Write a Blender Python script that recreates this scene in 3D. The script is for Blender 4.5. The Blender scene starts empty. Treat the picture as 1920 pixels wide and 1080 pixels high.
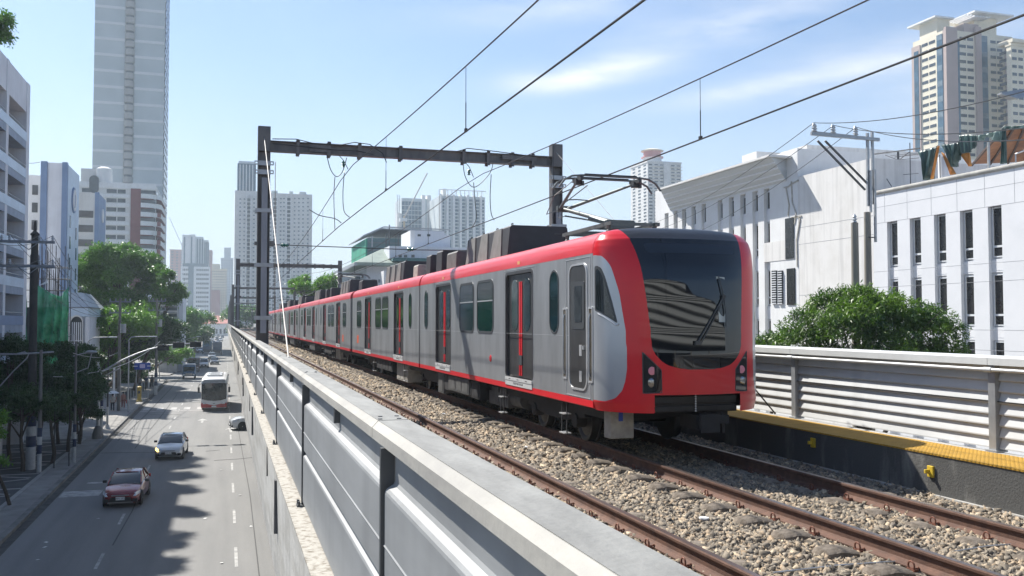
import bpy, bmesh, math, random
import numpy as np
from mathutils import Vector, Matrix
R = math.radians
scene = bpy.context.scene
C = scene.collection
# ------------------------------------------------------------------ camera
FPX = 1720.0                     # focal length in pixels of the 1920 wide photograph
ZC = 8.9                         # camera height above the street
TH, PI_ = R(17.33), R(2.13)      # turned right of the track direction (+Y), tilted up
cam = bpy.data.cameras.new('camera'); cam_o = bpy.data.objects.new('camera', cam); C.objects.link(cam_o)
cam.sensor_width = 36; cam.lens = 36 * FPX / 1920; cam.clip_start = 0.1; cam.clip_end = 9000
cam_o.location = (0, 0, ZC); cam_o.rotation_euler = (R(90) + PI_, 0, -TH)
scene.camera = cam_o
# ------------------------------------------------------------------ world
SUN = Vector((.45, -.806, -1.0)).normalized()       # direction the light travels
world = bpy.data.worlds.new('World'); scene.world = world; world.use_nodes = True
wn, wl = world.node_tree.nodes, world.node_tree.links
wn.clear()
def wnode(t, **k):
    n = wn.new(t)
    for a, b in k.items(): setattr(n, a, b)
    return n
sky = wnode('ShaderNodeTexSky', sky_type='NISHITA', sun_disc=False)
sky.sun_elevation = math.asin(-SUN.z); sky.sun_rotation = math.atan2(-SUN.x, -SUN.y)
sky.air_density = 1.0; sky.dust_density = 0.6; sky.ozone_density = 1.6; sky.altitude = 0
bg = wnode('ShaderNodeBackground'); bg.inputs['Strength'].default_value = 0.074
wout = wnode('ShaderNodeOutputWorld')
tc = wnode('ShaderNodeTexCoord')
# thin cirrus: a few soft wisps fixed to compass directions
def vec_dir(px, py):
    F = Vector((math.sin(TH) * math.cos(PI_), math.cos(TH) * math.cos(PI_), math.sin(PI_)))
    Rr = Vector((math.cos(TH), -math.sin(TH), 0)); U = Rr.cross(F)
    return F + Rr * ((px - 960) / FPX) + U * ((540 - py) / FPX)
cl_noise = wnode('ShaderNodeTexNoise'); cl_noise.inputs['Scale'].default_value = 5.0; cl_noise.inputs['Detail'].default_value = 8; cl_noise.inputs['Roughness'].default_value = .55
cl_map = wnode('ShaderNodeMapping'); cl_map.inputs['Scale'].default_value = (1, 1, 4.5); cl_map.inputs['Rotation'].default_value = (0.10, 0.16, 0)
wl.new(tc.outputs['Generated'], cl_map.inputs['Vector']); wl.new(cl_map.outputs[0], cl_noise.inputs['Vector'])
acc = None
for (az_, el_, wa, we, st) in [(1108, 138, .090, .013, .95), (1165, 122, .06, .012, .6), (1070, 148, .05, .010, .7), (1385, 38, .12, .022, .62), (1050, 14, .13, .014, .62), (1340, 52, .05, .010, .5), (1640, 96, .11, .020, .40), (1460, 160, .13, .012, .75), (1780, 150, .12, .03, .30), (1800, 110, .14, .03, .25)]:
    d = vec_dir(az_, el_).normalized(); az0 = math.atan2(d.x, d.y); el0 = math.asin(d.z)
    sep = wnode('ShaderNodeSeparateXYZ'); wl.new(tc.outputs['Generated'], sep.inputs[0])
    a2 = wnode('ShaderNodeMath', operation='ARCTAN2'); wl.new(sep.outputs[0], a2.inputs[0]); wl.new(sep.outputs[1], a2.inputs[1])
    a3 = wnode('ShaderNodeMath', operation='SUBTRACT'); wl.new(a2.outputs[0], a3.inputs[0]); a3.inputs[1].default_value = az0
    a4 = wnode('ShaderNodeMath', operation='DIVIDE'); wl.new(a3.outputs[0], a4.inputs[0]); a4.inputs[1].default_value = wa
    tl = wnode('ShaderNodeMath', operation='MULTIPLY'); wl.new(a3.outputs[0], tl.inputs[0]); tl.inputs[1].default_value = 0.10
    e1 = wnode('ShaderNodeMath', operation='SUBTRACT'); wl.new(sep.outputs[2], e1.inputs[0]); e1.inputs[1].default_value = math.sin(el0)
    e2 = wnode('ShaderNodeMath', operation='SUBTRACT'); wl.new(e1.outputs[0], e2.inputs[0]); wl.new(tl.outputs[0], e2.inputs[1])
    e3 = wnode('ShaderNodeMath', operation='DIVIDE'); wl.new(e2.outputs[0], e3.inputs[0]); e3.inputs[1].default_value = we
    p1 = wnode('ShaderNodeMath', operation='MULTIPLY'); wl.new(a4.outputs[0], p1.inputs[0]); wl.new(a4.outputs[0], p1.inputs[1])
    p2 = wnode('ShaderNodeMath', operation='MULTIPLY_ADD'); wl.new(e3.outputs[0], p2.inputs[0]); wl.new(e3.outputs[0], p2.inputs[1]); wl.new(p1.outputs[0], p2.inputs[2])
    g1 = wnode('ShaderNodeMath', operation='MULTIPLY'); wl.new(p2.outputs[0], g1.inputs[0]); g1.inputs[1].default_value = -1.0
    g2 = wnode('ShaderNodeMath', operation='EXPONENT'); wl.new(g1.outputs[0], g2.inputs[0])
    g3 = wnode('ShaderNodeMath', operation='MULTIPLY'); wl.new(g2.outputs[0], g3.inputs[0]); g3.inputs[1].default_value = st
    if acc is None: acc = g3
    else:
        s = wnode('ShaderNodeMath', operation='ADD'); wl.new(acc.outputs[0], s.inputs[0]); wl.new(g3.outputs[0], s.inputs[1]); acc = s
cr = wnode('ShaderNodeMapRange'); cr.inputs['From Min'].default_value = .34; cr.inputs['From Max'].default_value = .68
wl.new(cl_noise.outputs['Fac'], cr.inputs['Value'])
cm = wnode('ShaderNodeMath', operation='MULTIPLY', use_clamp=True); wl.new(acc.outputs[0], cm.inputs[0]); wl.new(cr.outputs[0], cm.inputs[1])
cmix = wnode('ShaderNodeMix', data_type='RGBA'); wl.new(cm.outputs[0], cmix.inputs['Factor'])
tint = wnode('ShaderNodeMix', data_type='RGBA', blend_type='MULTIPLY'); tint.inputs['Factor'].default_value = 1; wl.new(sky.outputs[0], tint.inputs[6]); tint.inputs[7].default_value = (.90, 1.0, 1.12, 1)
sepz = wnode('ShaderNodeSeparateXYZ'); wl.new(tc.outputs['Generated'], sepz.inputs[0])
hzr = wnode('ShaderNodeMapRange'); hzr.interpolation_type = 'SMOOTHSTEP'; hzr.inputs['From Min'].default_value = 0; hzr.inputs['From Max'].default_value = .30; hzr.inputs['To Min'].default_value = .80; hzr.inputs['To Max'].default_value = 0; wl.new(sepz.outputs[2], hzr.inputs['Value'])
hmix = wnode('ShaderNodeMix', data_type='RGBA'); wl.new(hzr.outputs[0], hmix.inputs['Factor']); wl.new(tint.outputs[2], hmix.inputs[6]); hmix.inputs[7].default_value = (5.9, 6.5, 7.2, 1)
wl.new(hmix.outputs[2], cmix.inputs[6]); cmix.inputs[7].default_value = (8.2, 8.3, 8.5, 1)
wl.new(cmix.outputs[2], bg.inputs[0]); wl.new(bg.outputs[0], wout.inputs[0])
# ------------------------------------------------------------------ sun
sl = bpy.data.lights.new('sun', 'SUN'); sl.energy = 5.0; sl.angle = R(.53); sl.color = (1, .955, .88)
so = bpy.data.objects.new('sun', sl); so.rotation_euler = SUN.to_track_quat('-Z', 'Y').to_euler(); so.location = (-60, 110, 140); C.objects.link(so)
# ------------------------------------------------------------------ exposure
scene.view_settings.view_transform = 'Standard'; scene.view_settings.look = 'None'
scene.view_settings.exposure = 0.92; scene.view_settings.gamma = 1
scene.render.engine = 'CYCLES'
scene.render.resolution_x = 1024; scene.render.resolution_y = 576
# ------------------------------------------------------------------ measuring helpers: a pixel of the photograph to a place in the street
def ray(px, py): return vec_dir(px, py)
CAM = Vector((0, 0, ZC))
def at_x(px, py, X): r = ray(px, py); return CAM + r * (X / r.x)
def at_y(px, py, Y): r = ray(px, py); return CAM + r * (Y / r.y)
def at_z(px, py, Z): r = ray(px, py); return CAM + r * ((Z - ZC) / r.z)
def at_d(px, py, d): return CAM + ray(px, py) * d
# ------------------------------------------------------------------ materials
MATS = {}
def mat(name, col, rough=.6, metal=0, var=.12, scale=3.0, bump=0, bscale=40, coat=0, col2=None, coords='Object', stretch=(1, 1, 1), spec=None, streak=0, alpha=None, emit=None, detail=6, lo=.35, hi=.65, transm=0):
    if name in MATS: return MATS[name]
    m = bpy.data.materials.new(name); m.use_nodes = True; MATS[name] = m
    n, l = m.node_tree.nodes, m.node_tree.links
    b = n['Principled BSDF']; b.inputs['Roughness'].default_value = rough; b.inputs['Metallic'].default_value = metal
    if spec is not None: b.inputs['Specular IOR Level'].default_value = spec
    if coat: b.inputs['Coat Weight'].default_value = coat; b.inputs['Coat Roughness'].default_value = .04
    if transm: b.inputs['Transmission Weight'].default_value = transm
    c1 = (*col, 1)
    c2 = (*col2, 1) if col2 else (*[max(0, c * (1 - var)) for c in col], 1)
    if var == 0 and not col2:
        b.inputs['Base Color'].default_value = c1; outc = None
    else:
        g = n.new('ShaderNodeNewGeometry') if coords == 'World' else n.new('ShaderNodeTexCoord')
        src = g.outputs['Position'] if coords == 'World' else g.outputs['Object']
        mp = n.new('ShaderNodeMapping'); mp.inputs['Scale'].default_value = stretch; l.new(src, mp.inputs['Vector'])
        t = n.new('ShaderNodeTexNoise'); t.inputs['Scale'].default_value = scale; t.inputs['Detail'].default_value = detail; t.inputs['Roughness'].default_value = .6
        l.new(mp.outputs[0], t.inputs['Vector'])
        mr = n.new('ShaderNodeMapRange'); mr.inputs['From Min'].default_value = lo; mr.inputs['From Max'].default_value = hi; l.new(t.outputs['Fac'], mr.inputs['Value'])
        mx = n.new('ShaderNodeMix'); mx.data_type = 'RGBA'; l.new(mr.outputs[0], mx.inputs['Factor']); mx.inputs[6].default_value = c1; mx.inputs[7].default_value = c2
        last = mx.outputs[2]
        if streak:
            mp2 = n.new('ShaderNodeMapping'); mp2.inputs['Scale'].default_value = (2.2, 2.2, .12); l.new(src, mp2.inputs['Vector'])
            t2 = n.new('ShaderNodeTexNoise'); t2.inputs['Scale'].default_value = 1.6; t2.inputs['Detail'].default_value = 5; l.new(mp2.outputs[0], t2.inputs['Vector'])
            mr2 = n.new('ShaderNodeMapRange'); mr2.inputs['From Min'].default_value = .48; mr2.inputs['From Max'].default_value = .8; mr2.inputs['To Max'].default_value = streak; l.new(t2.outputs['Fac'], mr2.inputs['Value'])
            mx2 = n.new('ShaderNodeMix'); mx2.data_type = 'RGBA'; l.new(mr2.outputs[0], mx2.inputs['Factor']); l.new(last, mx2.inputs[6]); mx2.inputs[7].default_value = (*[c * .3 for c in col], 1)
            last = mx2.outputs[2]
        l.new(last, b.inputs['Base Color'])
    if bump:
        g2 = n.new('ShaderNodeTexCoord'); t3 = n.new('ShaderNodeTexNoise'); t3.inputs['Scale'].default_value = bscale; t3.inputs['Detail'].default_value = 4
        l.new(g2.outputs['Object'], t3.inputs['Vector'])
        bp = n.new('ShaderNodeBump'); bp.inputs['Strength'].default_value = bump; bp.inputs['Distance'].default_value = .02; l.new(t3.outputs['Fac'], bp.inputs['Height']); l.new(bp.outputs[0], b.inputs['Normal'])
    if alpha is not None: b.inputs['Alpha'].default_value = alpha
    if emit: b.inputs['Emission Color'].default_value = (*emit[0], 1); b.inputs['Emission Strength'].default_value = emit[1]
    return m
# ------------------------------------------------------------------ mesh building
BASE = {}
class MB:
    def __init__(s): s.v = []; s.f = []
    def add(s, vs, fs):
        k = len(s.v); s.v += [tuple(v) for v in vs]; s.f += [tuple(i + k for i in f) for f in fs]; return s
    def box(s, x0, x1, y0, y1, z0, z1):
        x0, x1 = sorted((x0, x1)); y0, y1 = sorted((y0, y1)); z0, z1 = sorted((z0, z1))
        return s.add([(x0, y0, z0), (x1, y0, z0), (x1, y1, z0), (x0, y1, z0), (x0, y0, z1), (x1, y0, z1), (x1, y1, z1), (x0, y1, z1)],
                     [(0, 3, 2, 1), (4, 5, 6, 7), (0, 1, 5, 4), (1, 2, 6, 5), (2, 3, 7, 6), (3, 0, 4, 7)])
    def cbox(s, c, size, rz=0, bev=0):
        x, y, z = [q / 2 for q in size]; ca, sa = math.cos(rz), math.sin(rz)
        vs = []
        for dz in (-z, z):
            for dx, dy in ((-x, -y), (x, -y), (x, y), (-x, y)):
                vs.append((c[0] + dx * ca - dy * sa, c[1] + dx * sa + dy * ca, c[2] + dz))
        return s.add(vs, [(0, 3, 2, 1), (4, 5, 6, 7), (0, 1, 5, 4), (1, 2, 6, 5), (2, 3, 7, 6), (3, 0, 4, 7)])
    def tube(s, pts, r, n=8, cap=True):
        pts = [Vector(p) for p in pts]; rs = r if isinstance(r, (list, tuple)) else [r] * len(pts)
        k0 = len(s.v); vs = []; fs = []
        up0 = None
        for i, p in enumerate(pts):
            d = (pts[min(i + 1, len(pts) - 1)] - pts[max(i - 1, 0)]).normalized()
            if up0 is None: up0 = Vector((0, 0, 1)) if abs(d.z) < .9 else Vector((1, 0, 0))
            a = d.cross(up0)
            if a.length < 1e-5: a = d.orthogonal()
            a.normalize(); b = a.cross(d).normalized(); up0 = b
            for j in range(n):
                t = 2 * math.pi * j / n + math.pi / n
                vs.append(p + a * (rs[i] * math.cos(t)) + b * (rs[i] * math.sin(t)))
        for i in range(len(pts) - 1):
            for j in range(n):
                fs.append((i * n + j, i * n + (j + 1) % n, (i + 1) * n + (j + 1) % n, (i + 1) * n + j))
        if cap: fs.append(tuple(range(n))[::-1]); fs.append(tuple(range((len(pts) - 1) * n, len(pts) * n)))
        return s.add(vs, fs)
    def bar(s, a, b, w, h=None, up=(0, 0, 1)):
        a, b = Vector(a), Vector(b); h = h or w; d = (b - a).normalized(); u = Vector(up)
        x = d.cross(u)
        if x.length < 1e-4: x = d.orthogonal()
        x.normalize(); y = x.cross(d).normalized()
        vs = [p + x * (sx * w / 2) + y * (sy * h / 2) for p in (a, b) for sx, sy in ((-1, -1), (1, -1), (1, 1), (-1, 1))]
        return s.add(vs, [(0, 3, 2, 1), (4, 5, 6, 7), (0, 1, 5, 4), (1, 2, 6, 5), (2, 3, 7, 6), (3, 0, 4, 7)])
    def cyl(s, c, r, h, n=16, axis='z', r2=None):
        c = Vector(c); a = {'x': Vector((1, 0, 0)), 'y': Vector((0, 1, 0)), 'z': Vector((0, 0, 1))}[axis]
        return s.tube([c, c + a * h], [r, r if r2 is None else r2], n)
    def lathe(s, c, prof, n=12, axis='z'):
        c = Vector(c); vs = []; fs = []
        for (r, z) in prof:
            for j in range(n):
                t = 2 * math.pi * j / n
                q = (r * math.cos(t), r * math.sin(t), z)
                if axis == 'x': q = (z, q[0], q[1])
                if axis == 'y': q = (q[0], z, q[1])
                vs.append(c + Vector(q))
        for i in range(len(prof) - 1):
            for j in range(n): fs.append((i * n + j, i * n + (j + 1) % n, (i + 1) * n + (j + 1) % n, (i + 1) * n + j))
        fs.append(tuple(range(n))[::-1]); fs.append(tuple(range((len(prof) - 1) * n, len(prof) * n)))
        return s.add(vs, fs)
    def prism(s, poly, a0, a1, axis='y'):
        """poly: 2-D outline; axis y -> (x,z), axis x -> (y,z), axis z -> (x,y)"""
        def P(p, a): return {'y': (p[0], a, p[1]), 'x': (a, p[0], p[1]), 'z': (p[0], p[1], a)}[axis]
        n = len(poly); vs = [P(p, a0) for p in poly] + [P(p, a1) for p in poly]
        fs = [tuple(range(n)), tuple(range(n, 2 * n))[::-1]] + [(i, i + n, (i + 1) % n + n, (i + 1) % n) for i in range(n)]
        return s.add(vs, fs)
    def loft(s, rings, close=True, cap=True):
        n = len(rings[0]); vs = [p for r in rings for p in r]; fs = []
        for i in range(len(rings) - 1):
            for j in range(n if close else n - 1):
                fs.append((i * n + j, i * n + (j + 1) % n, (i + 1) * n + (j + 1) % n, (i + 1) * n + j))
        if cap and close: fs.append(tuple(range(n))[::-1]); fs.append(tuple(range((len(rings) - 1) * n, len(rings) * n)))
        return s.add(vs, fs)
    def sheet(s, grid):
        r, c = len(grid), len(grid[0]); vs = [p for row in grid for p in row]
        return s.add(vs, [(i * c + j, i * c + j + 1, (i + 1) * c + j + 1, (i + 1) * c + j) for i in range(r - 1) for j in range(c - 1)])
    def ball(s, c, r, n=8, sq=(1, 1, 1)):
        prof = []; c = Vector(c); k0 = len(s.v)
        rings = []
        for i in range(1, n):
            a = math.pi * i / n - math.pi / 2
            rings.append([c + Vector((sq[0] * r * math.cos(a) * math.cos(2 * math.pi * j / (n + 2)), sq[1] * r * math.cos(a) * math.sin(2 * math.pi * j / (n + 2)), sq[2] * r * math.sin(a))) for j in range(n + 2)])
        return s.loft(rings)
    def build(s, name, m, parent=None, smooth=False, bevel=0, local=False, fix=True, sharp=40, solid=0):
        me = bpy.data.meshes.new(name)
        off = Vector((0, 0, 0))
        if parent is not None and not local: off = BASE.get(parent.name, Vector((0, 0, 0)))
        vs = [(v[0] - off[0], v[1] - off[1], v[2] - off[2]) for v in s.v] if off.length else s.v
        me.from_pydata([tuple(v) for v in vs], [], s.f); me.update()
        if fix:
            bm = bmesh.new(); bm.from_mesh(me); bmesh.ops.recalc_face_normals(bm, faces=bm.faces); bm.to_mesh(me); bm.free()
        o = bpy.data.objects.new(name, me); C.objects.link(o)
        if isinstance(m, (list, tuple)):
            for q in m: me.materials.append(q)
        else: me.materials.append(m)
        if smooth:
            me.polygons.foreach_set('use_smooth', [True] * len(me.polygons))
            try: me.set_sharp_from_angle(angle=R(sharp))
            except Exception: pass
        if solid:
            q = o.modifiers.new('thickness', 'SOLIDIFY'); q.thickness = solid; q.offset = 0
        if bevel:
            q = o.modifiers.new('bevel', 'BEVEL'); q.width = bevel; q.segments = 2; q.limit_method = 'ANGLE'; q.angle_limit = R(40)
        if parent is not None:
            o.parent = parent; BASE[o.name] = Vector((0, 0, 0)) if local else off
            if not local: BASE[o.name] = off
        return o
def tag(o, label=None, cat=None, group=None, kind=None):
    if label: o['label'] = label
    if cat: o['category'] = cat
    if group: o['group'] = group
    if kind: o['kind'] = kind
    return o
def thing(name, label, cat, loc=(0, 0, 0), rz=0, group=None):
    o = bpy.data.objects.new(name, None); C.objects.link(o); o.location = loc; o.rotation_euler = (0, 0, rz)
    o.empty_display_size = .2; BASE[o.name] = Vector(loc)
    return tag(o, label, cat, group)
KIDS = {}
def copy_tree(o, parent=None, loc=None, rz=None, label=None, group=None):
    c = o.copy(); C.objects.link(c)
    if parent is not None: c.parent = parent
    if loc is not None: c.location = loc
    if rz is not None: c.rotation_euler = (0, 0, rz)
    if label: c['label'] = label
    if group: c['group'] = group
    BASE[c.name] = Vector(loc) if loc is not None else BASE.get(o.name, Vector((0, 0, 0)))
    for ch in list(o.children): copy_tree(ch, c)
    return c
def np_mesh(name, V, F, m, parent=None, smooth=False):
    """V (n,3) F (m,k) arrays, all faces the same size"""
    me = bpy.data.meshes.new(name); V = np.asarray(V, dtype=np.float32); F = np.asarray(F, dtype=np.int32)
    if parent is not None: V = V - np.array(BASE.get(parent.name, (0, 0, 0)), dtype=np.float32)
    k = F.shape[1]
    me.vertices.add(len(V)); me.vertices.foreach_set('co', V.ravel())
    me.loops.add(F.size); me.loops.foreach_set('vertex_index', F.ravel())
    me.polygons.add(len(F)); me.polygons.foreach_set('loop_start', np.arange(0, F.size, k, dtype=np.int32)); me.polygons.foreach_set('loop_total', np.full(len(F), k, dtype=np.int32))
    if smooth: me.polygons.foreach_set('use_smooth', np.ones(len(F), dtype=bool))
    me.update(calc_edges=True); me.validate()
    if isinstance(m, (list, tuple)):
        for q in m: me.materials.append(q)
    else: me.materials.append(m)
    o = bpy.data.objects.new(name, me); C.objects.link(o)
    if parent is not None: o.parent = parent; BASE[o.name] = BASE.get(parent.name, Vector((0, 0, 0)))
    return o
def text_mesh(body, size, name, m, parent, mtx, extrude=.004, align='CENTER'):
    cu = bpy.data.curves.new(name, 'FONT'); cu.body = body; cu.size = size; cu.extrude = extrude; cu.align_x = align; cu.align_y = 'CENTER'
    t = bpy.data.objects.new('tmp', cu); C.objects.link(t)
    dg = bpy.context.evaluated_depsgraph_get(); me = bpy.data.meshes.new_from_object(t.evaluated_get(dg)); bpy.data.objects.remove(t)
    o = bpy.data.objects.new(name, me); C.objects.link(o); me.materials.clear(); me.materials.append(m)
    off = Matrix.Translation(-BASE.get(parent.name, Vector((0, 0, 0)))) if parent is not None else Matrix()
    me.transform(off @ mtx)
    if parent is not None: o.parent = parent; BASE[o.name] = BASE.get(parent.name, Vector((0, 0, 0)))
    return o
def face_mtx(pos, normal, up=(0, 0, 1)):
    z = Vector(normal).normalized(); x = Vector(up).cross(z).normalized(); y = z.cross(x)
    m = Matrix((x, y, z)).transposed().to_4x4(); m.translation = Vector(pos); return m
def rounded(x0, x1, z0, z1, r, n=6):
    r = min(r, (x1 - x0) / 2 - 1e-4, (z1 - z0) / 2 - 1e-4); out = []
    for cx, cz, a in ((x1 - r, z1 - r, 0), (x0 + r, z1 - r, 90), (x0 + r, z0 + r, 180), (x1 - r, z0 + r, 270)):
        for k in range(n + 1):
            t = R(a + 90 * k / n); out.append((cx + r * math.cos(t), cz + r * math.sin(t)))
    return out
def ring_prism(mb, outer, inner, a0, a1, axis='x'):
    """frame between two outlines of equal count"""
    n = len(outer)
    def P(p, a): return {'y': (p[0], a, p[1]), 'x': (a, p[0], p[1])}[axis]
    vs = [P(p, a0) for p in outer] + [P(p, a0) for p in inner] + [P(p, a1) for p in outer] + [P(p, a1) for p in inner]
    fs = []
    for i in range(n):
        j = (i + 1) % n
        fs += [(i, j, n + j, n + i), (2 * n + i, 3 * n + i, 3 * n + j, 2 * n + j), (i, 2 * n + i, 2 * n + j, j), (n + i, n + j, 3 * n + j, 3 * n + i)]
    return mb.add(vs, fs)
rnd = random.Random(7)
nr = np.random.default_rng(11)
# common materials
M_steel = mat('brushed_steel', (.43, .445, .46), .38, .55, var=.30, scale=1.6, stretch=(1, 1, .25), bump=.0)
M_conc = mat('concrete', (.42, .41, .385), .85, var=.25, scale=1.5, bump=.3, bscale=30)
M_concd = mat('dark_concrete', (.13, .13, .125), .9, col2=(.30, .29, .27), scale=1.3, stretch=(1, 1, .35), bump=.3, lo=.42, hi=.75)
M_pole = mat('pole_steel', (.12, .12, .125), .55, .3, var=.35, scale=4)
M_galv = mat('galvanised_steel', (.42, .44, .46), .45, .6, var=.2, scale=6)
M_wire = mat('wire_black', (.035, .036, .038), .5, .3, var=0)
M_dark = mat('underframe_black', (.028, .028, .03), .7, .1, var=.3, scale=5)
M_white = mat('white_paint', (.78, .79, .8), .55, var=.06)
M_glass = mat('dark_glass', (.015, .025, .03), .06, var=0, spec=.6)
M_rust = mat('rusty_rail', (.15, .078, .052), .8, .1, col2=(.09, .048, .035), scale=8, bump=.2, bscale=60)
M_railtop = mat('worn_rail_head', (.30, .24, .215), .32, .8, var=.2, scale=3, stretch=(3, .2, 1))
M_bark = mat('bark', (.085, .065, .048), .9, var=.4, scale=9, bump=.5, bscale=20)
# ================================================================== SETTING
RT = 6.93                                   # top of the rails
def st(name, mb, m, **k): return tag(mb.build(name, m, **k), kind='structure')
M_ground = mat('ground_dirt', (.22, .21, .19), .95, var=.3, scale=.05, coords='World')
st('ground', MB().add([(-4000, -300, -.03), (4000, -300, -.03), (4000, 6000, -.03), (-4000, 6000, -.03)], [(0, 1, 2, 3)]), M_ground)
# asphalt: worn concrete grey with broad patches, fine grain and darker wheel tracks that follow the lanes
M_road = mat('asphalt', (.175, .175, .171), .85, col2=(.215, .213, .207), scale=.35, stretch=(1.6, .22, 1), coords='World', bump=.25, bscale=18, detail=9)
def road_detail(m):
    n, l = m.node_tree.nodes, m.node_tree.links; b = n['Principled BSDF']; src = b.inputs['Base Color'].links[0].from_socket
    g = n.new('ShaderNodeNewGeometry')
    mp = n.new('ShaderNodeMapping'); mp.inputs['Scale'].default_value = (1.05, .03, 1); l.new(g.outputs['Position'], mp.inputs['Vector'])
    t = n.new('ShaderNodeTexNoise'); t.inputs['Scale'].default_value = 1.1; t.inputs['Detail'].default_value = 3; l.new(mp.outputs[0], t.inputs['Vector'])
    mr = n.new('ShaderNodeMapRange'); mr.inputs['From Min'].default_value = .42; mr.inputs['From Max'].default_value = .66; mr.inputs['To Max'].default_value = .30; l.new(t.outputs['Fac'], mr.inputs['Value'])
    mx = n.new('ShaderNodeMix'); mx.data_type = 'RGBA'; l.new(mr.outputs[0], mx.inputs['Factor']); l.new(src, mx.inputs[6]); mx.inputs[7].default_value = (.11, .112, .115, 1)
    t2 = n.new('ShaderNodeTexNoise'); t2.inputs['Scale'].default_value = 9; t2.inputs['Detail'].default_value = 6; l.new(g.outputs['Position'], t2.inputs['Vector'])
    mr2 = n.new('ShaderNodeMapRange'); mr2.inputs['From Min'].default_value = .58; mr2.inputs['From Max'].default_value = .72; mr2.inputs['To Max'].default_value = .25; l.new(t2.outputs['Fac'], mr2.inputs['Value'])
    mx2 = n.new('ShaderNodeMix'); mx2.data_type = 'RGBA'; l.new(mr2.outputs[0], mx2.inputs['Factor']); l.new(mx.outputs[2], mx2.inputs[6]); mx2.inputs[7].default_value = (.31, .305, .295, 1)
    l.new(mx2.outputs[2], b.inputs['Base Color'])
road_detail(M_road)
KX = -8.46
st('road', MB().box(KX + .02, 22, -40, 1500, -.02, .0), M_road)
M_pave = mat('pavement_concrete', (.30, .29, .27), .9, var=.3, scale=.8, coords='World', bump=.2)
st('side_road', MB().box(-120, KX + .02, 152, 163, -.02, .003), M_road)
sw = MB()
for a, b in ((-40, 152), (163, 1500)):
    sw.prism([(-60, a), (KX - .28, a), (KX - .28, b - 2.5), (KX - 1, b - .8), (KX - 2.8, b), (-60, b)], 0, .14, 'z')
st('pavement', sw, M_pave)
kb = MB(); kb.box(KX - .28, KX, -40, 149.5, 0, .17); kb.box(KX - .28, KX, 165, 700, 0, .17)
M_kerb = mat('kerb_concrete', (.24, .235, .22), .9, var=.45, scale=1.2, coords='World', bump=.3)
st('kerb', kb, M_kerb)
st('gutter', MB().box(KX, KX + .38, -40, 149, 0, .006), mat('gutter_grime', (.10, .098, .09), .95, var=.5, scale=2, coords='World'))
rp = MB(); rp.box(19.5, 60, -60, 1500, 0, .14)
st('pavement', rp, M_pave)
# faded lane paint
M_paint = mat('faded_road_paint', (.46, .455, .44), .8, col2=(.25, .25, .245), scale=2.2, coords='World', lo=.40, hi=.62)
pm = MB()
y = 20
while y < 300:
    pm.box(.42, .54, y, y + 3, .004, .008); pm.box(-4.45, -4.33, y + 1.2, y + 3.6, .004, .008); y += 7.6
pm.box(-8.0, .3, 98.2, 98.6, .004, .008); pm.box(-8, .4, 163.5, 163.9, .004, .008)
for i in range(7): pm.box(-7.9 + i * 1.3, -7.3 + i * 1.3, 99.6, 102.2, .004, .008)
pm.box(-8.0, -6.1, 51.6, 53.3, .004, .008); pm.box(-8.1, -5.4, 33.3, 33.9, .004, .008); pm.box(-7.2, -6.2, 55.5, 56, .004, .008)
for (ax, ay) in ((-1.9, 86), (.5, 78), (-2.0, 120)):
    pm.prism([(ax - .1, ay), (ax + .1, ay), (ax + .1, ay + 2), (ax + .45, ay + 2), (ax, ay + 3.6), (ax - .45, ay + 2), (ax - .1, ay + 2)], .004, .008, 'z')
st('lane_markings', pm, M_paint)
M_tar = mat('tar_seam', (.045, .045, .045), .7, var=.2)
cs = MB()
def seam(pts, w=.07):
    for i in range(len(pts) - 1):
        a, b = Vector((*pts[i], .010)), Vector((*pts[i + 1], .010)); cs.bar(a, b, w, .006)
seam([(-8, 68.2), (-5.5, 67.8), (-3.5, 66.9)]); seam([(-1.2, 67), (-.3, 67.3)]); seam([(-.6, 62.4), (.8, 62.6), (2.3, 63.2)], .1)
seam([(-8, 112), (-5.2, 109), (-2.4, 107.5), (.6, 108.6), (3, 112)], .12); seam([(-7.4, 96), (-6, 94.5), (-4, 94.2)], .1)
seam([(-7.6, 75), (-7.2, 95), (-6.9, 130), (-6.8, 180)], .10); seam([(-6.0, 70), (-5.7, 95), (-5.6, 120)], .07)
seam([(-8.2, 140), (-3, 141), (3, 139)], .12); seam([(-4.2, 40), (-4.1, 47), (-4.3, 58)], .05); seam([(1.2, 28), (1.3, 50), (1.1, 80)], .04)
st('road_seams', cs, M_tar)
# dark plaza paving with pale banding
M_plaza = mat('plaza_paving', (.10, .10, .10), .85, var=.35, scale=1.2, coords='World')
M_band = mat('plaza_pale_bands', (.38, .37, .35), .85, var=.25, scale=2, coords='World')
st('plaza', MB().box(-20, -9.9, 30, 76, .14, .146), M_plaza)
bd = MB()
for y in range(34, 76, 5): bd.box(-19.5, -10.2, y, y + .28, .146, .150)
for i in range(8):
    y = 32 + i * 5.2; bd.bar((-19, y, .152), (-10.4, y + 4.5, .152), .26, .004); bd.bar((-19, y + 4.4, .156), (-10.4, y - .4, .156), .26, .004)
bd.box(-10.15, -9.9, 30, 76, .146, .156)
for k in range(16):
    a0, a1 = R(k * 22.5), R(k * 22.5 + 22.5); bd.bar((-15 + 3.4 * math.cos(a0), 46 + 3.4 * math.sin(a0), .160), (-15 + 3.4 * math.cos(a1), 46 + 3.4 * math.sin(a1), .160), .24, .004)
st('plaza_bands', bd, M_band)
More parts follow.
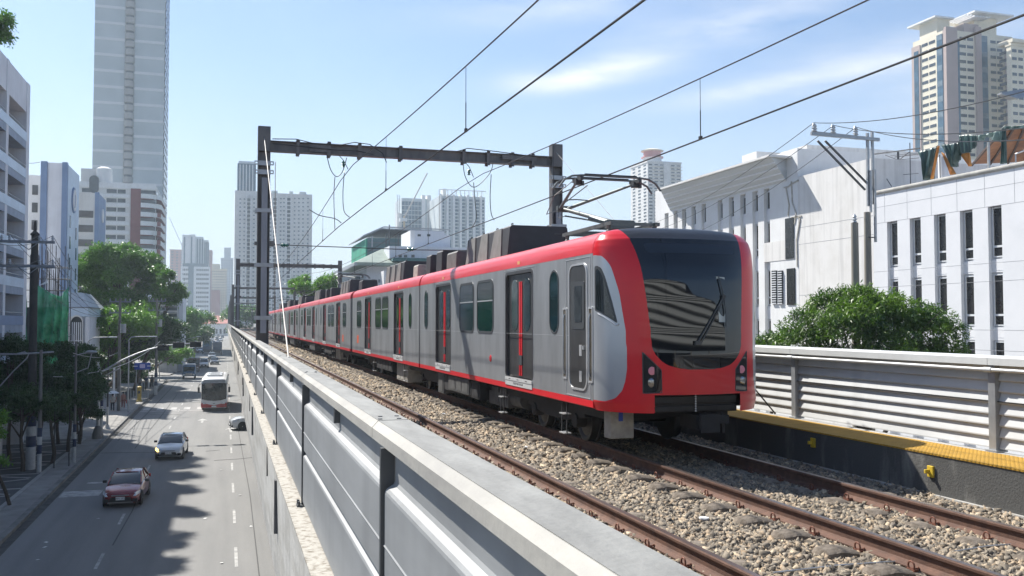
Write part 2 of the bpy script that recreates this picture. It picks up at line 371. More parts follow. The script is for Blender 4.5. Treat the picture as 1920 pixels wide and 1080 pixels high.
# litter on the road
M_lit = mat('paper_scrap', (.7, .7, .68), .8, var=0)
for i in range(16):
    x, y = rnd.uniform(-7.5, 1.2), rnd.uniform(26, 60); a = rnd.uniform(0, 6)
    m = MB().add([(x + .09 * math.cos(a + k * 1.57) * rnd.uniform(.5, 1.2), y + .09 * math.sin(a + k * 1.57), .012 + rnd.uniform(0, .03)) for k in range(4)], [(0, 1, 2, 3)])
    tag(m.build('paper_scrap', M_lit, solid=.003), 'tiny pale scrap of paper lying on the grey road', 'litter', 'paper scraps on the road')
# ================================================================== VIADUCT
M_fascia = mat('fascia_concrete', (.50, .49, .46), .85, col2=(.33, .315, .28), scale=1.6, stretch=(1, .35, 2.2), bump=.35, bscale=14, streak=.55, lo=.42, hi=.72)
M_ledge = mat('ledge_concrete', (.40, .38, .34), .92, col2=(.19, .165, .13), scale=16, bump=.5, bscale=40, lo=.47, hi=.66, detail=12)
via = thing('viaduct', 'long pale concrete railway viaduct carrying the tracks above the street', 'viaduct', (4.8, 0, 0))
Y0, Y1 = -12, 520
d = MB(); d.box(.56, 10.2, Y0, Y1, 6.1, 6.5); d.box(3.0, 7.4, Y0, Y1, 4.6, 6.1)
d.build('deck_slab', M_conc, via)
f = MB(); f.prism([(.536, 7.30), (.78, 7.30), (.80, 6.3), (.56, 6.3), (.548, 6.84)], Y0, Y1); f.build('edge_beam', M_fascia, via)
for i in range(9):
    f = MB(); y = 12.4 + 9.1 * i; f.box(.530, .545, y, y + .025, 6.90, 7.28); f.build('movement_joint', M_dark, via)
lg = MB(); lg.box(.526, .79, Y0, Y1, 7.30, 7.318); lg.build('ledge', M_ledge, via)
tr = MB(); tr.box(8.41, 9.35, Y0, Y1, 6.5, 7.25); tr.build('walkway_wall', mat('walkway_wall_black_stained', (.075, .074, .070), .9, col2=(.27, .26, .235), scale=2.6, stretch=(1, 1.0, .25), bump=.4, lo=.50, hi=.78, detail=9), via)
for i in range(18):
    y = 14 + i * 30; p = MB(); p.cyl((5.2, y, 0), 1.0, 4.0, 20); p.prism([(3.2, 4.6), (7.2, 4.6), (6.3, 3.6), (4.1, 3.6)], y - 1, y + 1); p.build('pier', M_conc, via, smooth=True)
for y in (10.1, 19, 29, 41, 56, 74, 96):
    p = MB(); p.box(.515, .56, y, y + .09, 6.66, 7.22); p.build('fascia_gap_strip', M_pole, via)  # dark strips standing for the gaps in the fascia
tile = mat('yellow_tactile_paving', (.46, .255, .02), .75, var=.22, scale=3)
def tactile(m):
    n, l = m.node_tree.nodes, m.node_tree.links; b = n['Principled BSDF']
    g = n.new('ShaderNodeNewGeometry'); mp = n.new('ShaderNodeMapping'); mp.inputs['Scale'].default_value = (16, 16, 0); l.new(g.outputs['Position'], mp.inputs['Vector'])
    vm = n.new('ShaderNodeVectorMath'); vm.operation = 'FRACTION'; l.new(mp.outputs[0], vm.inputs[0])
    v2 = n.new('ShaderNodeVectorMath'); v2.operation = 'DISTANCE'; l.new(vm.outputs[0], v2.inputs[0]); v2.inputs[1].default_value = (.5, .5, 0)
    mr = n.new('ShaderNodeMapRange'); mr.inputs['From Min'].default_value = .22; mr.inputs['From Max'].default_value = .36; mr.inputs['To Min'].default_value = 1; mr.inputs['To Max'].default_value = 0; l.new(v2.outputs['Value'], mr.inputs['Value'])
    bp = n.new('ShaderNodeBump'); bp.inputs['Strength'].default_value = 1; bp.inputs['Distance'].default_value = .012; l.new(mr.outputs[0], bp.inputs['Height']); l.new(bp.outputs[0], b.inputs['Normal'])
tactile(tile)
t = MB(); t.box(8.40, 9.18, Y0, 42, 7.25, 7.27); t.build('tactile_strip', tile, via)
t = MB(); t.box(9.185, 9.34, Y0, 120, 7.25, 7.266); t.build('walkway_edge', M_conc, via)
b1 = MB(); b1.box(8.36, 8.41, Y0, 14, 6.62, 6.77); b1.build('wall_footing', M_conc, via)
# small yellow brackets on the walkway wall
M_yel = mat('yellow_bracket', (.65, .45, .03), .6, var=.2, scale=20)
for (px, py, lab) in ((1747, 884, 'small yellow wall bracket in the sunlit part of the walkway wall'), (1526, 830, 'small yellow wall bracket on the shaded walkway wall near the train nose')):
    p = at_x(px, py, 8.41); m = MB(); m.cbox((8.395, p.y, p.z), (.03, .10, .14)); m.cbox((8.36, p.y + .02, p.z), (.08, .03, .05)); tag(m.build('wall_bracket', M_yel, bevel=.006), lab, 'bracket')
# ---- street side parapet
M_cap = mat('parapet_cap_cream', (.40, .385, .345), .65, col2=(.29, .28, .26), scale=2.5, stretch=(2, .5, 2), bump=.12, bscale=25, detail=10)
M_capt = mat('cap_top_weathered', (.275, .275, .26), .8, col2=(.19, .19, .18), scale=4, stretch=(2, .6, 1), bump=.2, detail=12)
M_panel = mat('parapet_panel_steel', (.315, .325, .33), .52, .12, var=.2, scale=1.4, stretch=(1, .4, 2.2), streak=.28)
M_post = mat('parapet_post', (.10, .105, .11), .5, .3, var=.2)
par = thing('parapet', 'grey steel panel parapet with a pale sloping cap along the street side', 'parapet', (.7, 0, 7.3))
cap_poly = [(.828, 8.44), (.682, 8.44), (.655, 8.411), (.655, 8.363), (.672, 8.363), (.672, 8.40), (.81, 8.40), (.828, 8.40)]
pan_poly = [(.70, 8.39), (.70, 8.222), (.692, 8.208), (.668, 8.194), (.658, 8.182), (.655, 8.17), (.655, 7.957), (.650, 7.951), (.655, 7.945), (.655, 7.80), (.68, 7.79), (.685, 7.778), (.672, 7.762), (.655, 7.752), (.650, 7.74), (.650, 7.36), (.66, 7.33), (.72, 7.33), (.72, 8.39)]
ys = [-8.65 + 4.2 * k for k in range(0, 30)]
for k, y in enumerate(ys):
    m = MB(); m.prism(cap_poly, y + .33 + .006, y + 4.2 + .33 - .006); cs_ = m.build('cap_section', M_cap, par); m = MB(); m.box(.685, .826, y + .34, y + 4.52, 8.4401, 8.4425); m.build('cap_top', M_capt, cs_)
    m = MB(); m.prism(pan_poly, y + .03, y + 4.17); m.build('panel', M_panel, par)
    m = MB(); m.box(.640, .70, y - .016, y + .016, 7.32, 8.36); m.box(.60, .70, y - .055, y + .055, 7.318, 7.332)
    for s in (-.045, .045): m.cyl((.617, y + s, 7.33), .012, .035, 6)
    m.build('post', M_post, par)
    if -1 < y < 20:
        for dy, dx in ((.40, .70), (.40, .79), (.52, .72), (.52, .80)): m = MB(); m.cyl((dx, y + dy - .02, 8.438), .011, .008, 8); m.build('cap_bolt', M_post, par)
        m = MB(); m.box(.664, .70, y + 1.95, y + 2.0, 8.26, 8.364); m.build('hanger', M_post, par)
m = MB(); m.prism(cap_poly, ys[-1] + 4.54, 420); m.build('cap_section', M_capt, par)
m = MB(); m.prism(pan_poly, ys[-1] + 4.23, 420); m.build('panel', M_panel, par)
# ---- far side noise barrier
M_bar = mat('barrier_louvre_white', (.56, .57, .57), .5, .1, var=.18, scale=1.5, stretch=(1, .3, 3), streak=.2)
bar = thing('noise_barrier', 'white louvred noise barrier with square posts behind the yellow walkway', 'barrier', (9.4, 0, 7.27))
BX = 9.3
def louvre(y0, y1):
    m = MB(); prof = [(BX + .10, 8.36)]
    z = 8.36; prof.append((BX + .02, 8.36)); prof.append((BX + .02, 8.30))
    n = 7; h = (8.30 - 7.30) / n
    for i in range(n):
        z = 8.30 - i * h
        prof += [(BX + .040, z - h * .02), (BX + .038, z - h * .10), (BX + .0, z - h * .84), (BX + .0, z - h * .95)]
    prof += [(BX + .10, 7.30)]
    m.prism(prof, y0, y1); return m
yb = [-3.55 - 8.4 + 4.25 * k for k in range(0, 26)]
for y in yb:
    louvre(y + .06, y + 4.19).build('louvre_panel', M_bar, bar)
    m = MB(); m.box(BX - .05, BX + .12, y - .055, y + .055, 7.27, 8.37); m.box(BX - .08, BX + .1, y - .09, y + .09, 7.27, 7.29)
    m.build('post', M_galv, bar)
    m = MB(); m.prism([(BX - .11, 8.36), (BX - .11, 8.45), (BX - .07, 8.475), (BX + .16, 8.475), (BX + .16, 8.36)], y + .004, y + 4.246); m.build('cap_section', mat('barrier_cap_pale', (.60, .61, .60), .55, var=.12, scale=2), bar)
m = MB(); m.tube([(BX - .10, -12, 8.30), (BX - .10, 90, 8.30)], .024, 10)
for y in yb: m.cyl((BX - .10, y - .06, 8.30), .034, .12, 10, 'y')
m.build('handrail', mat('pale_pipe', (.50, .51, .51), .45, .3, var=.1), bar, smooth=True)
m = MB(); m.tube([(BX - .01, -12, 7.90), (BX - .012, 60, 7.90)], .008, 6); m.build('cable', M_wire, bar)
m = louvre(98.6, 400); m.build('louvre_panel', M_bar, bar)
# ================================================================== TRACK
M_ball = mat('ballast_base', (.19, .165, .135), .95, col2=(.07, .06, .05), scale=22, bump=1.0, bscale=26, detail=10, lo=.4, hi=.6)
st('ballast_bed', MB().box(.80, 8.41, Y0, Y1, 6.5, 6.705), M_ball)
XA0, XA, XB, XC = 2.47, 3.97, 5.79, 7.28
def rail_mesh(x, y0, y1):
    pr = [(-.075, 0), (-.075, .011), (-.02, .028), (-.009, .045), (-.009, .125), (-.034, .138), (-.036, .160), (-.030, .170), (.030, .170), (.036, .160), (.034, .138), (.009, .125), (.009, .045), (.02, .028), (.075, .011), (.075, 0)]
    return MB().prism([(x + a, RT - .172 + b) for a, b in pr], y0, y1)
for x, lab in ((XA0, 'rusty steel rail nearest the street parapet, outer rail of the empty track'), (XA, 'rusty steel rail of the empty track, beside the open gravel strip'), (XB, 'rusty steel rail under the street side wheels of the train'), (XC, 'rusty steel rail nearest the yellow walkway, under the far wheels')):
    o = tag(rail_mesh(x, Y0, 500).build('rail', M_rust), lab, 'rail', 'running rails')
    BASE[o.name] = Vector((0, 0, 0))
    MB().box(x - .0275, x + .0275, Y0, 500, RT - .003, RT).build('running_surface', M_railtop, o)
# sleepers with spring clips
M_slp = mat('sleeper_concrete', (.20, .165, .13), .9, col2=(.10, .08, .06), scale=9, bump=.6, bscale=25, lo=.4, hi=.65)
M_clip = mat('rusty_clip', (.20, .08, .05), .7, .3, var=.3, scale=30)
def sleeper_proto(xc, with_clips=True, dz=0):
    s = thing('sleeper', 'worn concrete sleeper with spring clips half buried in the gravel', 'sleeper', (xc, 0, RT - .18))
    b = MB(); rings = []
    for x, w, h in ((-1.30, .085, .035), (-1.27, .115, .07), (-1.12, .125, .085), (-.95, .125, .055), (-.90, .125, .02), (-.58, .125, .02), (-.52, .125, .05), (-.36, .12, .05), (-.32, .12, .0), (0, .12, -.02), (.32, .12, .0), (.36, .12, .052), (.52, .125, .052), (.58, .125, .02), (.90, .125, .02), (.95, .125, .055), (1.12, .125, .085), (1.27, .115, .07), (1.30, .085, .035)):
        h = h - .008 - dz
        rings.append([(x, -w - .03, -.16), (x, -w - .01, h - .03), (x, -w * .75, h - .005), (x, 0, h), (x, w * .75, h - .005), (x, w + .01, h - .03), (x, w + .03, -.16)])
    b.loft(rings); b.build('body', M_slp, s, smooth=True, local=True)
    if with_clips:
        for rx in (-.745, .745):
            for sd in (-1, 1):
                c = MB(); bx = rx + sd * .115; pts = []
                for k in range(11):
                    a = R(-60 + 300 * k / 10); pts.append((bx + sd * .012, .038 * math.cos(a), .055 + .036 * math.sin(a)))
                pts += [(bx - sd * .03, -.03, .035), (bx - sd * .062, .0, .032)]
                c.tube(pts, .0085, 6); c.cbox((bx + sd * .0, 0, .012), (.05, .10, .03)); c.build('rail_clip', M_clip, s, smooth=True, local=True)
    return s
sl1 = sleeper_proto(XB + .745); sl2 = sleeper_proto(XA - .745, dz=.05)
lab1b = 'shaded concrete sleeper underneath the train half buried in gravel'; lab2b = 'distant dark concrete sleeper under the empty track beyond the first parapet posts'; lab1 = 'sunlit worn concrete sleeper in front of the train half buried in gravel'; lab2 = 'near dark concrete sleeper under the empty track beside the parapet'
for k in range(84):
    y = 10.82 - .705 * 14 + .705 * k
    for p, x, lab in ((sl1, XB + .745, lab1), (sl2, XA - .745, lab2)):
        if k == 0: p.location = (x, y, RT - .18); o = p
        else:
            if y > 34:
                o = p.copy(); C.objects.link(o); ch = [c for c in p.children if c.name.startswith('body')][0].copy(); C.objects.link(ch); ch.parent = o; o.location = (x, y, RT - .18)
            else: o = copy_tree(p, loc=(x, y, RT - .18))
            o.rotation_euler = (0, 0, R(rnd.uniform(-1.2, 1.2)))
        o['label'] = lab if y < 11 else (lab1b if p is sl1 else lab2b); o['group'] = 'sleepers of the train track' if p is sl1 else 'sleepers of the empty track'
far = MB()
for k in range(84, 640):
    y = .95 + .705 * k
    for x in (XB + .745, XA - .745): far.box(x - 1.3, x + 1.3, y - .12, y + .12, 6.66, RT - .165)
tag(far.build('distant_sleepers', M_slp), 'concrete sleepers running on into the distance under both tracks', 'sleepers', kind='stuff')
# loose ballast stones
def stones(n, x0, x1, y0, y1, size, zb, power=1.0):
    base = np.array([(-1, -1, -1), (1, -1, -1), (1, 1, -1), (-1, 1, -1), (-1, -1, 1), (1, -1, 1), (1, 1, 1), (-1, 1, 1)], dtype=np.float32) * .5
    fc = np.array([(0, 3, 2, 1), (4, 5, 6, 7), (0, 1, 5, 4), (1, 2, 6, 5), (2, 3, 7, 6), (3, 0, 4, 7)])
    V = base[None] + nr.uniform(-.36, .36, (n, 8, 3)); V *= (nr.uniform(.40, 1.35, (n, 1, 3)) * size * nr.uniform(.7, 1.45, (n, 1, 1)) ** 1.3)
    q = nr.normal(size=(n, 4)); q /= np.linalg.norm(q, axis=1)[:, None]; w, x, y, z = q.T
    M = np.stack([np.stack([1 - 2 * (y * y + z * z), 2 * (x * y - z * w), 2 * (x * z + y * w)], -1), np.stack([2 * (x * y + z * w), 1 - 2 * (x * x + z * z), 2 * (y * z - x * w)], -1), np.stack([2 * (x * z - y * w), 2 * (y * z + x * w), 1 - 2 * (x * x + y * y)], -1)], -2)
    V = np.einsum('nij,nkj->nki', M, V)
    px = nr.uniform(x0, x1, n); py = y0 + (y1 - y0) * nr.uniform(0, 1, n) ** power
    pz = zb + nr.uniform(-.012, .026, n) + .012 * np.sin(px * 7 + py * 2.3) * np.sin(py * 3.1)
    V += np.stack([px, py, pz], -1)[:, None, :]
    F = fc[None] + (np.arange(n) * 8)[:, None, None]
    return V.reshape(-1, 3), F.reshape(-1, 4)
M_stone = mat('ballast_stone', (.34, .295, .235), .9, col2=(.19, .165, .135), scale=24, bump=0, lo=.40, hi=.60, detail=2)
def per_stone(m):
    n, l = m.node_tree.nodes, m.node_tree.links; b = n['Principled BSDF']; src = b.inputs['Base Color'].links[0].from_socket; g = n.new('ShaderNodeNewGeometry'); r_ = n.new('ShaderNodeValToRGB'); l.new(g.outputs['Random Per Island'], r_.inputs[0])
    e = r_.color_ramp.elements; e[0].position = 0; e[0].color = (.34, .33, .32, 1); e[1].position = 1; e[1].color = (1.75, 1.65, 1.45, 1)
    for p, c in ((.3, (.75, .74, .72, 1)), (.6, (1.0, .97, .92, 1)), (.85, (1.15, .98, .80, 1))): q = e.new(p); q.color = c
    x = n.new('ShaderNodeMix'); x.data_type = 'RGBA'; x.blend_type = 'MULTIPLY'; x.inputs['Factor'].default_value = 1; l.new(src, x.inputs[6]); l.new(r_.outputs[0], x.inputs[7]); l.new(x.outputs[2], b.inputs['Base Color'])
per_stone(M_stone)
Vs, Fs, k = [], [], 0
for a in ((98000, 3.5, 8.42, 1.6, 12, .036, 6.715), (62000, 3.5, 8.42, 12, 24, .044, 6.714), (30000, 3.0, 6.6, 24, 45, .065, 6.712), (16000, .85, 3.5, 1.0, 30, .055, 6.71), (14000, 3.0, 6.0, 45, 90, .09, 6.712)):
    V, F = stones(*a); Vs.append(V); Fs.append(F + k); k += len(V)
tag(np_mesh('ballast_stones', np.concatenate(Vs), np.concatenate(Fs), M_stone), 'loose tan and grey gravel ballast between and beside the rails', 'gravel', kind='stuff')
for (px, py, lab, w) in ((1320, 972, 'flat white disc lid lying in the gravel between the tracks', .055), (990, 838, 'flat white scrap lying on gravel nearest the camera side of the train wheels', .06), (834, 776, 'flat white scrap lying on gravel further along the train', .07)):
    p = at_z(px, py, 6.76); tag(MB().lathe(p, [(w * .9, -.012), (w, 0), (w * .96, .012), (.01, .014)], 14).build('white_disc', M_white, smooth=True), lab, 'litter')
p = at_z(1668, 914, 6.74); tag(MB().add([(p.x - .05, p.y - .02, p.z), (p.x + .05, p.y - .05, p.z + .03), (p.x + .06, p.y + .04, p.z + .01), (p.x - .03, p.y + .05, p.z + .035)], [(0, 1, 2, 3)]).build('plastic_scrap', mat('blue_plastic', (.10, .35, .62), .4, var=0), solid=.003), 'crumpled blue plastic scrap on gravel at the foot of the walkway wall', 'litter')
for (a, b, lab) in (((1450, 1074), (1690, 1052), 'thin bent metal rod lying across gravel at the bottom of the photo'), ((1790, 1034), (1915, 1019), 'thin metal rod lying on gravel between the train rails')):
    A, B_ = at_z(*a, 6.765), at_z(*b, 6.765); tag(MB().tube([A, (A + B_) / 2 + Vector((0, .02, .006)), B_], .009, 6).build('metal_rod', M_galv), lab, 'rod')
# ================================================================== TRAIN
M_red = mat('train_red_paint', (.66, .018, .028), .30, var=.08, scale=2, coat=.22, spec=.35, streak=.0)
M_redd = mat('train_red_roof_edge', (.64, .028, .038), .36, var=.14, scale=2.5, stretch=(3, .4, 1), coat=.25)
M_silver = mat('train_silver_paint', (.46, .485, .51), .33, .45, var=.05, coat=.3)
M_roof = mat('train_roof_grey', (.16, .165, .17), .7, var=.3, scale=4)
M_blackg = mat('windscreen_glass', (.006, .008, .011), .03, var=0, spec=.75)
M_blk = mat('black_fairing', (.018, .020, .026), .38, var=.4, scale=6, stretch=(1, 3, 1), bump=.15, bscale=12)
M_gask = mat('window_gasket', (.05, .055, .06), .45, var=0)
M_wing = mat('train_window_glass', (.004, .024, .023), .07, var=.6, scale=1.6, stretch=(1, .6, 2), spec=.55)
M_wtop = mat('train_vent_glass', (.05, .06, .065), .10, var=.5, scale=6, spec=.7)
M_door = mat('door_leaf_steel', (.13, .13, .13), .28, .6, var=.3, scale=1.5, stretch=(1, 3, .5))
M_bright = mat('bright_trim', (.72, .73, .74), .3, .6, var=.05)
M_thr = mat('threshold_plate', (.66, .665, .66), .45, .3, var=.1, scale=10)
M_ac = mat('roof_unit_charcoal', (.045, .048, .055), .55, .2, var=.2, scale=5)
M_acl = mat('roof_unit_grey', (.15, .15, .145), .6, .2, var=.25, scale=5)
M_wheel = mat('wheel_steel', (.06, .06, .06), .45, .6, var=.3, scale=8)
M_beige = mat('equipment_box_beige', (.38, .36, .32), .7, var=.3, scale=8)
M_line = mat('panel_seam', (.05, .05, .055), .6, var=0)
TX = 6.535; SX = TX - 1.305
train = thing('train', 'red and silver light rail train with a black windscreen standing on the right hand track', 'train', (TX, 12, RT))
prof = [(1.27, .68), (1.305, .80), (1.305, 3.0), (1.300, 3.09), (1.278, 3.18), (1.22, 3.265), (1.12, 3.325), (.97, 3.36), (.7, 3.385), (.35, 3.402), (0, 3.41)]
def side(mb, y0, y1, z0, z1): mb.box(SX, SX + .05, y0, y1, RT + z0, RT + z1)
def car(y0, y1, doors, first):
    # steel side wall pieces round the doorways
    m = MB(); cur = y0
    for a, b in sorted(doors):
        side(m, cur, a, .80, 3.0); side(m, a, b, 2.89, 3.0); side(m, a, b, .80, .92); cur = b
    side(m, cur, y1, .80, 3.0)
    m.box(TX + 1.255, TX + 1.305, y0, y1, RT + .80, RT + 3.0)
    m.box(SX + .05, TX + 1.255, y0 + .002, y0 + .06, RT + .9, RT + 3.0); m.box(SX + .05, TX + 1.255, y1 - .06, y1 - .002, RT + .9, RT + 3.0)
    w = m.build('side_wall', M_steel, train)
    s = MB()
    for px0 in (1,):
        side2 = s.box(SX - .0025, SX + .01, y0 + .02, y1 - .02, RT + 1.752, RT + 1.757)
    s.build('panel_seam', M_bright, w)
    # red lower stripe
    m = MB(); m.prism([(SX + .035, RT + .68), (SX - .001, RT + .70), (SX - .001, RT + .7985), (SX + .05, RT + .7985), (SX + .08, RT + .68)], y0, y1)
    m.prism([(TX + 1.27, RT + .68), (TX + 1.306, RT + .70), (TX + 1.306, RT + .7985), (TX + 1.25, RT + .7985), (TX + 1.22, RT + .68)], y0, y1)
    m.build('lower_stripe', M_red, train)
    m = MB(); m.box(SX + .08, TX + 1.22, y0 + .05, y1 - .05, RT + .66, RT + .90); m.build('floor_pan', M_dark, train)
    # roof shoulders and top
    for sg in (-1, 1):
        m = MB(); o = [(TX + sg * x, RT + z) for x, z in [(1.306, 3.002)] + prof[3:9]] + [(TX + sg * .7, RT + 3.3), (TX + sg * 1.25, RT + 3.002)]
        m.prism(o, y0, y1); r = m.build('roof_shoulder', M_redd, train, smooth=True, sharp=50)
        if sg < 0:
            g = MB(); g.box(TX - 1.262 - .014, TX - 1.24, y0, y1, RT + 3.132, RT + 3.14); g.build('rain_gutter', M_red, r)
    m = MB(); m.prism([(TX - .7, RT + 3.3)] + [(TX - x, RT + z) for x, z in ((.699, 3.384), (.35, 3.402), (0, 3.41))] + [(TX + .35, RT + 3.402), (TX + .699, RT + 3.384), (TX + .7, RT + 3.3)], y0, y1); m.build('roof_top', M_roof, train, smooth=True)
    m = MB(); m.box(TX - 1.1, TX + 1.1, y0 + .01, y1 - .01, RT + 2.95, RT + 3.27); m.build('ceiling', M_dark, train)
# --- doorway: made once, then copied along the train
def door_proto(y):
    w = 1.62; d = MB(); y0, y1 = y - w / 2, y + w / 2; z0, z1 = RT + .92, RT + 2.89
    # pocket lining with rounded upper corners
    o = [(y0, z0), (y1, z0), (y1, z1), (y0, z1)]
    outer = rounded(y0 - .045, y1 + .045, z0 - .001, z1 + .045, .12, 5); inner = rounded(y0 + .012, y1 - .012, z0 + .004, z1 - .012, .10, 5)
    ring_prism(d, outer, inner, SX - .004, SX + .045)
    root = d.build('door', mat('door_frame', (.10, .10, .105), .4, .5, var=.1), train, bevel=0)
    b = MB(); b.box(SX + .045, SX + .052, y0 - .1, y1 + .1, z0 - .02, z1 + .02)
    leafs = []
    for s, a, c in ((0, y0 + .03, y - .004), (1, y + .004, y1 - .03)):
        l = MB(); l.box(SX + .047, SX + .075, a, c, z0 + .02, z1 - .02); L = l.build('door_leaf', M_door, root)
    for s in (-1, 1):
        c = y + s * .37; g = MB(); g.prism(rounded(c - .19, c + .19, RT + 1.80, RT + 2.78, .185, 8), SX + .040, SX + .0465, 'x'); g.build('door_window', M_wing, root)
        r = MB(); c = y + s * .055; r.box(SX + .036, SX + .047, c - .032, c + .032, z0 + .05, z1 - .16); r.build('red_edge', M_red, root)
    r = MB(); r.box(SX + .030, SX + .0475, y - .10, y + .10, RT + 1.17, RT + 1.35); r.build('door_latch', M_gask, root)
    t = MB(); t.box(SX - .02, SX + .06, y0 + .0, y1 - .0, RT + .862, RT + .919); t.build('threshold', M_thr, root)
    p = MB(); p.box(SX - .012, SX - .003, y0 + .0, y1 - .0, RT + .765, RT + .86); p.build('kick_plate', M_thr, root)
    hs = MB()
    for q in (-.5, 0, .5): hs.box(SX - .023, SX - .019, y + q - .05, y + q + .05, RT + .888, RT + .90)
    hs.build('slot', M_dark, root)
    q = MB(); q.box(SX - .006, SX - .001, y0 - .1, y1 + .1, RT + 2.963, RT + 2.972); q.build('drip_rail', M_bright, root)
    for yt in (y0 - .075, y1 + .066): q = MB(); q.box(SX - .004, SX - .001, yt, yt + .009, RT + .80, RT + 2.93); q.build('trim', M_bright, root)
    lamp = MB(); lamp.cbox((SX + .02, y, RT + 3.08), (.04, .14, .06)); lamp.build('door_lamp', mat('amber_lamp', (.75, .42, .18), .4, var=0), root)
    t2 = text_mesh('PLEASE MIND THE GAP', .058, 'lettering', M_gask, root, face_mtx((SX - .0125, y, RT + .812), (-1, 0, 0)), extrude=.001)
    return root
def win_proto(y, w=1.2):
    z0, z1 = RT + 1.78, RT + 2.81; d = MB()
    ring_prism(d, rounded(y - w / 2 - .05, y + w / 2 + .05, z0 - .05, z1 + .05, .19, 7), rounded(y - w / 2 + .0, y + w / 2 - .0, z0, z1, .15, 7), SX - .009, SX + .0)
    root = d.build('window', M_gask, train)
    g = MB(); g.prism(rounded(y - w / 2, y + w / 2, z0, z1, .15, 7), SX - .004, SX - .001, 'x'); g.build('pane', M_wing, root)
    g = MB(); g.prism(rounded(y - w / 2 + .03, y + w / 2 - .03, z0 + .66, z1 - .02, .12, 7), SX - .007, SX - .0045, 'x'); g.build('vent_pane', M_wtop, root)
    g = MB(); g.box(SX - .014, SX - .0045, y - w / 2 + .02, y + w / 2 - .02, z0 + .625, z0 + .65); g.build('window_bar', M_bright, root)
    return root
def oval_proto(y, w=.40):
    d = MB(); z0, z1 = RT + 1.80, RT + 2.81
    ring_prism(d, rounded(y - w / 2 - .03, y + w / 2 + .03, z0 - .03, z1 + .03, .23, 8), rounded(y - w / 2, y + w / 2, z0, z1, .2, 8), SX - .008, SX)
    root = d.build('oval_window', M_gask, train); g = MB(); g.prism(rounded(y - w / 2, y + w / 2, z0, z1, .2, 8), SX - .004, SX - .001, 'x'); g.build('pane', M_wing, root)
    return root
def place(proto, y):
    if 'y0' not in proto: proto['y0'] = y; return proto
    c = copy_tree(proto, train); c.location.y += y - proto['y0']; c['placed'] = y
    return c
DP = door_proto(16.35); DP['y0'] = 16.35
WP = win_proto(18.67); WP['y0'] = 18.67
OP = oval_proto(14.40); OP['y0'] = 14.40
EP = {'d': DP, 'w': WP, 'o': OP}
feats = [('o', 24.62), ('d', 22.6), ('w', 20.22)]
for k, y in feats: place(EP[k], y)
JT = [25.52 + 14.74 * k for k in range(8)]
sec_doors = {0: [(15.54, 17.16), (21.79, 23.41)]}
car(12.712, JT[0] - .09, sec_doors[0], True)
loc_f = [('o', 1.38), ('d', 3.33), ('w', 5.85), ('w', 7.38), ('d', 9.85), ('w', 12.3)]
for s in range(7):
    a, b = JT[s], JT[s + 1]; rev = s % 2 == 1
    g0, g1 = (.09, .38) if not rev else (.38, .09)
    fs = [(k, (a + u) if not rev else (b - u)) for k, u in loc_f]
    for k, y in fs: place(EP[k], y)
    car(a + g0, b - g1, [(y - .81, y + .81) for k, y in fs if k == 'd'], False)
for i, y in enumerate(JT[:-1]):
    wgap = .09 if i % 2 == 0 else .38; m = MB(); n = 3 if wgap < .1 else 9
    o = [(TX - x, RT + z) for x, z in prof[1:]] ; o = o + [(2 * TX - x, z) for x, z in o[::-1][1:]]
    sc = lambda k: [(TX + (x - TX) * k, RT + .7 + (z - RT - .7) * (k * .985 + .015)) for x, z in o]
    m.loft([[(x, y - wgap + 2 * wgap * q / (2 * n), z) for x, z in sc(.96 if q % 2 else .93)] for q in range(2 * n + 1)])
    m.build('gangway', mat('gangway_bellows', (.035, .035, .037), .6, var=.2) if i % 2 == 0 else M_roof, train)
# --- nose
zs_pts = [(.67, 11.80), (1.5, 11.80), (1.85, 11.815), (2.31, 11.85), (2.6, 11.88), (2.8, 11.92), (3.0, 12.0), (3.2, 12.14), (3.3, 12.28), (3.36, 12.40), (3.39, 12.50), (3.41, 12.69)]
def interp(pts, z):
    for (a, ya), (b, yb_) in zip(pts, pts[1:]):
        if z <= b: t = max(0, (z - a) / (b - a)); t = t; return ya + (yb_ - ya) * t
    return pts[-1][1]
def Wz(z):
    return max(interp([(a[1], a[0]) for a in prof], z), .0)
def nose_y(x, z):
    W = max(Wz(z), .02); u = min(abs(x) / W, 1); yf = interp(zs_pts, z); return yf + (12.70 - yf) * (1 - (1 - u ** 2.2) ** (1 / 2.2))
half = [0]; tt = 0
while half[-1] < 1: half.append(min(1, half[-1] + .0105))
ts = []
N = 150
raw = np.linspace(0, math.pi / 2, 1200); n_ = 2.2
cx = np.sin(raw) ** (2 / n_) * 1.305; cy = .9 * (1 - np.cos(raw) ** (2 / n_)); al = np.concatenate([[0], np.cumsum(np.hypot(np.diff(cx), np.diff(cy)))])
tN = np.interp(np.linspace(0, al[-1], N), al, raw)
tcol = np.concatenate([-tN[::-1], tN[1:]])
zrow = sorted(set(np.round(np.concatenate([np.linspace(.67, 3.2, 205), np.linspace(3.2, 3.41, 40)[1:]]), 5)))
NV = []
for z in zrow:
    W, yf = max(Wz(z), .004), interp(zs_pts, z)
    for t in tcol:
        s, c = abs(math.sin(t)), abs(math.cos(t)); x = math.copysign(W * s ** (2 / n_), t); y = yf + (12.70 - yf) * (1 - c ** (2 / n_)); NV.append((TX + x, y, RT + z))
NV = np.array(NV); nc = len(tcol); nrw = len(zrow)
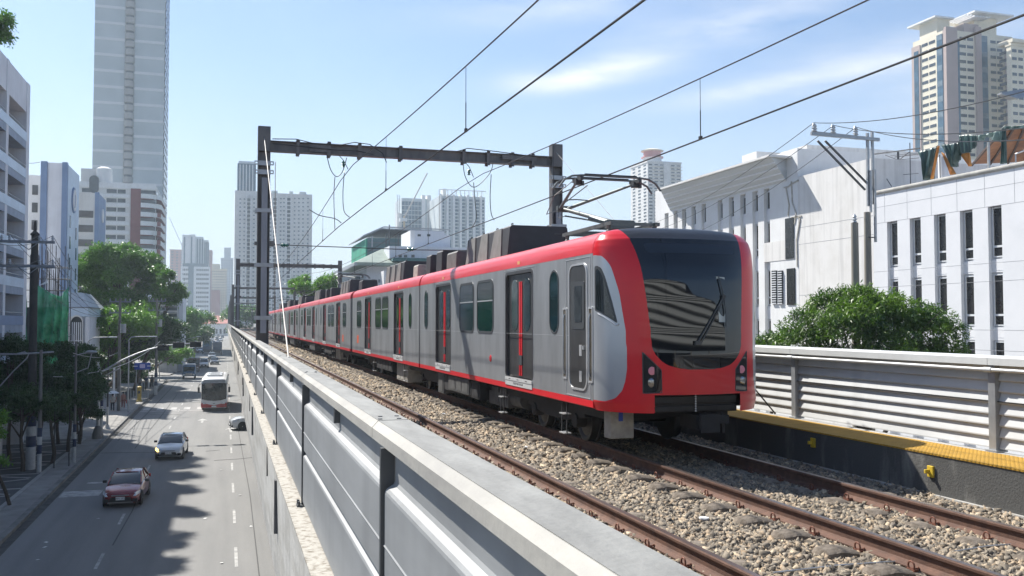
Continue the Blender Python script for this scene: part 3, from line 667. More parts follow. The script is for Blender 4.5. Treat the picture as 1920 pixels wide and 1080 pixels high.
# smooth the vertical kinks of the front line
G = NV.reshape(nrw, nc, 3)
for _ in range(14):
    G2 = G.copy(); G2[1:-1, :, 1] = .5 * G[1:-1, :, 1] + .25 * (G[:-2, :, 1] + G[2:, :, 1]); G2[:, 0, 1] = 12.70; G2[:, -1, 1] = 12.70; G = G2
NV = G.reshape(-1, 3)
def inpoly(x, z, poly):
    c = False; j = len(poly) - 1
    for i in range(len(poly)):
        if (poly[i][1] > z) != (poly[j][1] > z) and x < (poly[j][0] - poly[i][0]) * (z - poly[i][1]) / (poly[j][1] - poly[i][1]) + poly[i][0]: c = not c
        j = i
    return c
P_ws = [(0, 1.29), (.2, 1.292), (.36, 1.31), (.5, 1.352), (.60, 1.415), (.675, 1.50), (.725, 1.61), (.735, 1.85), (.776, 2.31), (.825, 2.77), (.87, 3.02), (.905, 3.20), (0, 3.20)]
P_fa = [(0, 3.20), (.905, 3.20), (.93, 3.28), (.95, 3.345), (.90, 3.42), (0, 3.42)]
P_dd = [(0, 2.98), (.70, 2.98), (.72, 3.00), (.74, 3.11), (.72, 3.13), (0, 3.13)]
P_hl = [(.845, 1.54), (.60, 1.285), (.595, .965), (.84, .955)]
P_sp = [(1.32, .815), (1.25, .82), (1.16, .87), (1.09, .97), (1.05, 1.12), (1.03, 1.31), (1.035, 1.62), (1.04, 1.85), (1.07, 2.1), (1.10, 2.39), (1.145, 2.62), (1.18, 2.78), (1.22, 2.88), (1.262, 2.945), (1.32, 2.97)]
def side_win(x, y, z):
    if y > 12.645 or z > 2.80: return 0
    zb = interp([(1.11, 1.93), (1.30, 2.12)], x) - max(0, y - 12.4) * -.05
    if z < zb: return 0
    g = interp([(1.95, 1.125), (2.0, 1.132), (2.38, 1.195), (2.65, 1.24), (2.77, 1.268), (2.8, 1.29)], z)
    if x < g: return 0
    e = min(x - g, (12.645 - y), (2.80 - z), z - zb)
    return 2 if min(x - g, (2.80 - z) * .5, z - zb, (12.645 - y) * .7) > .022 else 1
quads = []; cls = []
for i in range(nrw - 1):
    for j in range(nc - 1):
        q = (i * nc + j, i * nc + j + 1, (i + 1) * nc + j + 1, (i + 1) * nc + j); c = NV[list(q)].mean(0); x, z, y = abs(c[0] - TX), c[2] - RT, c[1]
        if x < .69 and z < .93: continue
        k = 0
        if inpoly(x, z, P_ws): k = 2 if inpoly(x, z, P_dd) else 1
        elif inpoly(x, z, P_fa): k = 3
        elif inpoly(x, z, P_hl): k = 4
        elif inpoly(x, z, P_sp): k = 5 + side_win(x, y, z)
        quads.append(q); cls.append(k)
quads = np.array(quads); cls = np.array(cls)
# relax the borders between the regions so that they run smooth
edge = {}
for fi, q in enumerate(quads):
    for a, b in ((q[0], q[1]), (q[1], q[2]), (q[2], q[3]), (q[3], q[0])): edge.setdefault((min(a, b), max(a, b)), []).append(fi)
nb = {}
for (a, b), fl in edge.items():
    if len(fl) == 2 and cls[fl[0]] != cls[fl[1]]: nb.setdefault(a, []).append(b); nb.setdefault(b, []).append(a)
xz = NV.copy()
for _ in range(12):
    new = xz.copy()
    for v, ns in nb.items():
        if len(ns) == 2: new[v] = .5 * xz[v] + .25 * (xz[ns[0]] + xz[ns[1]])
    xz = new
for v in nb: NV[v] = xz[v]
def nose_part(name, k, m, parent=train, lift=0):
    sel = quads[np.isin(cls, k)]; ids = np.unique(sel); mp = np.full(len(NV), -1); mp[ids] = np.arange(len(ids)); return np_mesh(name, NV[ids], mp[sel], m, parent, smooth=True)
nose_part('nose_shell', [0], M_red)
ws = nose_part('windscreen', [1], M_blackg)
nose_part('destination_display', [2], mat('display_glass', (.022, .03, .042), .12, var=0), ws)
nose_part('nose_fairing', [3], M_blk)
sel = quads[cls == 4]; 
for sg, nm in ((-1, 'l'), (1, 'r')):
    s2 = np.array([q for q in sel if (NV[q[0]][0] - TX) * sg > 0]); ids = np.unique(s2); mp = np.full(len(NV), -1); mp[ids] = np.arange(len(ids))
    hl = np_mesh('headlight', NV[ids], mp[s2], mat('headlight_glass', (.02, .02, .022), .05, var=.5, scale=9, spec=.9), train, smooth=True)
    y_ = nose_y(.73, 1.27); m = MB(); m.lathe((TX + sg * .72, y_ - .004, RT + 1.275), [(.001, -.012), (.055, -.010), (.062, .004), (.05, .02)], 16, 'y'); m.build('pink_lamp', mat('pink_lens', (.75, .28, .36), .35, var=.15, scale=60), hl, smooth=True)
    m = MB(); yy = nose_y(.72, 1.15); m.lathe((TX + sg * .72, yy - .002, RT + 1.105), [(.001, -.006), (.045, -.006), (.07, .004), (.05, .02)], 16, 'y'); m.build('lamp_reflector', mat('lamp_chrome', (.35, .36, .37), .15, .9, var=.4, scale=20), hl, smooth=True)
    fr = MB(); P = [(.845, 1.54), (.60, 1.285), (.595, .965), (.84, .955), (.845, 1.54)]
    pts = []
    for (xa, za), (xb_, zb_) in zip(P, P[1:]):
        for t in np.linspace(0, 1, 9)[:-1]:
            x, z = xa + (xb_ - xa) * t, za + (zb_ - za) * t; pts.append((TX + sg * x, nose_y(x, z) - .001, RT + z))
    pts.append(pts[0]); fr.tube(pts, .008, 5, cap=False); fr.build('lamp_rim', M_gask, hl)
def half_part(name, k, m, parent, sg):
    sel = np.array([q for q in quads[cls == k] if (NV[q[0]][0] - TX) * sg > 0]); ids = np.unique(sel); mp = np.full(len(NV), -1); mp[ids] = np.arange(len(ids)); return np_mesh(name, NV[ids], mp[sel], m, parent, smooth=True)
for sg in (1, -1):
    sp = half_part('cab_side_panel', 5, M_silver, train, sg); half_part('cab_window_gasket', 6, M_gask, sp, sg); half_part('cab_window', 7, mat('cab_glass', (.02, .028, .03), .05, var=.5, scale=5, spec=.7), sp, sg)
# bright lower lip of the cab window
m = MB(); m.tube([(TX - x, nose_y(x, z) - .004, RT + z) for x, z in ((1.293, 2.095), (1.25, 2.045), (1.20, 1.985), (1.15, 1.93), (1.125, 1.925), (1.118, 1.95))], .009, 6); m.build('window_lip', M_bright, sp, smooth=True)
# seam behind the nose and inside wall
m = MB(); m.prism([(TX + s_ * x, RT + z) for s_, pr_ in ((-1, prof), (1, prof[::-1])) for x, z in [(a * .985, .68 + (b - .68) * .993) for a, b in pr_]], 12.66, 12.72); m.build('nose_bulkhead', M_dark, train)
# anticlimber and coupler gear in the notch
m = MB(); m.box(TX - .70, TX + .70, 12.02, 12.5, RT + .66, RT + 1.0); m.box(TX - .66, TX + .66, 11.97, 12.02, RT + .68, RT + .76); m.box(TX - .66, TX + .66, 11.96, 12.02, RT + .80, RT + .90); m.box(TX - .66, TX + .66, 12.0, 12.03, RT + .915, RT + .93)
m.build('anticlimber', mat('anticlimber_black', (.022, .022, .024), .5, .2, var=.3, scale=9), train, bevel=.008)
m = MB()
for k in range(8): m.ball((TX - .02, 11.945, RT + .93 - k * .035), .014, 5, (1, 1, 1.3))
m.build('chain', M_bright, train)
m = MB(); m.cbox((TX + .1, 12.15, RT + .52), (.26, .5, .20)); m.cyl((TX + .1, 11.78, RT + .52), .10, .22, 12, 'y'); m.cbox((TX + .1, 11.76, RT + .52), (.3, .06, .26)); m.cbox((TX + .40, 11.93, RT + .56), (.16, .12, .12)); m.cbox((TX + .42, 11.95, RT + .44), (.05, .05, .16))
for q in range(5): m.tube([(TX + .05 + q * .09, 11.95, RT + .66), (TX + .03 + q * .1, 11.88, RT + .56 - .02 * (q % 2)), (TX + .12 + q * .08, 11.95, RT + .60)], .012, 6)
m.build('coupler', M_dark, train, bevel=.01)
# wiper
def np3(x, z, off=.03): return Vector((TX + x, nose_y(x, z) - off, RT + z))
def px_nose(px, py):
    Y = 12.0
    for _ in range(12):
        p = at_y(px, py, Y); Y = nose_y(p.x - TX, p.z - RT)
    return at_y(px, py, Y - .03)
m = MB(); piv = px_nose(1308, 643); el = px_nose(1357, 556)
m.tube([piv, el], .011, 6); m.tube([px_nose(1314, 645), px_nose(1356, 565)], .008, 6); m.cbox(piv, (.07, .05, .06)); m.build('wiper_arm', M_gask, train)
m = MB(); m.tube([px_nose(1347, 517), px_nose(1353, 540), el, px_nose(1361, 585), px_nose(1361, 612)], .010, 6); m.cbox(el, (.05, .03, .04)); m.build('wiper_blade', M_gask, train)
m = MB()
for a, b, c_, d_ in ((1344, 518, 1352, 602),): 
    q = [px_nose(a, b), px_nose(1360, 520), px_nose(1362, 604), px_nose(1350, 604)]; m.add([v + Vector((0, .026, 0)) for v in q], [(0, 1, 2, 3)])
m.build('sun_visor', mat('visor_pale', (.45, .50, .49), .3, var=.1), train, solid=.003)
# cab access door with its bright outlines
y0, y1 = 12.95, 13.66; cd = MB(); cd.prism(rounded(y0, y1, RT + .95, RT + 2.85, .15, 7), SX - .006, SX - .001, 'x'); cdo = cd.build('cab_door', M_door, train)
m = MB(); ring_prism(m, rounded(y0 - .03, y1 + .03, RT + .92, RT + 2.88, .18, 7), rounded(y0, y1, RT + .95, RT + 2.85, .15, 7), SX - .016, SX - .001); m.build('door_rim', M_bright, cdo)
m = MB(); m.prism(rounded(13.03, 13.58, RT + 1.86, RT + 2.60, .05, 4), SX - .012, SX - .007, 'x'); m.build('window_surround', M_gask, cdo)
m = MB(); m.prism(rounded(13.13, 13.43, RT + 1.97, RT + 2.53, .02, 3), SX - .016, SX - .013, 'x'); m.build('pane', M_wtop, cdo)
m = MB(); m.box(SX - .014, SX - .007, 13.14, 13.24, RT + 1.45, RT + 1.62); m.box(SX - .014, SX - .007, 13.14, 13.24, RT + 1.05, RT + 1.22); m.cbox((SX - .02, 13.04, RT + 1.58), (.03, .03, .06)); m.build('door_handle', M_bright, cdo)
m = MB(); ring_prism(m, [(12.80, RT + .815), (13.84, RT + .815), (13.84, RT + 2.965), (12.80, RT + 2.965)], [(12.812, RT + .827), (13.828, RT + .827), (13.828, RT + 2.953), (12.812, RT + 2.953)], SX - .006, SX - .001); m.build('access_panel_trim', M_bright, train)
for yc in (12.79, 13.88):
    m = MB(); ring_prism(m, rounded(yc - .085, yc + .085, RT + 1.06, RT + 2.20, .01, 2), rounded(yc - .06, yc + .06, RT + 1.09, RT + 2.17, .01, 2), SX - .014, SX - .001); g = m.build('grab_rail', M_bright, train)
    m = MB(); m.box(SX - .006, SX - .0012, yc - .06, yc + .06, RT + 1.09, RT + 2.17); m.build('recess', mat('recess_bronze', (.13, .11, .08), .5, .3, var=.3), g)
    m = MB(); m.tube([(SX - .008, yc, RT + 2.10), (SX - .03, yc, RT + 2.02), (SX - .03, yc, RT + 1.22), (SX - .008, yc, RT + 1.14)], .013, 8); m.build('handle', M_galv, g, smooth=True)
# logo spots and red emergency handles
for (px, py) in ((920, 672),):
    p = at_x(px, py, SX); m = MB(); m.lathe((SX - .001, p.y, p.z), [(.06, -.012), (.075, 0)], 14, 'x'); m.build('emergency_handle', M_red, train)
M_or = mat('orange_red_mark', (.75, .12, .04), .5, var=0)
for (px, py) in ((671, 636), (643, 634)):
    p = at_x(px, py, SX); m = MB()
    for q in (-.13, .13):
        m.prism(rounded(p.y + q - .10, p.y + q + .10, p.z - .17, p.z + .17, .08, 4), SX - .005, SX - .001, 'x'); m.prism(rounded(p.y + q - .05, p.y + q + .05, p.z + .03, p.z + .10, .02, 2), SX - .008, SX - .0055, 'x')
    m.build('fleet_mark', M_or, train)
# shade lip / roof units
M_acp = mat('roof_unit_panel', (.21, .21, .20), .6, .2, var=.25, scale=5)
def unit(y0, y1, x0=5.85, x1=7.22, z0=3.36, z1=4.08, fins=True, m_=M_ac, nose=True):
    m = MB(); a, b = RT + z0, RT + z1
    m.prism([(x0 - .05, a), (x0 + .02, b - .04), (x0 + .06, b), (x1 - .06, b), (x1 - .02, b - .04), (x1 + .05, a)], y0, y1); root = m.build('roof_unit', m_, train, bevel=.01)
    if fins:
        n = 3; L = (y1 - y0)
        for k in range(n):
            c = y0 + .30 + (k + .5) * (L - .3) / n; w = (L - .3) / n * .40
            f = MB(); f.add([(x0 - .075, c - w, a + .02), (x0 - .075, c + w, a + .02), (x0 - .0, c + w * .62, b - .03), (x0 - .0, c - w * .62, b - .03), (x0 + .03, c - w, a + .02), (x0 + .03, c + w, a + .02), (x0 + .06, c + w * .62, b - .03), (x0 + .06, c - w * .62, b - .03)],
                       [(0, 3, 2, 1), (4, 5, 6, 7), (0, 1, 5, 4), (1, 2, 6, 5), (2, 3, 7, 6), (3, 0, 4, 7)]); f.build('louvre_panel', M_acp, root)
        for k in range(4):
            q = MB(); c = y0 + .1 + k * (L - .2) / 3; q.tube([(x0 + .1, c - .05, b), (x0 + .1, c - .05, b + .04), (x0 + .1, c + .05, b + .04), (x0 + .1, c + .05, b)], .012, 5); q.build('lifting_eye', M_gask, root)
    return root
u0 = unit(18.95, 22.6); q = MB(); q.box(6.9, 7.05, 18.93, 18.95, RT + 3.9, RT + 3.93); q.build('grab_handle', M_gask, u0)
for y in (31.2, 45.6, 60.4, 75.2, 89.8, 104.5): unit(y, y + 3.7)
for (a, b, zt, ww, mt) in ((26.7, 27.3, 3.98, .55, M_ac), (25.2, 25.9, 4.0, .5, M_ac), (23.5, 24.6, 3.86, .8, M_acl), (28.6, 29.3, 3.8, .5, M_beige), (41.0, 42.0, 3.85, .6, M_ac), (53.4, 54.2, 3.95, .5, M_ac), (56.0, 56.8, 3.95, .5, M_ac), (83, 84, 3.9, .5, M_ac), (71, 72, 3.85, .5, M_ac)):
    m = MB(); m.prism([(5.78, RT + 3.3), (5.80, RT + zt - .05), (5.84, RT + zt), (5.84 + ww, RT + zt), (5.88 + ww, RT + 3.3)], a, b); m.build('roof_box', mt, train, bevel=.015)
m = MB()
for k in range(6): m.lathe((5.95 + .0 * k, 24.75 + .12 * (k % 3), RT + 3.35), [(.03, 0), (.05, .08), (.03, .1), (.05, .16), (.03, .18), (.04, .3)], 8)
m.build('roof_insulator', M_gask, train)
# pantographs
M_panto = mat('pantograph_steel', (.16, .175, .17), .45, .5, var=.2, scale=12)
def pantograph(yo, sgn=1, full=True):
    o = thing('tmp', 'x x x x', 'x', (0, 0, 0)); bpy.data.objects.remove(o)
    Y = lambda v: yo + sgn * (v - 15.2)
    zb = RT + 3.62; m = MB()
    for x in (TX - .42, TX + .42): m.bar((x, Y(14.0), zb), (x, Y(16.3), zb), .06, .06)
    for v in (14.1, 14.9, 15.7, 16.2): m.bar((TX - .42, Y(v), zb), (TX + .42, Y(v), zb), .05, .05)
    root = m.build('pantograph', M_panto, train)
    for v in (14.15, 16.1):
        for x in (TX - .42, TX + .42): m = MB(); m.lathe((x, Y(v), RT + 3.37), [(.05, 0), (.05, .03), (.03, .05), (.055, .08), (.03, .10), (.055, .13), (.03, .15), (.045, .22)], 10); m.build('insulator_foot', M_acl, root, smooth=True)
    kn = Vector((TX, Y(17.45), RT + 4.27)); pv = Vector((TX, Y(14.65), RT + 3.67))
    m = MB(); m.tube([pv, kn], [.05, .038], 10); m.tube([pv + Vector((.22, sgn * .35, .02)), kn + Vector((.04, 0, -.14))], .016, 6); m.cbox(pv, (.5, .14, .14)); m.tube([pv + Vector((-.1, .2 * sgn, .05)), pv + Vector((-.1, 1.1 * sgn, .22))], .05, 8); m.build('lower_arm', M_panto, root, smooth=True)
    hz = RT + 4.545; m = MB()
    for s in (-1, 1): m.tube([kn + Vector((s * .07, 0, 0)), Vector((TX + s * .56, Y(15.25), hz - .06))], [.034, .022], 8)
    m.tube([kn + Vector((.0, 0, .10)), Vector((TX - .3, Y(15.4), hz - .10))], .011, 6); m.tube([kn + Vector((-.24, -.75 * sgn, .08)), kn + Vector((0, -.75 * sgn, .1)), kn + Vector((.25, -.8 * sgn, .08))], .012, 6); m.cbox(kn, (.26, .10, .12))
    m.build('upper_arm', M_panto, root, smooth=True)
    m = MB()
    for v in (15.02, 15.38): m.tube([(TX - .98, Y(v), hz - .20), (TX - .88, Y(v), hz - .07), (TX - .74, Y(v), hz + .0), (TX - .55, Y(v), hz + .02), (TX + .55, Y(v), hz + .02), (TX + .74, Y(v), hz + .0), (TX + .88, Y(v), hz - .07), (TX + .98, Y(v), hz - .20)], .019, 8)
    m.build('contact_head', M_panto, root, smooth=True)
    m = MB()
    for x in (TX - .56, TX + .56):
        m.bar((x, Y(14.98), hz - .03), (x, Y(15.42), hz - .03), .05, .07); m.cbox((x, Y(15.2), hz - .08), (.12, .12, .10)); m.cbox((x + .05, Y(15.1), hz - .11), (.04, .05, .08))
    m.build('head_suspension', M_gask, root)
    m = MB()
    for v in (15.02, 15.38): m.box(TX - .5, TX + .5, Y(v) - .02, Y(v) + .02, hz + .034, hz + .052)
    m.build('carbon_strip', M_gask, root)
    m = MB(); m.tube([Vector((TX - .62, Y(15.3), hz - .05)), Vector((TX - .86, Y(15.6), hz - .28)), Vector((TX - .8, Y(16.2), hz - .55)), kn + Vector((-.10, 0, -.02)), kn + Vector((-.14, -.1 * sgn, -.2)), kn + Vector((0, -.2 * sgn, -.16))], .008, 5); m.build('shunt_cable', M_gask, root)
pantograph(15.2)
pantograph(50.2, -1); pantograph(78.5, 1); pantograph(108, -1)
# underframe
def wheelset(y):
    root = None
    m = MB(); m.cyl((XB + .1, y, RT + .34), .07, XC - XB - .2, 10, 'x'); root = m.build('wheelset', M_wheel, train)
    for x, s in ((XB, -1), (XC, 1)):
        w = MB(); w.lathe((x + s * .07, y, RT + .345), [(.10, -.005), (.12, s * .01), (.26, s * -.025), (.29, s * .0), (.34, s * .0), (.345, s * -.12), (.375, s * -.13), (.36, s * -.155), (.1, s * -.155)], 30, 'x'); w.build('wheel', M_wheel, root, smooth=True)
def bogie(yc, detail=True):
    for d_ in (-1.05, 1.05): wheelset(yc + d_)
    m = MB()
    for x in (XB - .16, XC + .16):
        m.prism([(yc - 1.45, RT + .42), (yc - 1.4, RT + .56), (yc - .6, RT + .60), (yc - .4, RT + .50), (yc + .4, RT + .50), (yc + .6, RT + .60), (yc + 1.4, RT + .56), (yc + 1.45, RT + .42), (yc + .5, RT + .30), (yc - .5, RT + .30)], x - .07, x + .07, 'x')
        for d_ in (-1.05, 1.05): m.cyl((x - .10, yc + d_, RT + .345), .12, .2, 12, 'x')
        for d_ in (-.35, .35):
            for q in range(4): m.cyl((x, yc + d_, RT + .50 + q * .05), .10, .03, 10)
    m.box(XB + .1, XC - .1, yc - .3, yc + .3, RT + .35, RT + .62); m.build('bogie_frame', M_dark, train, bevel=.01)
for y in (15.32, 25.52, 36.2, 44.4, 55.0, 65.6, 73.9, 84.5, 95, 103.4, 114): bogie(y)
def ubox(y0, y1, z0, mt, x0=5.34, x1=5.95, nm='equipment_case'):
    m = MB(); m.box(x0, x1, y0, y1, RT + z0, RT + .655); r = m.build(nm, mt, train, bevel=.012)
    if y1 - y0 > .5:
        for k in range(max(1, int((y1 - y0) / .6))):
            q = MB(); q.box(x0 - .008, x0, y0 + .08 + k * .6, y0 + .56 + k * .6, RT + z0 + .05, RT + .60); q.build('lid', mt, r)
M_eq = mat('equipment_grey', (.12, .12, .118), .6, .2, var=.4, scale=6)
ubox(12.6, 12.85, .24, M_beige, 5.46, 5.84, nm='sand_box')
m = MB(); m.cbox((5.62, 12.6, RT + .58), (.06, .05, .16)); m.build('blue_valve', mat('blue_valve', (.03, .08, .45), .5, var=0), train)
ubox(17.9, 19.3, .22, M_eq, 5.5, 6.1); ubox(19.5, 22.9, .26, M_dark); ubox(23.0, 23.6, .14, M_eq); ubox(28.4, 30.3, .08, M_beige, 5.45, 6.1); ubox(30.6, 33.8, .3, M_dark); ubox(46.5, 48.4, .1, M_beige, 5.5, 6.1); ubox(49, 52.5, .28, M_dark); ubox(58.4, 62, .2, M_eq); ubox(76.5, 81.5, .15, M_eq); ubox(87, 92, .2, M_dark)
ubox(20.3, 22.3, .30, M_eq, 5.30, 5.34); m = MB(); m.cyl((5.7, 17.2, RT + .42), .17, .9, 14, 'y'); m.build('air_tank', M_eq, train, smooth=True)
m = MB(); m.box(5.5, 7.6, 12.9, 128, RT + .50, RT + .66); m.build('underfloor', M_dark, train)
for yc in (14.05, 17.55, 27.9, 34.0, 47.6, 53):
    m = MB()
    for s in (-.11, .11): m.box(SX + .04, SX + .055, yc + s - .012, yc + s + .012, RT + .16, RT + .70)
    r = m.build('step_ladder', M_dark, train)
    for zz in (.17, .48): q = MB(); q.box(SX + .0, SX + .12, yc - .12, yc + .12, RT + zz, RT + zz + .018); q.build('tread', M_bright, r)
# far cab simply closes the train
m = MB(); yE = JT[7]; o = [(TX - x, RT + z) for x, z in prof]; o = o + [(2 * TX - x, z) for x, z in o[::-1][1:]]
m.loft([[(x, yE - .38, z) for x, z in o], [(x, yE, z) for x, z in o], [(TX + (x - TX) * .8, yE + .9, RT + .7 + (z - RT - .7) * .9) for x, z in o]]); m.build('rear_cab', M_red, train, smooth=True)
# ================================================================== OVERHEAD LINE
GX0, GX1 = .90, 8.92
M_beam = mat('gantry_steel', (.11, .11, .112), .5, .4, col2=(.17, .16, .155), scale=5, stretch=(1, 1, .3))
M_chan = mat('cable_channel', (.30, .31, .34), .5, .4, var=.25, scale=3, stretch=(1, 1, .3))
M_ins = mat('insulator_glass', (.05, .16, .13), .15, var=0)
def gantry(yg, lab, big):
    t = thing('gantry', lab, 'gantry', (GX0, yg, 7.3), group='overhead line gantries')
    zt = ZC + 5.02
    for x in (GX0, GX1):
        c = MB(); w = .145
        for s in (-1, 1): c.box(x + s * w - .012, x + s * w + .012, yg - .13, yg + .13, 7.0, zt)
        c.box(x - w + .012, x + w - .012, yg - .012, yg + .012, 7.0, zt); c.box(x - .17, x + .17, yg - .14, yg + .14, 7.1, 7.3)
        post = c.build('post', M_beam, t)
        if big:
            h = MB(); h.box(x - .155, x + .155, yg - .145, yg + .145, zt - .62, zt + .02); h.build('post_head', M_beam, post)
            c = MB(); c.box(x - .055, x + .095, yg - .19, yg - .12, ZC - .28, ZC + 3.7 if x < 3 else ZC + 3.1); c.build('cable_channel', M_chan, post)
            for zz in (.0, 1.35, 2.75) if x < 3 else (1.2, 2.6):
                c = MB(); c.box(x - .21, x + .25, yg - .205, yg - .19, ZC + zz + .06, ZC + zz + .16); c.box(x - .21, x + .25, yg + .14, yg + .155, ZC + zz + .06, ZC + zz + .16)
                for s in (-.19, .23): c.cyl((x + s, yg - .22, ZC + zz + .11), .014, .4, 6, 'y')
                c.build('clamp', M_galv, post)
            for zz in (4.08, 3.85):
                c = MB()
                for s in (-1, 1):
                    ring_prism(c, [(x + s * .19 - .05, ZC + zz - .05), (x + s * .19 + .05, ZC + zz - .05), (x + s * .19 + .05, ZC + zz + .05), (x + s * .19 - .05, ZC + zz + .05)], [(x + s * .19 - .025, ZC + zz - .025), (x + s * .19 + .025, ZC + zz - .025), (x + s * .19 + .025, ZC + zz + .025), (x + s * .19 - .025, ZC + zz + .025)], yg - .2, yg - .16, 'y')
                c.box(x - .16, x + .16, yg - .17, yg - .15, ZC + zz - .06, ZC + zz + .06); c.build('bracket', M_galv, post)
            c = MB(); c.box(x - .22, x - .15, yg - .1, yg + .1, ZC + 1.98, ZC + 2.06); c.cbox((x + .2 if x < 3 else x - .2, yg - .02, ZC + 2.02), (.14, .12, .14)); c.build('bracket', M_beam, post)
    b = MB(); zc = ZC + 4.55; h = .13
    b.box(GX0 + .145, GX1 - .145, yg - .012, yg + .012, zc - h + .018, zc + h - .018)
    for s in (-1, 1): b.box(GX0 + .145, GX1 - .145, yg - .10, yg + .10, zc + s * h - .011, zc + s * h + .011)
    beam = b.build('beam', M_beam, t)
    if big:
        for x in (1.75, 2.55, 3.35, 4.45, 6.2, 6.9, 7.6, 8.2):
            c = MB(); c.box(x - .045, x + .045, yg - .12, yg - .102, zc - .21, zc + .19); c.box(x - .045, x + .045, yg + .102, yg + .12, zc - .21, zc + .19)
            for zz in (-.185, .165): c.cyl((x, yg - .16, zc + zz), .014, .32, 6, 'y')
            c.box(x - .05, x + .05, yg - .12, yg + .12, zc + .145, zc + .16); c.build('beam_clamp', M_beam, beam)
        c = MB(); c.box(2.05, 2.5, yg - .118, yg - .10, zc - .1, zc + .1); c.box(7.3, 8.3, yg - .118, yg - .1, zc - .02, zc + .1); c.build('splice_plate', M_beam, beam)
        c = MB(); c.tube([(GX0 + .2, yg - .14, zc + .17), (1.7, yg - .14, zc + .20), (2.1, yg - .15, zc + .12), (2.8, yg - .15, zc + .1), (3.2, yg - .16, zc + .2), (3.6, yg - .16, zc + .17), (3.95, yg - .16, zc - .05), (4.05, yg - .2, zc - .3)], .012, 6)
        c.tube([(GX0 + .2, yg - .14, zc + .05), (1.8, yg - .14, zc + .02), (2.7, yg - .15, zc - .03), (3.3, yg - .15, zc - .02), (3.7, yg - .17, zc - .1)], .010, 6)
        c.tube([(6.0, yg - .14, zc + .12), (6.3, yg - .14, zc + .22), (7.1, yg - .14, zc + .18), (7.9, yg - .14, zc + .12), (8.6, yg - .14, zc + .1)], .012, 6); c.build('beam_cable', M_wire, beam)
    # cross span wire with glass insulators
    c = MB(); zw = ZC + 2.0
    c.tube([(GX0 + .2, yg - .02, zw), ((GX0 + GX1) / 2, yg - .02, zw - .05), (GX1 - .2, yg - .02, zw)], .012 if big else .014, 6); sp_ = c.build('span_wire', M_wire, t)
    for x in (GX0 + .55, 4.75, GX1 - .55):
        c = MB(); c.lathe((x - .12, yg - .02, zw - (.04 if x == 4.75 else .01)), [(.012, 0), (.03, .02), (.05, .06), (.025, .08), (.055, .11), (.025, .13), (.05, .17), (.012, .22)], 10, 'x'); c.build('insulator', M_ins, sp_, smooth=True)
    return t
YG = [24.4, 76, 128, 180, 232, 284, 336]
labs = ['near steel portal gantry carrying the overhead wires across both tracks', 'second steel portal gantry from the camera, standing above the middle of the train', 'third portal gantry from the camera, small behind the second one', 'fourth portal gantry from the camera in the receding row', 'fifth portal gantry from the camera in the receding row', 'sixth portal gantry from the camera in the receding row', 'farthest portal gantry of the receding row']
for i, y in enumerate(YG): gantry(y, labs[i], i < 2)
XL = 3.22
def xw(x, y): return x if x > 5 else 3.04 + .0176 * abs(y - YG[0]) * (1 if y < YG[0] else .35)
def span_z(y, z0, sag):      # height of the messenger above the camera
    a = YG[0] - 52; 
    k = math.floor((y - a) / 52); u = ((y - a) - k * 52) / 52
    return ZC + z0 - sag * 4 * u * (1 - u)
def messenger(x, lab, z0, sag, y0=-26, y1=336):
    pts = [(xw(x, y), y, span_z(y, z0, sag)) for y in np.arange(y0, y1, 2.6)]
    o = tag(MB().tube(pts, .0105, 6).build('messenger_wire', M_wire), lab, 'wire', 'messenger wires'); BASE[o.name] = Vector((0, 0, 0)); return o
def contact(x, lab, zc, y0=-26, y1=336, z0=4, sag=.5, dy=6.2, ph=0):
    o = tag(MB().tube([(xw(x, y), y, ZC + zc) for y in np.arange(y0, y1, 5.24)], .0125, 6).build('contact_wire', M_wire), lab, 'wire', 'contact wires'); BASE[o.name] = Vector((0, 0, 0))
    y = y0 + ph; x_in = x
    while y < 130:
        x = x_in
        if min(abs(y - g) for g in YG) > 2:
            x = xw(x, y)
            MB().tube([(x, y, ZC + zc + .01), (x, y, ZC + zc + .42)], .008, 5).tube([(x, y, ZC + zc + .42), (x, y, span_z(y, z0, sag))], .0045, 5).cbox((x, y, ZC + zc + .02), (.035, .06, .05)).build('dropper', M_wire, o)
        y += dy
    return o
messenger(XL, 'thin upper messenger wire over the empty track, the leftmost of the sloping wires', 4.05, .55)
contact(XL, 'thick contact wire over the empty track beside the parapet', 2.72, z0=4.05, sag=.55, ph=at_x(870, 200, XL).y + 26 - 6.2 * 6)
messenger(6.5, 'thin upper messenger wire over the train track', 4.0, .66)
contact(6.5, 'thick contact wire over the train, touching the pantograph head', 2.63, z0=4.0, sag=.66, ph=at_x(1313, 200, 6.5).y + 26 - 6.2 * 6)
yg = YG[0]
for x, zm, lab in ((3.06, 4.05, 'short glass insulator hanging from the beam over the empty track'), (6.5, 4.0, 'short glass insulator hanging from the beam over the train track')):
    t = thing('hanging_insulator', lab, 'insulator', (x, yg, ZC + 4.4))
    MB().tube([(x - .25, yg, ZC + 4.42), (x - .12, yg, ZC + 4.28), (x, yg, ZC + zm)], .010, 6).build('rod', M_wire, t)
    MB().lathe((x - .13, yg, ZC + zm + .05), [(.012, 0), (.05, .02), (.02, .05), (.05, .07), (.02, .10), (.05, .12), (.012, .17)], 10).build('insulator', M_ins, t, smooth=True)
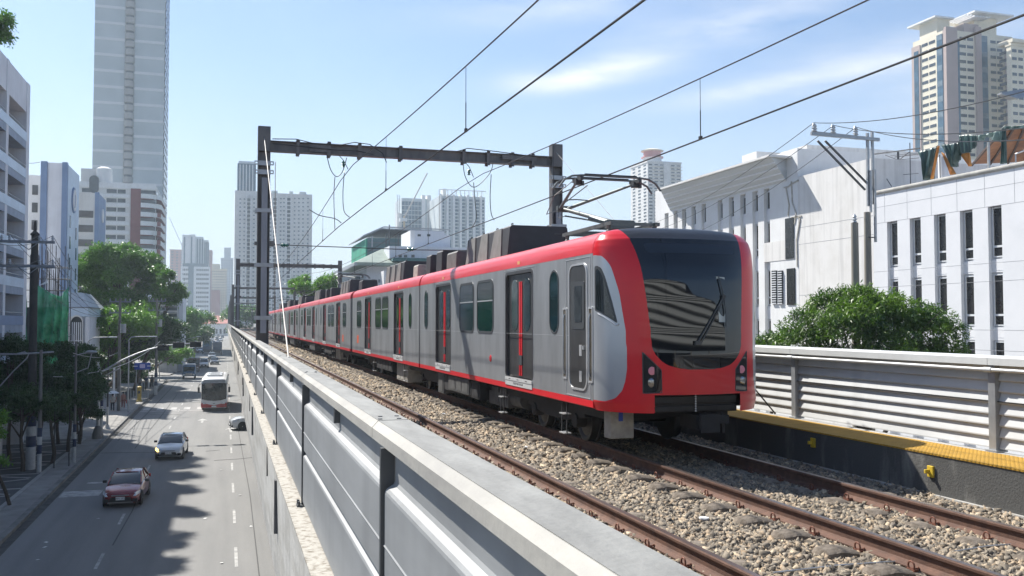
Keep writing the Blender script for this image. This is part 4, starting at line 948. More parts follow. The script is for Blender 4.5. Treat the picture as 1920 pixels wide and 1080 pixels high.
def cable(pts3, lab, r=.011, name='jumper_cable', cat='cable'):
    # smooth the path
    P = [Vector(p) for p in pts3]; out = []
    for i in range(len(P) - 1):
        p0, p1, p2, p3 = P[max(i - 1, 0)], P[i], P[i + 1], P[min(i + 2, len(P) - 1)]
        for k in range(6):
            t = k / 6; out.append(.5 * ((2 * p1) + (-p0 + p2) * t + (2 * p0 - 5 * p1 + 4 * p2 - p3) * t * t + (-p0 + 3 * p1 - 3 * p2 + p3) * t ** 3))
    out.append(P[-1]); return tag(MB().tube(out, r, 6).build(name, M_wire, smooth=True), lab, cat)
def on(px, py, d): return at_y(px, py, d)
cable([on(613, 292, yg), on(620, 318, yg), on(631, 331, yg), on(642, 322, yg), on(650, 296, yg)], 'black cable looping down from the beam to the left messenger wire')
cable([on(628, 332, yg + .2), on(626, 370, yg + 2), on(628, 432, yg + 3)], 'black jumper cable dropping from the left messenger wire to the contact wire')
cable([on(646, 320, yg - .2), on(643, 360, yg - 1), on(645, 395, yg - 1), on(655, 407, yg - 1.5)], 'black jumper cable with a hooked end, right of its straight twin above the empty track')
cable([on(580, 393, yg), on(600, 404, yg), on(628, 410, yg + 1), on(640, 418, yg + 1)], 'black cable sagging from the span wire to the left contact wire')
cable([on(868, 302, yg), on(872, 330, yg), on(885, 350, yg), on(900, 345, yg), on(920, 322, yg), on(926, 296, yg)], 'black cable looping down from the beam to the right messenger wire')
cable([on(888, 342, yg), on(891, 380, yg), on(893, 410, yg), on(884, 428, yg)], 'long black jumper cable curving down to the wire over the train')
cable([on(921, 327, yg), on(919, 370, yg), on(921, 400, yg), on(927, 413, yg)], 'black jumper cable just left of the right gantry post')
# guy wires
M_guy = mat('guy_wire_white', (.50, .47, .42), .6, var=.4, scale=6)
g0 = Vector((GX0, yg - .16, ZC + 4.72)); g1 = at_z(541, 671, 8.44)
tag(MB().tube([g0, g1], .0105, 6).build('guy_wire', M_guy), 'thick pale guy wire slanting from the near gantry post down to the parapet', 'guy wire')
tag(MB().tube([(GX1 - .05, yg - .16, ZC + 4.8), (9.25, 16.0, 8.5)], .006, 6).build('guy_wire', M_guy), 'thin pale guy wire slanting down from the right post of the near gantry', 'guy wire')
tag(MB().tube([(1.2, yg + .3, ZC + 4.2), at_z(515, 640, 8.0)], .010, 6).build('guy_wire', M_guy), 'thin pale wire hanging close beside the near gantry post', 'guy wire')
# black stay rod next to the train nose
tag(MB().tube([at_x(1411, 724, 8.9), at_x(1454, 776, 9.2)], .013, 6).build('stay_rod', M_wire), 'thin black rod leaning on the noise barrier beside the train nose', 'rod')
# ================================================================== BUILDINGS
M_win = mat('facade_window', (.07, .085, .10), .12, var=.5, scale=.4, spec=.6)
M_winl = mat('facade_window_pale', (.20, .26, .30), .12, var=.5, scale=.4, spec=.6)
M_bl = mat('window_blue_glass', (.06, .13, .19), .10, var=.5, scale=.3, spec=.7)
M_wht = mat('painted_wall_white', (.73, .74, .74), .8, col2=(.64, .64, .63), scale=.5, lo=.4, hi=.75, streak=.12)
M_wht2 = mat('painted_wall_offwhite', (.68, .68, .665), .8, col2=(.58, .575, .555), scale=.3, streak=.15)
M_grey = mat('tower_grey_blue', (.50, .55, .565), .7, col2=(.43, .48, .49), scale=.12, streak=.08)
M_greyl = mat('tower_pale_band', (.66, .68, .69), .7, var=.1)
M_lav = mat('wall_lavender_grey', (.68, .70, .74), .75, col2=(.60, .615, .65), scale=.5, streak=.15)
M_blue = mat('facade_blue_panel', (.20, .28, .43), .6, var=.15, scale=.6)
M_blue2 = mat('facade_light_blue', (.55, .66, .78), .45, var=.15, scale=.6)
M_void = mat('painted_recess_shade', (.02, .022, .028), .8, var=.4, scale=1.5)  # near-black colour stands in for the shade inside recesses
M_maroon = mat('maroon_wall', (.22, .085, .085), .75, var=.2, scale=.5)
M_pink = mat('pinkish_wall', (.42, .26, .24), .8, var=.15, scale=.2)
M_taupe = mat('taupe_wall', (.44, .35, .32), .8, var=.12, scale=.2)
M_cream = mat('cream_wall', (.74, .68, .54), .8, var=.1, scale=.2)
class Bld:
    def __init__(s, name, label, loc, cat='building', group=None):
        s.root = thing(name, label, cat, (loc[0], loc[1], 0), group=group); s.wins = []
    def box(s, nm, m, x0, x1, y0, y1, z0, z1, **k):
        return MB().box(x0, x1, y0, y1, z0, z1).build(nm, m, s.root, **k)
    def win(s, face, p, u0, u1, z0, z1, m=None, d=.06, nm='window'):
        """face 'y': on plane y=p looking to -Y; 'x+' on x=p looking +X; 'x-' looking -X"""
        s.wins.append((face, p, u0, u1, z0, z1, m or M_win, d, nm))
    def grid(s, face, p, us, zs, w, h, m=None, d=.06):
        for u in us:
            for z in zs: s.win(face, p, u - w / 2, u + w / 2, z, z + h, m, d)
    def finish(s, keep=100):
        def geo(q):
            f, p, u0, u1, z0, z1, m, d, nm = q; b = MB()
            if f == 'y': b.box(u0, u1, p - d, p + .05, z0, z1); c = Vector(((u0 + u1) / 2, p, (z0 + z1) / 2))
            elif f == 'x+': b.box(p - .05, p + d, u0, u1, z0, z1); c = Vector((p, (u0 + u1) / 2, (z0 + z1) / 2))
            else: b.box(p - d, p + .05, u0, u1, z0, z1); c = Vector((p, (u0 + u1) / 2, (z0 + z1) / 2))
            return b, c
        L = [(geo(q), q) for q in s.wins]
        L.sort(key=lambda e: (e[0][1] - CAM).length / math.sqrt(max(.01, (e[1][3] - e[1][2]) * (e[1][5] - e[1][4]))))
        for (b, c), q in L[:keep]: b.build(q[8], q[6], s.root)
        rest = {}
        for (b, c), q in L[keep:]: rest.setdefault(0, []).append((b, q))
        for k, lst in rest.items():
            m = MB(); ms = []; idx = []
            for b, q in lst:
                if q[6] not in ms: ms.append(q[6])
                m.add(b.v, b.f); idx += [ms.index(q[6])] * len(b.f)
            o = m.build('windows', ms, s.root, fix=False); o.data.polygons.foreach_set('material_index', idx); o['kind'] = 'stuff'
def X_at(px, Y): return at_y(px, 604, Y).x
def Y_at(px, X): return at_x(px, 604, X).y
def Z_at(px, py, Y): return at_y(px, py, Y).z
def Zx(px, py, X): return at_x(px, py, X).z
# ---- B1: near left block with balconies
xb = -14.0; yb0, yb1 = 26, Y_at(47, xb); zt = Zx(47, 150, xb)
b = Bld('office_building', 'blue and lavender balcony building cut off by the left edge of the photo', (xb - 8, yb0))
b.box('wall', M_lav, xb - 18, xb - 2.2, yb0, yb1, 0, zt - .5)
fl = 2.66; ztop = zt
b.box('parapet', M_lav, xb - 2.4, xb, yb0, yb1, zt - 2.2, zt); b.box('added_shade_wing', M_lav, xb - 18, xb - 3.4, yb1, yb1 + 7, 0, zt - .6)  # unseen wing added past the facade end to shade the road
ys_ = [yb1 - .55 - k * 6.5 for k in range(8)]
for k, y in enumerate(ys_):
    if y > yb0: b.box('pillar', M_lav, xb - 2.4, xb + .05, y - .35 if k else y - .5, y + .35 if k else yb1 - .001, 0, zt - .002)
nf = 7
for i in range(nf):
    z0 = zt - 2.2 - fl * (i + 1) - .0
    b.box('slab_band', mat('slab_slate_blue', (.32, .38, .47), .7, var=.2, scale=1), xb - 2.3, xb + .03, yb0 + .02, yb1 - .92, z0 - .02, z0 + .5)
    b.box('balcony_panel', M_blue2 if i != 5 else M_blue, xb - .06, xb + .06, yb0 + .03, yb1 - .93, z0 + .503, z0 + 1.15)
    m = MB(); m.tube([(xb, yb0 + .1, z0 + 1.38), (xb, yb1 - 1, z0 + 1.38)], .03, 6); m.build('handrail', M_galv, b.root)
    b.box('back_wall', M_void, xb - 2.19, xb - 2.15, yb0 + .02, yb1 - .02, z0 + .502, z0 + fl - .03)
    for k in range(5):
        y = yb1 - 2.2 - k * 2.1; b.box('window', M_win, xb - 2.14, xb - 2.10, y - .7, y + .5, z0 + .8, z0 + 2.3)
b.box('plain_band', M_wht, xb - 2.3, xb + .06, yb0 + .02, yb1 - .92, zt - 2.2 - fl * nf - 1.9, zt - 2.2 - fl * nf - .03)
b.finish()
b = Bld('office_building', 'unseen tall plain block added beyond the left frame edge to shade the road', (xb - 16, yb1 + 12)); b.box('wall', M_lav, xb - 22, xb - 8, yb1 + .5, yb1 + 26.5, 0, 42.6)  # out of view, added so that its shadow falls across the road
for k in range(8):
    for j in range(6): b.win('x+', xb - 8, yb1 + 2 + j * 4, yb1 + 4 + j * 4, 4 + k * 4, 6 + k * 4)
b.finish()
# ---- B2
Y2 = 112.0; xa, xb_, xc, xd = X_at(44, Y2), X_at(75, Y2), X_at(120, Y2), 0
zt = Z_at(100, 305, Y2); z2 = Z_at(60, 322, Y2)
b = Bld('office_building', 'tall lavender grey block with blue edge strips and a round emblem', (xc - 5, Y2))
yE = Y_at(143, xc)
b.box('wall', M_lav, xb_, xc, Y2, yE, 0, zt); b.box('side_wall', M_wht, xa - 4, xb_, Y2 + 2.5, yE, 0, z2)
b.box('blue_strip', M_blue, xb_ - .2, xb_ + .45, Y2 - .15, Y2 + .2, 0, zt + .1); b.box('blue_strip', M_blue, xc - .45, xc + .08, Y2 - .15, Y2 + .5, 0, zt + .1)
b.box('street_facade', M_blue2, xc, xc + .10, Y2 + .5, yE - .2, 0, zt - .1)
for k in range(8):
    z = Z_at(58, 365 + k * 33, Y2 + 2.5)
    b.win('y', Y2 + 2.5, X_at(47, Y2), X_at(58, Y2), z, z + 1.1, M_win); 
    q = MB(); q.box(X_at(62, Y2), X_at(70, Y2), Y2 + 2.1, Y2 + 2.5, z + .5, z + .95); q.build('air_conditioner', M_wht2, b.root)
for k in range(9):
    for j, yy in enumerate((Y2 + 2.2, yE - 2.2)): b.win('x+', xc + .1, yy - .25, yy + .25, zt - 7 - k * 2.4 - j, zt - 5.6 - k * 2.4 - j, M_bl)
em = MB(); yc, zc = (Y2 + yE) / 2, zt - 3.6; em.lathe((xc + .1, yc, zc), [(1.5, 0), (1.5, .12)], 28, 'x'); e1 = em.build('emblem', M_blue, b.root)
em = MB(); em.lathe((xc + .22, yc, zc), [(1.25, 0), (1.25, .05)], 28, 'x'); em.build('emblem_disc', M_wht, e1); text_mesh('J', 1.7, 'emblem_letter', M_blue, e1, face_mtx((xc + .29, yc, zc), (1, 0, 0)), .02)
b.finish()
# ---- B3
Y3 = 150.0; xa, xc = X_at(140, Y3), X_at(181, Y3); zt = Z_at(160, 361, Y3); yE = Y_at(194, xc)
b = Bld('office_building', 'smaller pale office block with grey window bands above the big leafy tree', (xc - 5, Y3))
b.box('wall', M_wht2, xa, xc, Y3, yE, 0, zt); b.box('blue_strip', M_blue, xc - .5, xc + .08, Y3 - .15, Y3 + .5, 0, zt + .1); b.box('street_facade', M_blue, xc, xc + .08, Y3 + .5, yE - .2, 0, zt - .1)
for k in range(8):
    z = Z_at(160, 408 + 27 * k, Y3); q = b.box('window_band', M_win, xa + .2, xc - .7, Y3 - .06, Y3 + .1, z, z + 1.05)
em = MB(); em.lathe((xc + .08, (Y3 + yE) / 2, zt - 3), [(1.1, 0), (1.1, .12)], 20, 'x'); em.build('emblem', M_wht, b.root)
for k in range(5): b.win('x+', xc + .08, Y3 + 2.5, Y3 + 3.4, zt - 9 - k * 2.6, zt - 7.8 - k * 2.6, M_bl)
b.finish()
# ---- B4 apartment with curved balconies
Y4 = 290.0; x0, x1 = X_at(140, Y4), X_at(305, Y4) - 1.0; zt = Z_at(250, 345, Y4)
b = Bld('apartment_building', 'white apartment block with maroon strips and rounded corner balconies in front of the grey tower', (x1 - 12, Y4))
b.box('wall', M_wht2, x0, x1 - 1.4, Y4 + 1.2, Y4 + 26, 0, zt); b.box('parapet', M_wht, x0, x1 - 1.4, Y4 + 1.0, Y4 + 1.2, zt - 1.3, zt + .3)
fh = 17.1 * (.955 * Y4 + .3 * x1) / FPX
xs = [X_at(p, Y4) for p in (241, 260)]
b.box('maroon_strip', M_maroon, xs[0], xs[1], Y4 + .8, Y4 + 1.3, 0, zt - 1.2)
for i in range(20):
    z = zt - 1.3 - fh * (i + 1)
    if z < 0: break
    arc = [(x1 - 5.5, Y4 + 1.19)] + [(x1 - 5.5 + 5.5 * math.sin(R(a)), Y4 + 5.3 - 5.5 * math.cos(R(a))) for a in range(0, 95, 10)] + [(x1, Y4 + 24), (x1 - 1.41, Y4 + 24), (x1 - 1.41, Y4 + 1.19)]
    q = MB().prism(arc, z - .1, z + fh * .46, 'z').build('balcony', M_wht, b.root)
    q2 = MB().prism([(x - .1 * (x > x1 - 5), y + .1) for x, y in arc], z - .32, z - .102, 'z').build('balcony_soffit', M_maroon, q)
    for px0, px1 in ((148, 175), (195, 214), (216, 231)): b.win('y', Y4 + 1.2, X_at(px0, Y4), X_at(px1, Y4), z + fh * .45, z + fh * .88, M_win)
    b.win('y', Y4 + 1.2, x1 - 6.5, x1 - 1.5, z + fh * .46, z + fh * .9, M_win); b.win('x+', x1 - 1.4, Y4 + 2, Y4 + 8, z + fh * .46, z + fh * .9, M_win); b.win('x+', x1 - 1.4, Y4 + 10, Y4 + 22, z + fh * .46, z + fh * .9, M_win)
    bb = MB(); bb.box(x0, xs[0] - .3, Y4 + .9, Y4 + 1.19, z - .1, z + fh * .34); bb.box(xs[1] + .3, x1 - 6.6, Y4 + .9, Y4 + 1.19, z - .1, z + fh * .34); bb.build('ledge', M_wht, b.root)
    bb = MB(); bb.box(X_at(292, Y4), X_at(299, Y4), Y4 - .35, Y4 - .2, z - .3, z + fh * .4); 
    if i > 1: bb.build('maroon_panel', M_maroon, b.root)
b.box('roof_house', M_wht2, X_at(143, Y4), X_at(196, Y4), Y4 + 4, Y4 + 14, zt, zt + 4.6)
q = MB(); q.lathe((X_at(188, Y4), Y4 + 3.5, zt + .3), [(2.2, 0), (2.2, 4.2), (1.2, 4.8), (.1, 5)], 18); q.build('water_tank', M_wht, b.root, smooth=True)
q = MB(); q.prism(rounded(X_at(162, Y4), X_at(180, Y4), zt - 3, zt + 2.2, 1.3, 6), Y4 + .9, Y4 + 1.19, 'y'); q.build('arched_niche', M_win, b.root)
b.finish()
# ---- B5 grey tower
Y5 = 325.0; x0, x1 = X_at(168, Y5), X_at(301, Y5); ZT = 170; yE = Y_at(309.5, x1); xs0, xs1 = X_at(226, Y5), X_at(245, Y5)
b = Bld('tower', 'tall plain grey tower with pale bands and a round stair shaft at the left', ((x0 + x1) / 2, Y5), 'tower')
b.box('wall', M_grey, x0, x1, Y5, yE, 0, ZT)
fh = 30.0 * (.955 * Y5 + .3 * x1) / FPX; zb = Z_at(200, 15, Y5); k = 0; z = zb + 4 * fh
while z > 50:
    for u0, u1 in ((x0, xs0), (xs1, x1)): b.box('pale_band', M_greyl, u0 + .01, u1 - .01, Y5 - .12, Y5 + .1, z, z + fh * .17)
    z -= fh
xm = (xs0 + xs1) / 2; rr = (xs1 - xs0) / 2
q = MB(); q.cyl((xm, Y5, 0), rr * .80, ZT, 20); q.build('stair_core', mat('stair_core_dark', (.22, .235, .24), .8, var=.2), b.root, smooth=True)  # core in a darker grey than the stair balconies
z = zb + 5 * fh
while z > 50:
    q = MB(); q.lathe((xm, Y5, z - fh * .36), [(rr, 0), (rr, fh * .36)], 20); q.build('stair_balcony', mat('stair_concrete', (.42, .42, .41), .8, var=.2), b.root, smooth=True); z -= fh / 2
for i in range(60):
    z = ZT - 3 - i * 2.6
    if z < 45: break
    for j in range(5):
        yy = Y5 + 1.5 + j * (yE - Y5 - 2) / 5; b.win('x+', x1, yy, yy + (yE - Y5) / 5 * .7, z, z + 1.7, M_win, .25)
b.finish()
# ---- generic distant tower
def tower(name, label, px0, px1, pyt, Y, depth, wall, cols, fl_px, wcol=M_win, wf=.45, hf=.45, side='x-', roofbox=None, z_low=0, group=None):
    x0, x1 = X_at(px0, Y), X_at(px1, Y); zt = Z_at((px0 + px1) / 2, pyt, Y); b = Bld(name, label, ((x0 + x1) / 2, Y), 'tower', group)
    b.box('wall', wall, x0, x1, Y, Y + depth, 0, zt); b.box('parapet', wall, x0 - .3, x1 + .3, Y - .3, Y + depth + .3, zt, zt + .9)
    dd = .955 * Y + .298 * (x0 + x1) / 2; fh = fl_px * dd / FPX; n = int((zt - z_low) / fh); cw = (x1 - x0) / cols
    for i in range(n):
        z = zt - fh * (i + 1) + fh * .15
        for c in range(cols):
            u = x0 + cw * (c + .5); b.win('y', Y, u - cw * wf / 2, u + cw * wf / 2, z, z + fh * hf, wcol, .12)
        if side: 
            xx = x0 if side == 'x-' else x1
            for c in range(max(1, int(depth / 7))): yy = Y + 2 + c * 7; b.win(side, xx, yy, yy + 3, z, z + fh * hf, wcol, .12)
    for (a0, a1, h) in (roofbox or []):
        w = x1 - x0; b.box('roof_house', wall, x0 + w * a0, x0 + w * a1, Y + 2, Y + depth * .7, zt + .9, zt + .9 + h)
    return b, x0, x1, zt, fh
# B6 far group down the road
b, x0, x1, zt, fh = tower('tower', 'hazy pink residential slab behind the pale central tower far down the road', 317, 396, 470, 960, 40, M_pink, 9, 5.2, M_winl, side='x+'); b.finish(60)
Yc = 900; b = Bld('tower', 'hazy pale blue tower with vertical fins, tallest of the far group down the road', (X_at(365, Yc), Yc), 'tower')
for i, (p0, p1, t, m_) in enumerate(((340, 354, 440, M_greyl), (354, 364, 439, M_greyl), (364, 379, 443, M_grey), (379, 389, 449, M_grey))):
    a0, a1 = X_at(p0, Yc), X_at(p1, Yc); z = Z_at(p0, t, Yc); b.box('wall', m_, a0, a1, Yc + i * 2, Yc + 40, 0, z)
    for k in range(3 if i > 1 else 1): u = a0 + (a1 - a0) * (k + .6) / 3.2; b.box('glass_fin', M_bl, u, u + 1.3, Yc + i * 2 - .3, Yc + i * 2 + .2, Z_at(p0, 494, Yc), z - 2)
zz = Z_at(365, 494, Yc); b.box('dark_floor', M_bl, X_at(340, Yc) - .5, X_at(389, Yc), Yc - 1, Yc + 8, zz - 3, zz)
b.box('lower_wall', M_greyl, X_at(338, Yc), X_at(392, Yc), Yc - 2, Yc + 30, 0, zz - 3)
b.box('glass_strip', M_bl, X_at(352, Yc), X_at(362, Yc), Yc - 2.4, Yc - 1.9, 0, zz - 3)
for r in range(16):
    for c in list(range(5)) + list(range(8, 15)): u = X_at(340 + c * 3.4, Yc); b.win('y', Yc - 2, u, u + 1.2, zz - 7 - r * 4.2, zz - 5.2 - r * 4.2, M_win, .2)
b.finish()
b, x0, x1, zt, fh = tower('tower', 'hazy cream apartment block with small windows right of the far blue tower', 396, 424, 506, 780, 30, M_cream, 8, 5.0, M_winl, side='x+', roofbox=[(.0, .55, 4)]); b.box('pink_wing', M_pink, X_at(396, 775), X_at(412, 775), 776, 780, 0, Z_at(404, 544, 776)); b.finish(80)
b, x0, x1, zt, fh = tower('tower', 'hazy blue glass tower farthest right of the group down the road', 413, 436, 485, 1100, 30, M_grey, 5, 5, M_bl, side='x+', roofbox=[(.25, .8, 12)]); b.finish(60)
# B7 white twin tower behind the gantry
Y7 = 520.0
def zt7(p, y): return Z_at(p, y, Y7)
b = Bld('tower', 'large white residential tower block with columns of small dark windows behind the near gantry post', (X_at(510, Y7), Y7), 'tower')
b.box('wall', M_wht2, X_at(438, Y7), X_at(500, Y7), Y7, Y7 + 25, 0, zt7(470, 358)); b.box('wall', M_wht2, X_at(499, Y7), X_at(583, Y7), Y7 - 2, Y7 + 25, 0, zt7(540, 364))
b.box('glass_crown', M_bl, X_at(442, Y7), X_at(477, Y7), Y7 + .5, Y7 + 18, zt7(470, 358), zt7(450, 306)); b.box('crown_wall', M_greyl, X_at(444, Y7), X_at(474, Y7), Y7 + 3, Y7 + 16, zt7(450, 306), zt7(450, 300))
for p in (446, 452, 458, 464, 470): b.box('crown_fin', M_greyl, X_at(p, Y7), X_at(p + 2, Y7), Y7 + .1, Y7 + .6, zt7(470, 358), zt7(450, 308))
for p0, p1 in ((507, 519), (560, 573), (541, 548)): b.box('roof_house', M_grey, X_at(p0, Y7), X_at(p1, Y7), Y7 + 3, Y7 + 12, zt7(540, 364), zt7(540, 357))
for q, (p, w, m_) in enumerate(((464, 2.2, M_win), (513, 2.2, M_win), (539, 2.4, M_win), (448, .9, M_winl), (456, .9, M_winl), (474, .9, M_winl), (484, .9, M_winl), (505, .9, M_winl), (524, .9, M_winl), (530, .9, M_winl), (550, .9, M_winl), (558, .9, M_winl), (566, .9, M_winl), (575, .9, M_winl))):
    for i in range(30):
        py = 372 + i * 7.6; u = X_at(p, Y7); z = zt7(p, py); yy = Y7 if p < 499 else Y7 - 2
        b.win('y', yy, u - w / 2, u + w / 2, z - (1.5 if w > 2 else .7), z, m_, .15)
for p in (460, 468, 509, 517, 535, 543, 500): b.box('pier_strip', M_wht, X_at(p, Y7) - .25, X_at(p, Y7) + .25, Y7 - 2.5, Y7 + .1, 0, zt7(p, 366))
b.finish()
# B9 towers under construction
Y9 = 600.0; b = Bld('tower', 'blue glass tower under construction with a hoist mast on its left side', (X_at(775, Y9), Y9), 'tower')
b.box('wall', M_grey, X_at(752, Y9), X_at(806, Y9), Y9, Y9 + 25, 0, Z_at(775, 372, Y9)); b.box('white_pier', M_wht, X_at(790, Y9), X_at(796, Y9), Y9 - 1, Y9 + 3, 0, Z_at(793, 366, Y9)); b.box('white_pier', M_wht2, X_at(800, Y9), X_at(807, Y9), Y9 - .6, Y9 + 6, 0, Z_at(793, 366, Y9)); b.box('white_pier', M_wht2, X_at(745, Y9), X_at(752, Y9), Y9 - .6, Y9 + 6, 0, Z_at(748, 400, Y9))
for r in range(13):
    for c in range(6): u = X_at(752.5 + c * 6.2, Y9); z = Z_at(770, 378 + r * 8.6, Y9); b.win('y', Y9, u, u + 1.9, z - 2.5, z, M_bl, .2)
h = MB()
for p in (743, 747):
    h.bar((X_at(p, Y9), Y9 - 2, 20), (X_at(p, Y9), Y9 - 2, Z_at(p, 366, Y9)), .35)
for k in range(24): z = 24 + k * 2.8; h.bar((X_at(743, Y9), Y9 - 2, z), (X_at(747, Y9), Y9 - 2, z + 2.8), .2)
h.build('hoist_mast', M_greyl, b.root); b.finish(80)
Yn = 560.0; b = Bld('tower', 'pale blue grey tower with a white roof frame, right of the glass tower', (X_at(865, Yn), Yn), 'tower')
b.box('wall', M_grey, X_at(824, Yn), X_at(909, Yn), Yn, Yn + 30, 0, Z_at(865, 368, Yn))
for k, p in enumerate((824, 836, 848, 861, 874, 886, 899)): b.box('white_pier', M_wht, X_at(p, Yn), X_at(p + 3.5, Yn), Yn - 1.5, Yn + 2, 0, Z_at(865, 366, Yn))
for r in range(16):
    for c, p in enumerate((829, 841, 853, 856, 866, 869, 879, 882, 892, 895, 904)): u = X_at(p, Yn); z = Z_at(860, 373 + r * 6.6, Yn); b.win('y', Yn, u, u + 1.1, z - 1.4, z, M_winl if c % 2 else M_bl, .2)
fm = MB(); zt_ = Z_at(865, 368, Yn); zh = Z_at(865, 357, Yn)
for p in range(823, 911, 8): fm.bar((X_at(p, Yn), Yn, zt_), (X_at(p, Yn), Yn, zh), .4)
fm.bar((X_at(823, Yn), Yn, zh), (X_at(911, Yn), Yn, zh), .5); fm.build('roof_frame', M_wht, b.root); b.box('roof_house', M_wht2, X_at(832, Yn), X_at(838, Yn), Yn + 3, Yn + 10, zt_, zh + 1); b.finish(100)
# tower crane
cr_ = thing('tower_crane', 'thin yellowish tower crane jib leaning up beside the blue glass tower', 'crane', (X_at(757, 590), 590, 0))
MB().bar((X_at(757, 590), 590, 0), (X_at(757, 590), 590, Z_at(757, 405, 590)), 1.0).build('mast', mat('crane_yellow', (.50, .38, .22), .7, var=.2), cr_)
MB().bar((X_at(757, 590), 590, Z_at(757, 408, 590)), (X_at(800, 590), 590, Z_at(800, 325, 590)), .8).build('jib', mat('crane_pale', (.55, .50, .44), .7, var=.2), cr_)
MB().box(X_at(749, 590), X_at(762, 590), 589, 592, Z_at(757, 415, 590), Z_at(757, 409, 590)).build('counterweight', M_greyl, cr_)
cr2 = thing('tower_crane', 'faint thin crane jib above the far towers down the road', 'crane', (X_at(338, 880), 880, 0))
MB().bar((X_at(340, 880), 880, 40), (X_at(340, 880), 880, Z_at(340, 455, 880)), .8).build('mast', M_greyl, cr2); MB().bar((X_at(340, 880), 880, Z_at(340, 462, 880)), (X_at(315, 880), 880, Z_at(315, 408, 880)), .5).build('jib', M_greyl, cr2)
# B8 green net building
Y8 = 255.0; b = Bld('building_under_construction', 'unfinished building wrapped in green safety net with a light steel roof', (X_at(730, Y8), Y8))
M_net = mat('green_safety_net', (.02, .36, .22), .8, var=.3, scale=.5); M_netd = mat('dark_green_net', (.06, .15, .15), .8, col2=(.10, .17, .19), scale=.4)
xg, xg2 = X_at(688, Y8), X_at(845, Y8); xl = xg; yb_ = Y_at(670, xg) if False else Y8 + 24
b.box('dark_net_wall', M_netd, xg, xg2, Y8, Y8 + 30, 0, Z_at(700, 446, Y8)); b.box('green_net', M_net, xg - .5, xg - .02, Y8 - .2, Y8 + 30, 0, Z_at(688, 448, Y8))
for k in range(5): b.box('floor_slab', mat('net_grey_slab', (.16, .19, .20), .8, var=.2), xg + .3, xg2, Y8 - .3, Y8 - .01, Z_at(700, 456 + k * 14, Y8), Z_at(700, 454 + k * 14, Y8))  # grey floor edges across the dark net
rf = MB(); za, zb2, zc2 = Z_at(700, 444, Y8), Z_at(722, 427, Y8), Z_at(800, 444, Y8)
for k in range(7):
    yy = Y8 - 2 + k * 5; rf.bar((xg - 1.5, yy, za), (X_at(716, Y8), yy, zb2), .3); rf.bar((X_at(716, Y8), yy, zb2), (X_at(840, Y8), yy, zc2 + 2), .3); rf.bar((xg + 1, yy, za - 3), (xg + 1, yy, za), .3)
rf.prism([(xg - 1.5, za + .1), (X_at(716, Y8), zb2 + .1), (X_at(840, Y8), zc2 + 2), (X_at(840, Y8), zc2 + 1.7), (X_at(716, Y8), zb2 - .2), (xg - 1.5, za - .2)], Y8 + 2, Y8 + 29); rf.build('steel_roof', mat('pale_sheet_roof', (.36, .37, .40), .6, var=.15), b.root)
q = MB(); 
for p in (728, 745, 722): q.bar((X_at(p, Y8), Y8 - 1, 20), (X_at(p, Y8), Y8 - 1, Z_at(p, 422 if p == 728 else 440, Y8)), .22)
q.build('scaffold_pole', M_pole, b.root); b.finish()
# B10 white building with green hipped roof
Y10 = 128.0; b = Bld('school_building', 'white building with a pale green hipped roof rising behind the train', (X_at(760, Y10), Y10))
M_groof = mat('pale_green_roof', (.30, .36, .30), .6, col2=(.22, .27, .23), scale=.8, stretch=(1, 1, 1))
xl, xr = X_at(687, Y10), X_at(905, Y10); ze = Z_at(690, 494, Y10); zr = Z_at(735, 459, Y10)
b.box('wall', M_lav, xl, xr, Y10, Y10 + 22, 0, ze)
r_ = MB(); x0_ = X_at(664, Y10 - 2); r_.add([(x0_, Y10 - 2.5, ze), (X_at(790, Y10), Y10 - 2.5, ze), (x0_, Y10 + 24, ze), (X_at(732, Y10), Y10 + 5, zr), (X_at(732, Y10), Y10 + 18, zr), (X_at(905, Y10), Y10 + 5, zr), (X_at(905, Y10), Y10 + 18, zr), (X_at(905, Y10), Y10 + 24, ze), (x0_, Y10 - 2.5, ze - .4), (X_at(790, Y10), Y10 - 2.5, ze - .4), (x0_, Y10 + 24, ze - .4), (X_at(905, Y10), Y10 + 24, ze - .4), (X_at(905, Y10), Y10 - 2.5, ze), (X_at(905, Y10), Y10 - 2.5, ze - .4)],
    [(0, 1, 5, 3), (0, 3, 4, 2), (2, 4, 6, 7), (1, 12, 5), (8, 10, 2, 0), (0, 8, 9, 1), (3, 5, 6, 4), (8, 9, 13, 11, 10), (1, 9, 13, 12)]); r_.build('roof', M_groof, b.root)
f_ = MB(); f_.box(x0_ - .05, x0_ + .3, Y10 - 2.6, Y10 + 24, ze - .45, ze - .05); f_.build('fascia', M_galv, b.root)
b.box('roof_block', M_lav, X_at(733, Y10 - 3), xr, Y10 - 1.5, Y10 + 3, Z_at(740, 486, Y10), Z_at(740, 463, Y10))
b.box('green_canopy', mat('teal_canopy', (.04, .13, .13), .6, var=.2), X_at(736, Y10 - 3), X_at(800, Y10), Y10 - 3.2, Y10 - 1.55, Z_at(740, 492, Y10), Z_at(740, 486, Y10))
b.box('stair_tower', M_lav, X_at(779, Y10), X_at(836, Y10), Y10 + 1, Y10 + 8, Z_at(780, 466, Y10), Z_at(780, 431, Y10)); b.box('pale_pier', M_wht, X_at(771, Y10), X_at(779.3, Y10), Y10 + .9, Y10 + 8.1, Z_at(780, 466, Y10), Z_at(780, 431, Y10))  # whiter strip along the left of the stair tower
b.box('side_block', M_lav, X_at(836, Y10), X_at(850, Y10), Y10 + 2, Y10 + 8, Z_at(780, 470, Y10), Z_at(840, 438, Y10))
for p in (746, 756, 770): b.win('y', Y10 - 1.5, X_at(p - 3, Y10), X_at(p + 3, Y10), Z_at(p, 484, Y10), Z_at(p, 479, Y10), M_win)
